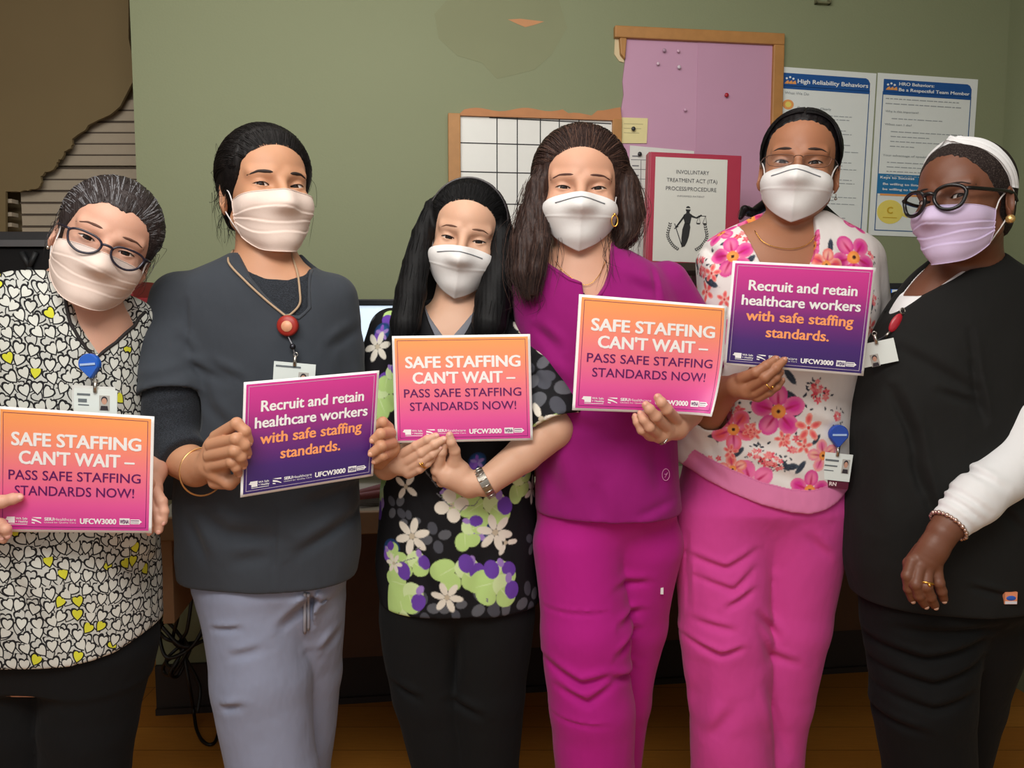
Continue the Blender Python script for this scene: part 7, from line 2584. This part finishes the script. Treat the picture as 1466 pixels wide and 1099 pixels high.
    hair_mesh(root, H, fn, HB, [(st, 0.0009), (lk, 0.0008)], world=tails, hi=H.pos + 0.16, lo=H.pos - 0.16)
    shp = [(2.6, 0.7), (2.7, 0.2), (2.2, -0.9), (0.8, -1.35), (-0.9, -1.3), (-2.2, -0.8), (-2.5, 0.2), (-2.1, 0.75), (0, 0.95), (1.6, 0.9)]
    glasses(root, H, plain('bronze_metal', (104, 70, 54), 0.3, 0.5, metal=0.5), shp, half=3.3, tube=0.085, y=-10.2, z=0.0, wrap=1.3, temple_z=0.5, tw=0.085)
    m = M(); sk_fn = lambda P: np.minimum(T.sdf(P, -0.011, r=0.02), top(P))
    m.tube(crom([hit(sk_fn, x, y, 1.5, 1.8) + [0, -0.0015, 0] for x, y in ((1080, 330), (1092, 346), (1112, 354), (1135, 356), (1155, 350), (1168, 336))], 4), 0.0009, 5); m.build('necklace', GOLD, root)
    c = W(1101, 551, 1.527); d = W(1111, 540, 1.524) - W(1090, 556, 1.54)
    m = M(); m.tube(ring_pts(c, d, 0.0102, 24), 0.0016, 8, closed=True); V_, F_, _ = sphere_geo(c + [0.004, -0.0095, -0.003], 0.0028, (0, 0, 1), 8, 10); m.add(V_, F_); m.build('ring', GOLD, root)
    e = H.Wd((7.9 * H.wide, 0.2, -4.6)); m = M(); m.tube([e, e - [0, 0, 0.008]], 0.0012, 6); V_, F_, _ = sphere_geo(e - [0, 0, 0.01], 0.003, (0, 0, 1), 8, 10); m.add(V_, F_); m.build('earring', SILVER, root)
    p = hit(top, 1195, 668, 1.4, 1.8)
    idcard('badge', 1196, 668, p[1] - 0.008, 46, 40, 6, 'white identity badge on a blue reel at the hem of the floral top', pic=(0.62, 0.1), lines=((-0.7, 0.15, 0.45, 0.07), (-0.7, 0.1, 0.05, 0.05), (-0.7, -0.1, -0.3, 0.03)),
           reel=(1201, 622, 14, (30, 72, 170)), rn=True, extra_card=(0.0, -0.78, (92, 20, 48), 'RN'), grp='identity badges')
    return dict(root=root, H=H, T=T, top=top)


# ================================================================== woman in black scrubs, white headband
def do_w6():
    H = Head(1343, 285, 1.555, yaw=-33, pitch=-1, roll=-4, scale=1.04, wide=1.0, hu=0.36, hl=0.28)
    T = Torso([(362, 1350, 1426, .058), (374, 1330, 1442, .072), (388, 1312, 1470, .086), (404, 1298, 1492, .098), (440, 1272, 1506, .112), (500, 1240, 1510, .124), (560, 1223, 1502, .132), (640, 1215, 1496, .138), (720, 1212, 1493, .142), (800, 1212, 1492, .145), (850, 1226, 1488, .145)], 1.66)
    hL = Hand([[(1392, 712, 1.50, 38), (1360, 750, 1.478, 29), (1350, 762, 1.472, 27), (1336, 786, 1.47, 25), (1328, 800, 1.468, 20)], [(1344, 776, 1.47, 20), (1336, 806, 1.468, 16)], [(1334, 778, 1.47, 18), (1312, 800, 1.472, 14)], [(1328, 796, 1.468, 16), (1322, 808, 1.467, 14)]],
              [[(1306, 803, 1.468, 11.5), (1299, 824, 1.462, 10.5), (1301, 842, 1.466, 9.4), (1306, 857, 1.474, 8)],
               [(1316, 811, 1.462, 12), (1311, 836, 1.452, 10.8), (1316, 852, 1.456, 9.6), (1324, 865, 1.465, 8.2)],
               [(1327, 815, 1.462, 12), (1326, 839, 1.450, 10.8), (1332, 854, 1.455, 9.6), (1338, 866, 1.464, 8.2)],
               [(1340, 814, 1.465, 11.5), (1344, 834, 1.456, 10.2), (1348, 846, 1.458, 9.2), (1351, 857, 1.465, 7.8)],
               [(1318, 786, 1.488, 13), (1302, 806, 1.498, 11.5), (1300, 826, 1.50, 10), (1304, 840, 1.50, 8.6)]])
    hh = hang_hand(1262, 700, 1.86)
    hR = Hand([[(1270, 600, 1.84, 36)] + hh[0][0]] + hh[0][1:], hh[1])
    sk = skin('skin_deep_brown', (116, 74, 54), (100, 46, 34), 0.45)
    HB = hairmat('cropped_grey_black_hair', (36, 27, 25), (96, 86, 80), (420, 420, 420), 0.85, (0.5, 0.85))
    spec = dict(base=(W(1350, 900, 1.66)[0], 1.66, 0), label='woman at far right in black scrubs with white headband and round black glasses', head=H, torso=T, skin=sk, brow=plain('brow_black', (40, 28, 26), 0.8), neck=(1386, 374, 1.655),
                neck_r=(0.054, 0.062), chest_z=W(0, 500, 1.55)[2], hands=[hL, hR], nail=plain('nail_pale', (214, 176, 156), 0.3),
                legs=[[(1318, 890, 1.655, .118), (1320, 1000, 1.645, .104), (1330, 1110, 1.64, .09)], [(1396, 890, 1.70, .112), (1378, 1000, 1.74, .09), (1358, 1110, 1.75, .076)]],
                pelvis=Torso([(790, 1228, 1484, .13), (855, 1240, 1470, .13), (930, 1290, 1415, .05)], 1.665),
                pants=fabric('black_soft_trousers', (15, 15, 15), sheen=0.02), face=dict(brow=1.9, brow_r=0.22, lash=0.07), ph=6.0,
                leg_wr=[([(1262, 940), (1330, 950), (1420, 925)], 7, 9), ([(1270, 975), (1340, 985), (1420, 955)], 6, 9), ([(1280, 1010), (1340, 1020), (1400, 1000)], 5, 9), ([(1270, 1050), (1330, 1055)], 5, 9), ([(1300, 910), (1440, 905)], 5, 9)])
    root, body, tr, pants, skin_fn = make(spec)
    A = lambda l: [W(a, b, y) for a, b, y, r in l]
    Rr = lambda l: [r for a, b, y, r in l]
    u1 = [(1482, 560, 1.58, .057), (1462, 655, 1.545, .057), (1398, 712, 1.500, .047), (1359, 751, 1.477, .036)]
    s1 = [(1472, 424, 1.655, .062), (1487, 500, 1.62, .070), (1480, 588, 1.585, .072)]
    s2 = [(1290, 450, 1.78, .052), (1276, 540, 1.83, .054), (1268, 620, 1.85, .05)]
    crew = [(1322, 335), (1328, 398), (1326, 421), (1340, 423), (1356, 414), (1390, 388), (1421, 362), (1426, 335)]
    V = [(1330, 375), (1327, 397), (1300, 432), (1262, 470), (1268, 484), (1282, 474), (1340, 424), (1427, 370), (1425, 335), (1340, 335)]
    nh = (W(1386, 374, 1.655), H.Wd((0, 2, -6)), 0.061)

    def under(P):
        f = smax(T.sdf(P, -0.009, r=0.02), W(0, 497, 1.55)[2] - P[:, 2], 0.01)
        f = frontcut(P, f, crew, 1.555, 1.67, 0.003, nh)
        g = sleeve(P, A(u1), Rr(u1)) + cuff_fade(P, A(u1)[-1], k=0.028) * (cloth(P, 0.002, 1.8, 1) + wr(P, [([(1345, 718), (1395, 760)], 3, 5), ([(1352, 705), (1405, 745)], 4, 6), ([(1362, 695), (1415, 735)], 3, 6), ([(1380, 650), (1420, 690)], 3, 8), ([(1410, 610), (1466, 625)], 4, 7), ([(1390, 670), (1440, 700)], 3, 7)], 1.46, 1.56))
        return np.minimum(f, g)
    garment(root, 'undershirt', fabric('white_knit', (232, 232, 232), wrinkle=0.25), under, T, 0.0042, extra=A(u1))
    WRK = [([(1290, 560), (1310, 620), (1320, 700)], 7, 9), ([(1300, 500), (1390, 560), (1400, 600)], 5, 12), ([(1310, 660), (1335, 740)], 6, 9), ([(1345, 560), (1400, 580)], 6, 8), ([(1390, 520), (1404, 600)], 8, 7), ([(1380, 835), (1440, 850)], 6, 6), ([(1250, 600), (1260, 760)], 4, 14), ([(1390, 470), (1396, 540)], 4, 6), ([(1420, 720), (1460, 760)], 5, 9)]

    def top(P):
        f = T.sdf(P)
        for l in (s1, s2): f = smin(f, sleeve(P, A(l), Rr(l)), 0.02)
        f = frontcut(P, f, V, 1.55, 1.67, 0.004, nh)
        f = f + (cloth(P, 0.002, 1.0, 5.4) + wr(P, WRK, 1.54, 1.66)) * cuff_fade(P, A(s1)[-1], A(s2)[-1])
        for l in (s1, s2): f = hollow(P, f, A(l), Rr(l))
        return np.maximum(f, -np.maximum(T.sdf(P, -0.012, False), P[:, 2] - T.z0 - 0.03))
    BS = fabric('black_scrub_cloth', (27, 27, 26), sheen=0.02)
    tp = garment(root, 'scrub_top', BS, top, T, 0.0045, extra=A(s1) + A(s2))
    m = M(); m.tube(edge_pts(top, V[5:8], 1.55, 0.004), 0.0028, 6); m.build('neckline_band', BS, tp)
    q = hit(top, 1444, 854, 1.2, 1.8)
    m = M(); q = q + [0, -0.005, 0]; m.box(q + [-0.012, -0.003, -0.012], q + [0.012, 0.006, 0.012]); lb = m.build('hem_label', plain('label_orange', (234, 150, 110), 0.6), tp)
    m = M(); V_, F_, _ = sphere_geo((0, 0, 0), 1, (0, 1, 0), 8, 16); m.add(q + [0, -0.003, 0] + V_ * np.array([0.0095, 0.0012, 0.005]), F_); m.build('label_mark', plain('label_blue', (52, 96, 190), 0.5), lb)
    m = M(); m.box(q + [-0.0115, -0.0034, -0.0115], q + [0.0115, -0.0028, -0.006]); m.build('label_mark', plain('label_pale', (226, 224, 230), 0.5), lb)
    surgical_mask(H, root, (MASKL, ELAST), top=-1.5, bot=-11.8, folds=1.3)
    fn, n_, c_ = hair_cap(H, 0.25, ((7.8, -7.2), (0.2, -2.0)), low=-6.5)
    hair_mesh(root, H, fn, HB, [], h=0.003, noise=0.03, freq=7)
    # twisted headband, broad folded cloth from the crown to behind the ears
    C = np.array((0, 0.8, 3.6)); Rr_ = np.array((7.5, 9.4, 8.0)) + 0.55
    nb, nw = 61, 17
    a0 = np.linspace(-1.82, 1.82, nb); Pts = np.zeros((nb, nw, 3)); In = np.zeros((nb, nw, 3))
    for i, a in enumerate(a0):
        wid = 3.5 * (0.45 + 0.55 * min(1, abs(a) / 0.5)) * (1 - 0.25 * max(0, abs(a) - 1.1))
        for j in range(nw):
            v = (j / (nw - 1) - 0.5)
            yc = -3.6 * math.cos(a) ** 1.0 + 1.6 * (1 - math.cos(a))
            p = np.array((math.sin(a), 0, math.cos(a)))
            y = yc + v * wid
            u = np.array((p[0] * 7.5, y - 0.8, p[2] * 8.0)) / np.array((7.5, 9.4, 8.0))
            sc = math.sqrt(max(0.05, 1 - u[1] ** 2))
            q_ = np.array((p[0] * 7.5 * sc, y, 3.6 + p[2] * 8.0 * sc))
            nrm_ = (q_ - C) / Rr_ ** 2; nrm_ /= np.linalg.norm(nrm_)
            fold = 0.55 + 0.25 * math.cos(v * math.pi) + 0.13 * math.sin(v * 22 + 1.5 * a + 2 * math.sin(3 * a)) + (0.7 * math.exp(-(a / 0.16) ** 2) * (0.6 + 0.4 * math.cos(v * 9 + a * 20)))
            Pts[i, j] = q_ + nrm_ * fold; In[i, j] = q_ + nrm_ * 0.1
    idx = np.arange(nb * nw).reshape(nb, nw); n = nb * nw
    qd = np.stack([idx[:-1, :-1], idx[:-1, 1:], idx[1:, 1:], idx[1:, :-1]], -1).reshape(-1, 4)
    ring = np.concatenate([idx[0, :], idx[1:, -1], idx[-1, -2::-1], idx[-2:0:-1, 0]]); rn = np.roll(ring, -1)
    m = M(); m.add(H.Wd(np.concatenate([Pts.reshape(-1, 3), In.reshape(-1, 3)])), np.concatenate([qd, qd[:, ::-1] + n, np.stack([ring, ring + n, rn + n, rn], 1)[:, ::-1]]))
    m.build('headband', fabric('white_band_cloth', (226, 226, 226), wrinkle=0.2), root)
    shp = [(2.5, 0.9), (2.6, 0.0), (1.9, -1.7), (0.4, -2.35), (-1.2, -2.0), (-2.2, -0.8), (-2.4, 0.4), (-1.7, 1.5), (0, 1.95), (1.7, 1.6)]
    glasses(root, H, plain('thick_black_acetate', (18, 18, 20), 0.25, 0.5), shp, half=3.3, tube=0.34, y=-10.8, z=-0.3, wrap=1.5, temple_z=1.0, bridge_z=0.8)
    e = H.Wd((8.2, 0.2, -4.4)); m = M(); V_, F_, _ = sphere_geo(e, 0.0085, (0, 0, 1), 12, 16); m.add(V_, F_); m.build('earring', plain('gold_pearl', (224, 186, 120), 0.25, 0.5, metal=0.7), root)
    c = W(1358, 752, 1.477); d = W(1392, 712, 1.50) - W(1350, 762, 1.472)
    m = M(); R_ = ring_pts(c, d, 0.034, 26, 1.0)
    for i, p in enumerate(R_):
        V_, F_, _ = sphere_geo(p, 0.0046 if i % 2 else 0.0038, (0, 0, 1), 6, 8); m.add(V_, F_)
    m.tube(R_, 0.0022, 6, closed=True)
    m.build('bracelet', plain('rose_silver', (206, 176, 164), 0.25, 0.5, metal=0.8), root)
    c = W(1326, 835, 1.4515); d = W(1326, 839, 1.450) - W(1327, 815, 1.462)
    m = M(); m.tube(ring_pts(c, d, 0.0118, 24), 0.0022, 8, closed=True); V_, F_, _ = sphere_geo(c + [0, -0.0118, 0.001], 0.0035, (0, 0, 1), 8, 10); m.add(V_, F_); m.build('ring', GOLD, root)
    return dict(root=root, H=H, T=T, top=top)


import time as _t
for nm, fnc in (('w1', do_w1), ('man', do_man), ('w2', do_w2), ('w3', do_w3), ('w5', do_w5), ('w6', do_w6)):
    if DEV and nm not in DEV: continue
    _t0 = _t.time()
    R = fnc()
    print(nm, 'built', round(_t.time() - _t0, 1))
    if nm == 'man':
        root, (c, u, w, n, hw, hh) = idcard('lanyard', 421, 541, R['top'] and hit(R['top'], 421, 530, 1.3, 1.8)[1] - 0.008, 60, 44, 5, 'cord lanyard with round red reel and white card on the man\'s chest', pic=(0.45, -0.1), lines=((-0.9, 0.3, 0.72, 0.06),), grp=None)
        m = M(); a = hit(R['top'], 410, 452, 1.3, 1.8) + [0, -0.006, 0]; rc = hit(R['top'], 414, 466, 1.3, 1.8) + [0, -0.010, 0]
        m.tube(crom([W(334, 358, 1.66)] + R['lan'] + [a], 5), 0.0022, 8); m.tube(crom([W(414, 352, 1.65)] + R['lan2'] + [a], 5), 0.0022, 8); m.build('neck_cord', plain('beige_cord', (176, 150, 122), 0.7), root)
        m = M(); rr = 15 / F * 1.54
        m.tube([rc + [0, 0.006, 0], rc + [0, -0.004, 0], rc + [0, -0.0075, 0]], [rr, rr, rr * 0.82], 28); ro = m.build('reel', plain('reel_red', (158, 44, 36), 0.4, 0.4), root)
        m = M(); m.tube([rc + [0, -0.0070, -0.001], rc + [0, -0.009, -0.001]], [rr * 0.55, rr * 0.5], 24); m.build('reel_cap', plain('reel_tan', (222, 160, 124), 0.4, 0.4), ro)
        m = M(); top_ = c + w * (hh + 0.014) + n * 0.002
        m.tube([rc - [0, 0, rr], rc * 0.4 + top_ * 0.6 + [0, -0.003, 0], top_], 0.0012, 6); m.build('cord', plain('clear_cord', (150, 150, 156), 0.3), root)
        m = M(); q = rc * 0.3 + top_ * 0.7; V_, F_, _ = sphere_geo(q + [0, -0.002, 0], 0.006, (0, 0, 1), 10, 12); m.add(V_, F_); m.build('swivel', plain('dark_steel', (60, 60, 66), 0.25, 0.5, metal=0.9), root)
    if nm == 'w6':
        p = hit(R['top'], 1278, 462, 1.3, 1.9)
        root, (c, u, w, n, hw, hh) = idcard('badge', 1258, 505, min(p[1], hit(R['top'], 1266, 508, 1.3, 1.9)[1] - 0.02), 46, 34, -14, 'white card clipped with a red holder to the black scrub neckline', pic=(2.0, 2.0) if False else (-0.3, -0.55), lines=(), grp='identity badges', tilt=-20)
        m = M(); k = p + [0, -0.012, 0]; d = W(1292, 445, p[1]) - W(1272, 478, p[1]); d /= np.linalg.norm(d)
        V_, F_, _ = sphere_geo((0, 0, 0), 1, (0, 0, 1), 12, 16); sd = np.cross(d, [0, -1.0, 0])
        m.add(k + V_[:, :1] * d * 0.021 + V_[:, 1:2] * sd * 0.010 + V_[:, 2:] * np.array([0, -1.0, 0]) * 0.005, F_); m.build('holder', plain('holder_red', (176, 34, 48), 0.3, 0.5), root)
        m = M(); m.tube(ring_pts(k + d * 0.027, (0.3, -1, 0.2), 0.006, 18), 0.0014, 6, closed=True); m.tube([k - d * 0.02, k - d * 0.028 + [-0.006, 0, -0.003]], 0.0028, 8); m.build('metal_ring', SILVER, root)
        m = M(); m.tube([k - d * 0.026 + [-0.004, 0, -0.002], c + w * hh], 0.0015, 6); m.build('cord', plain('dark_cord', (60, 60, 64), 0.5), root)
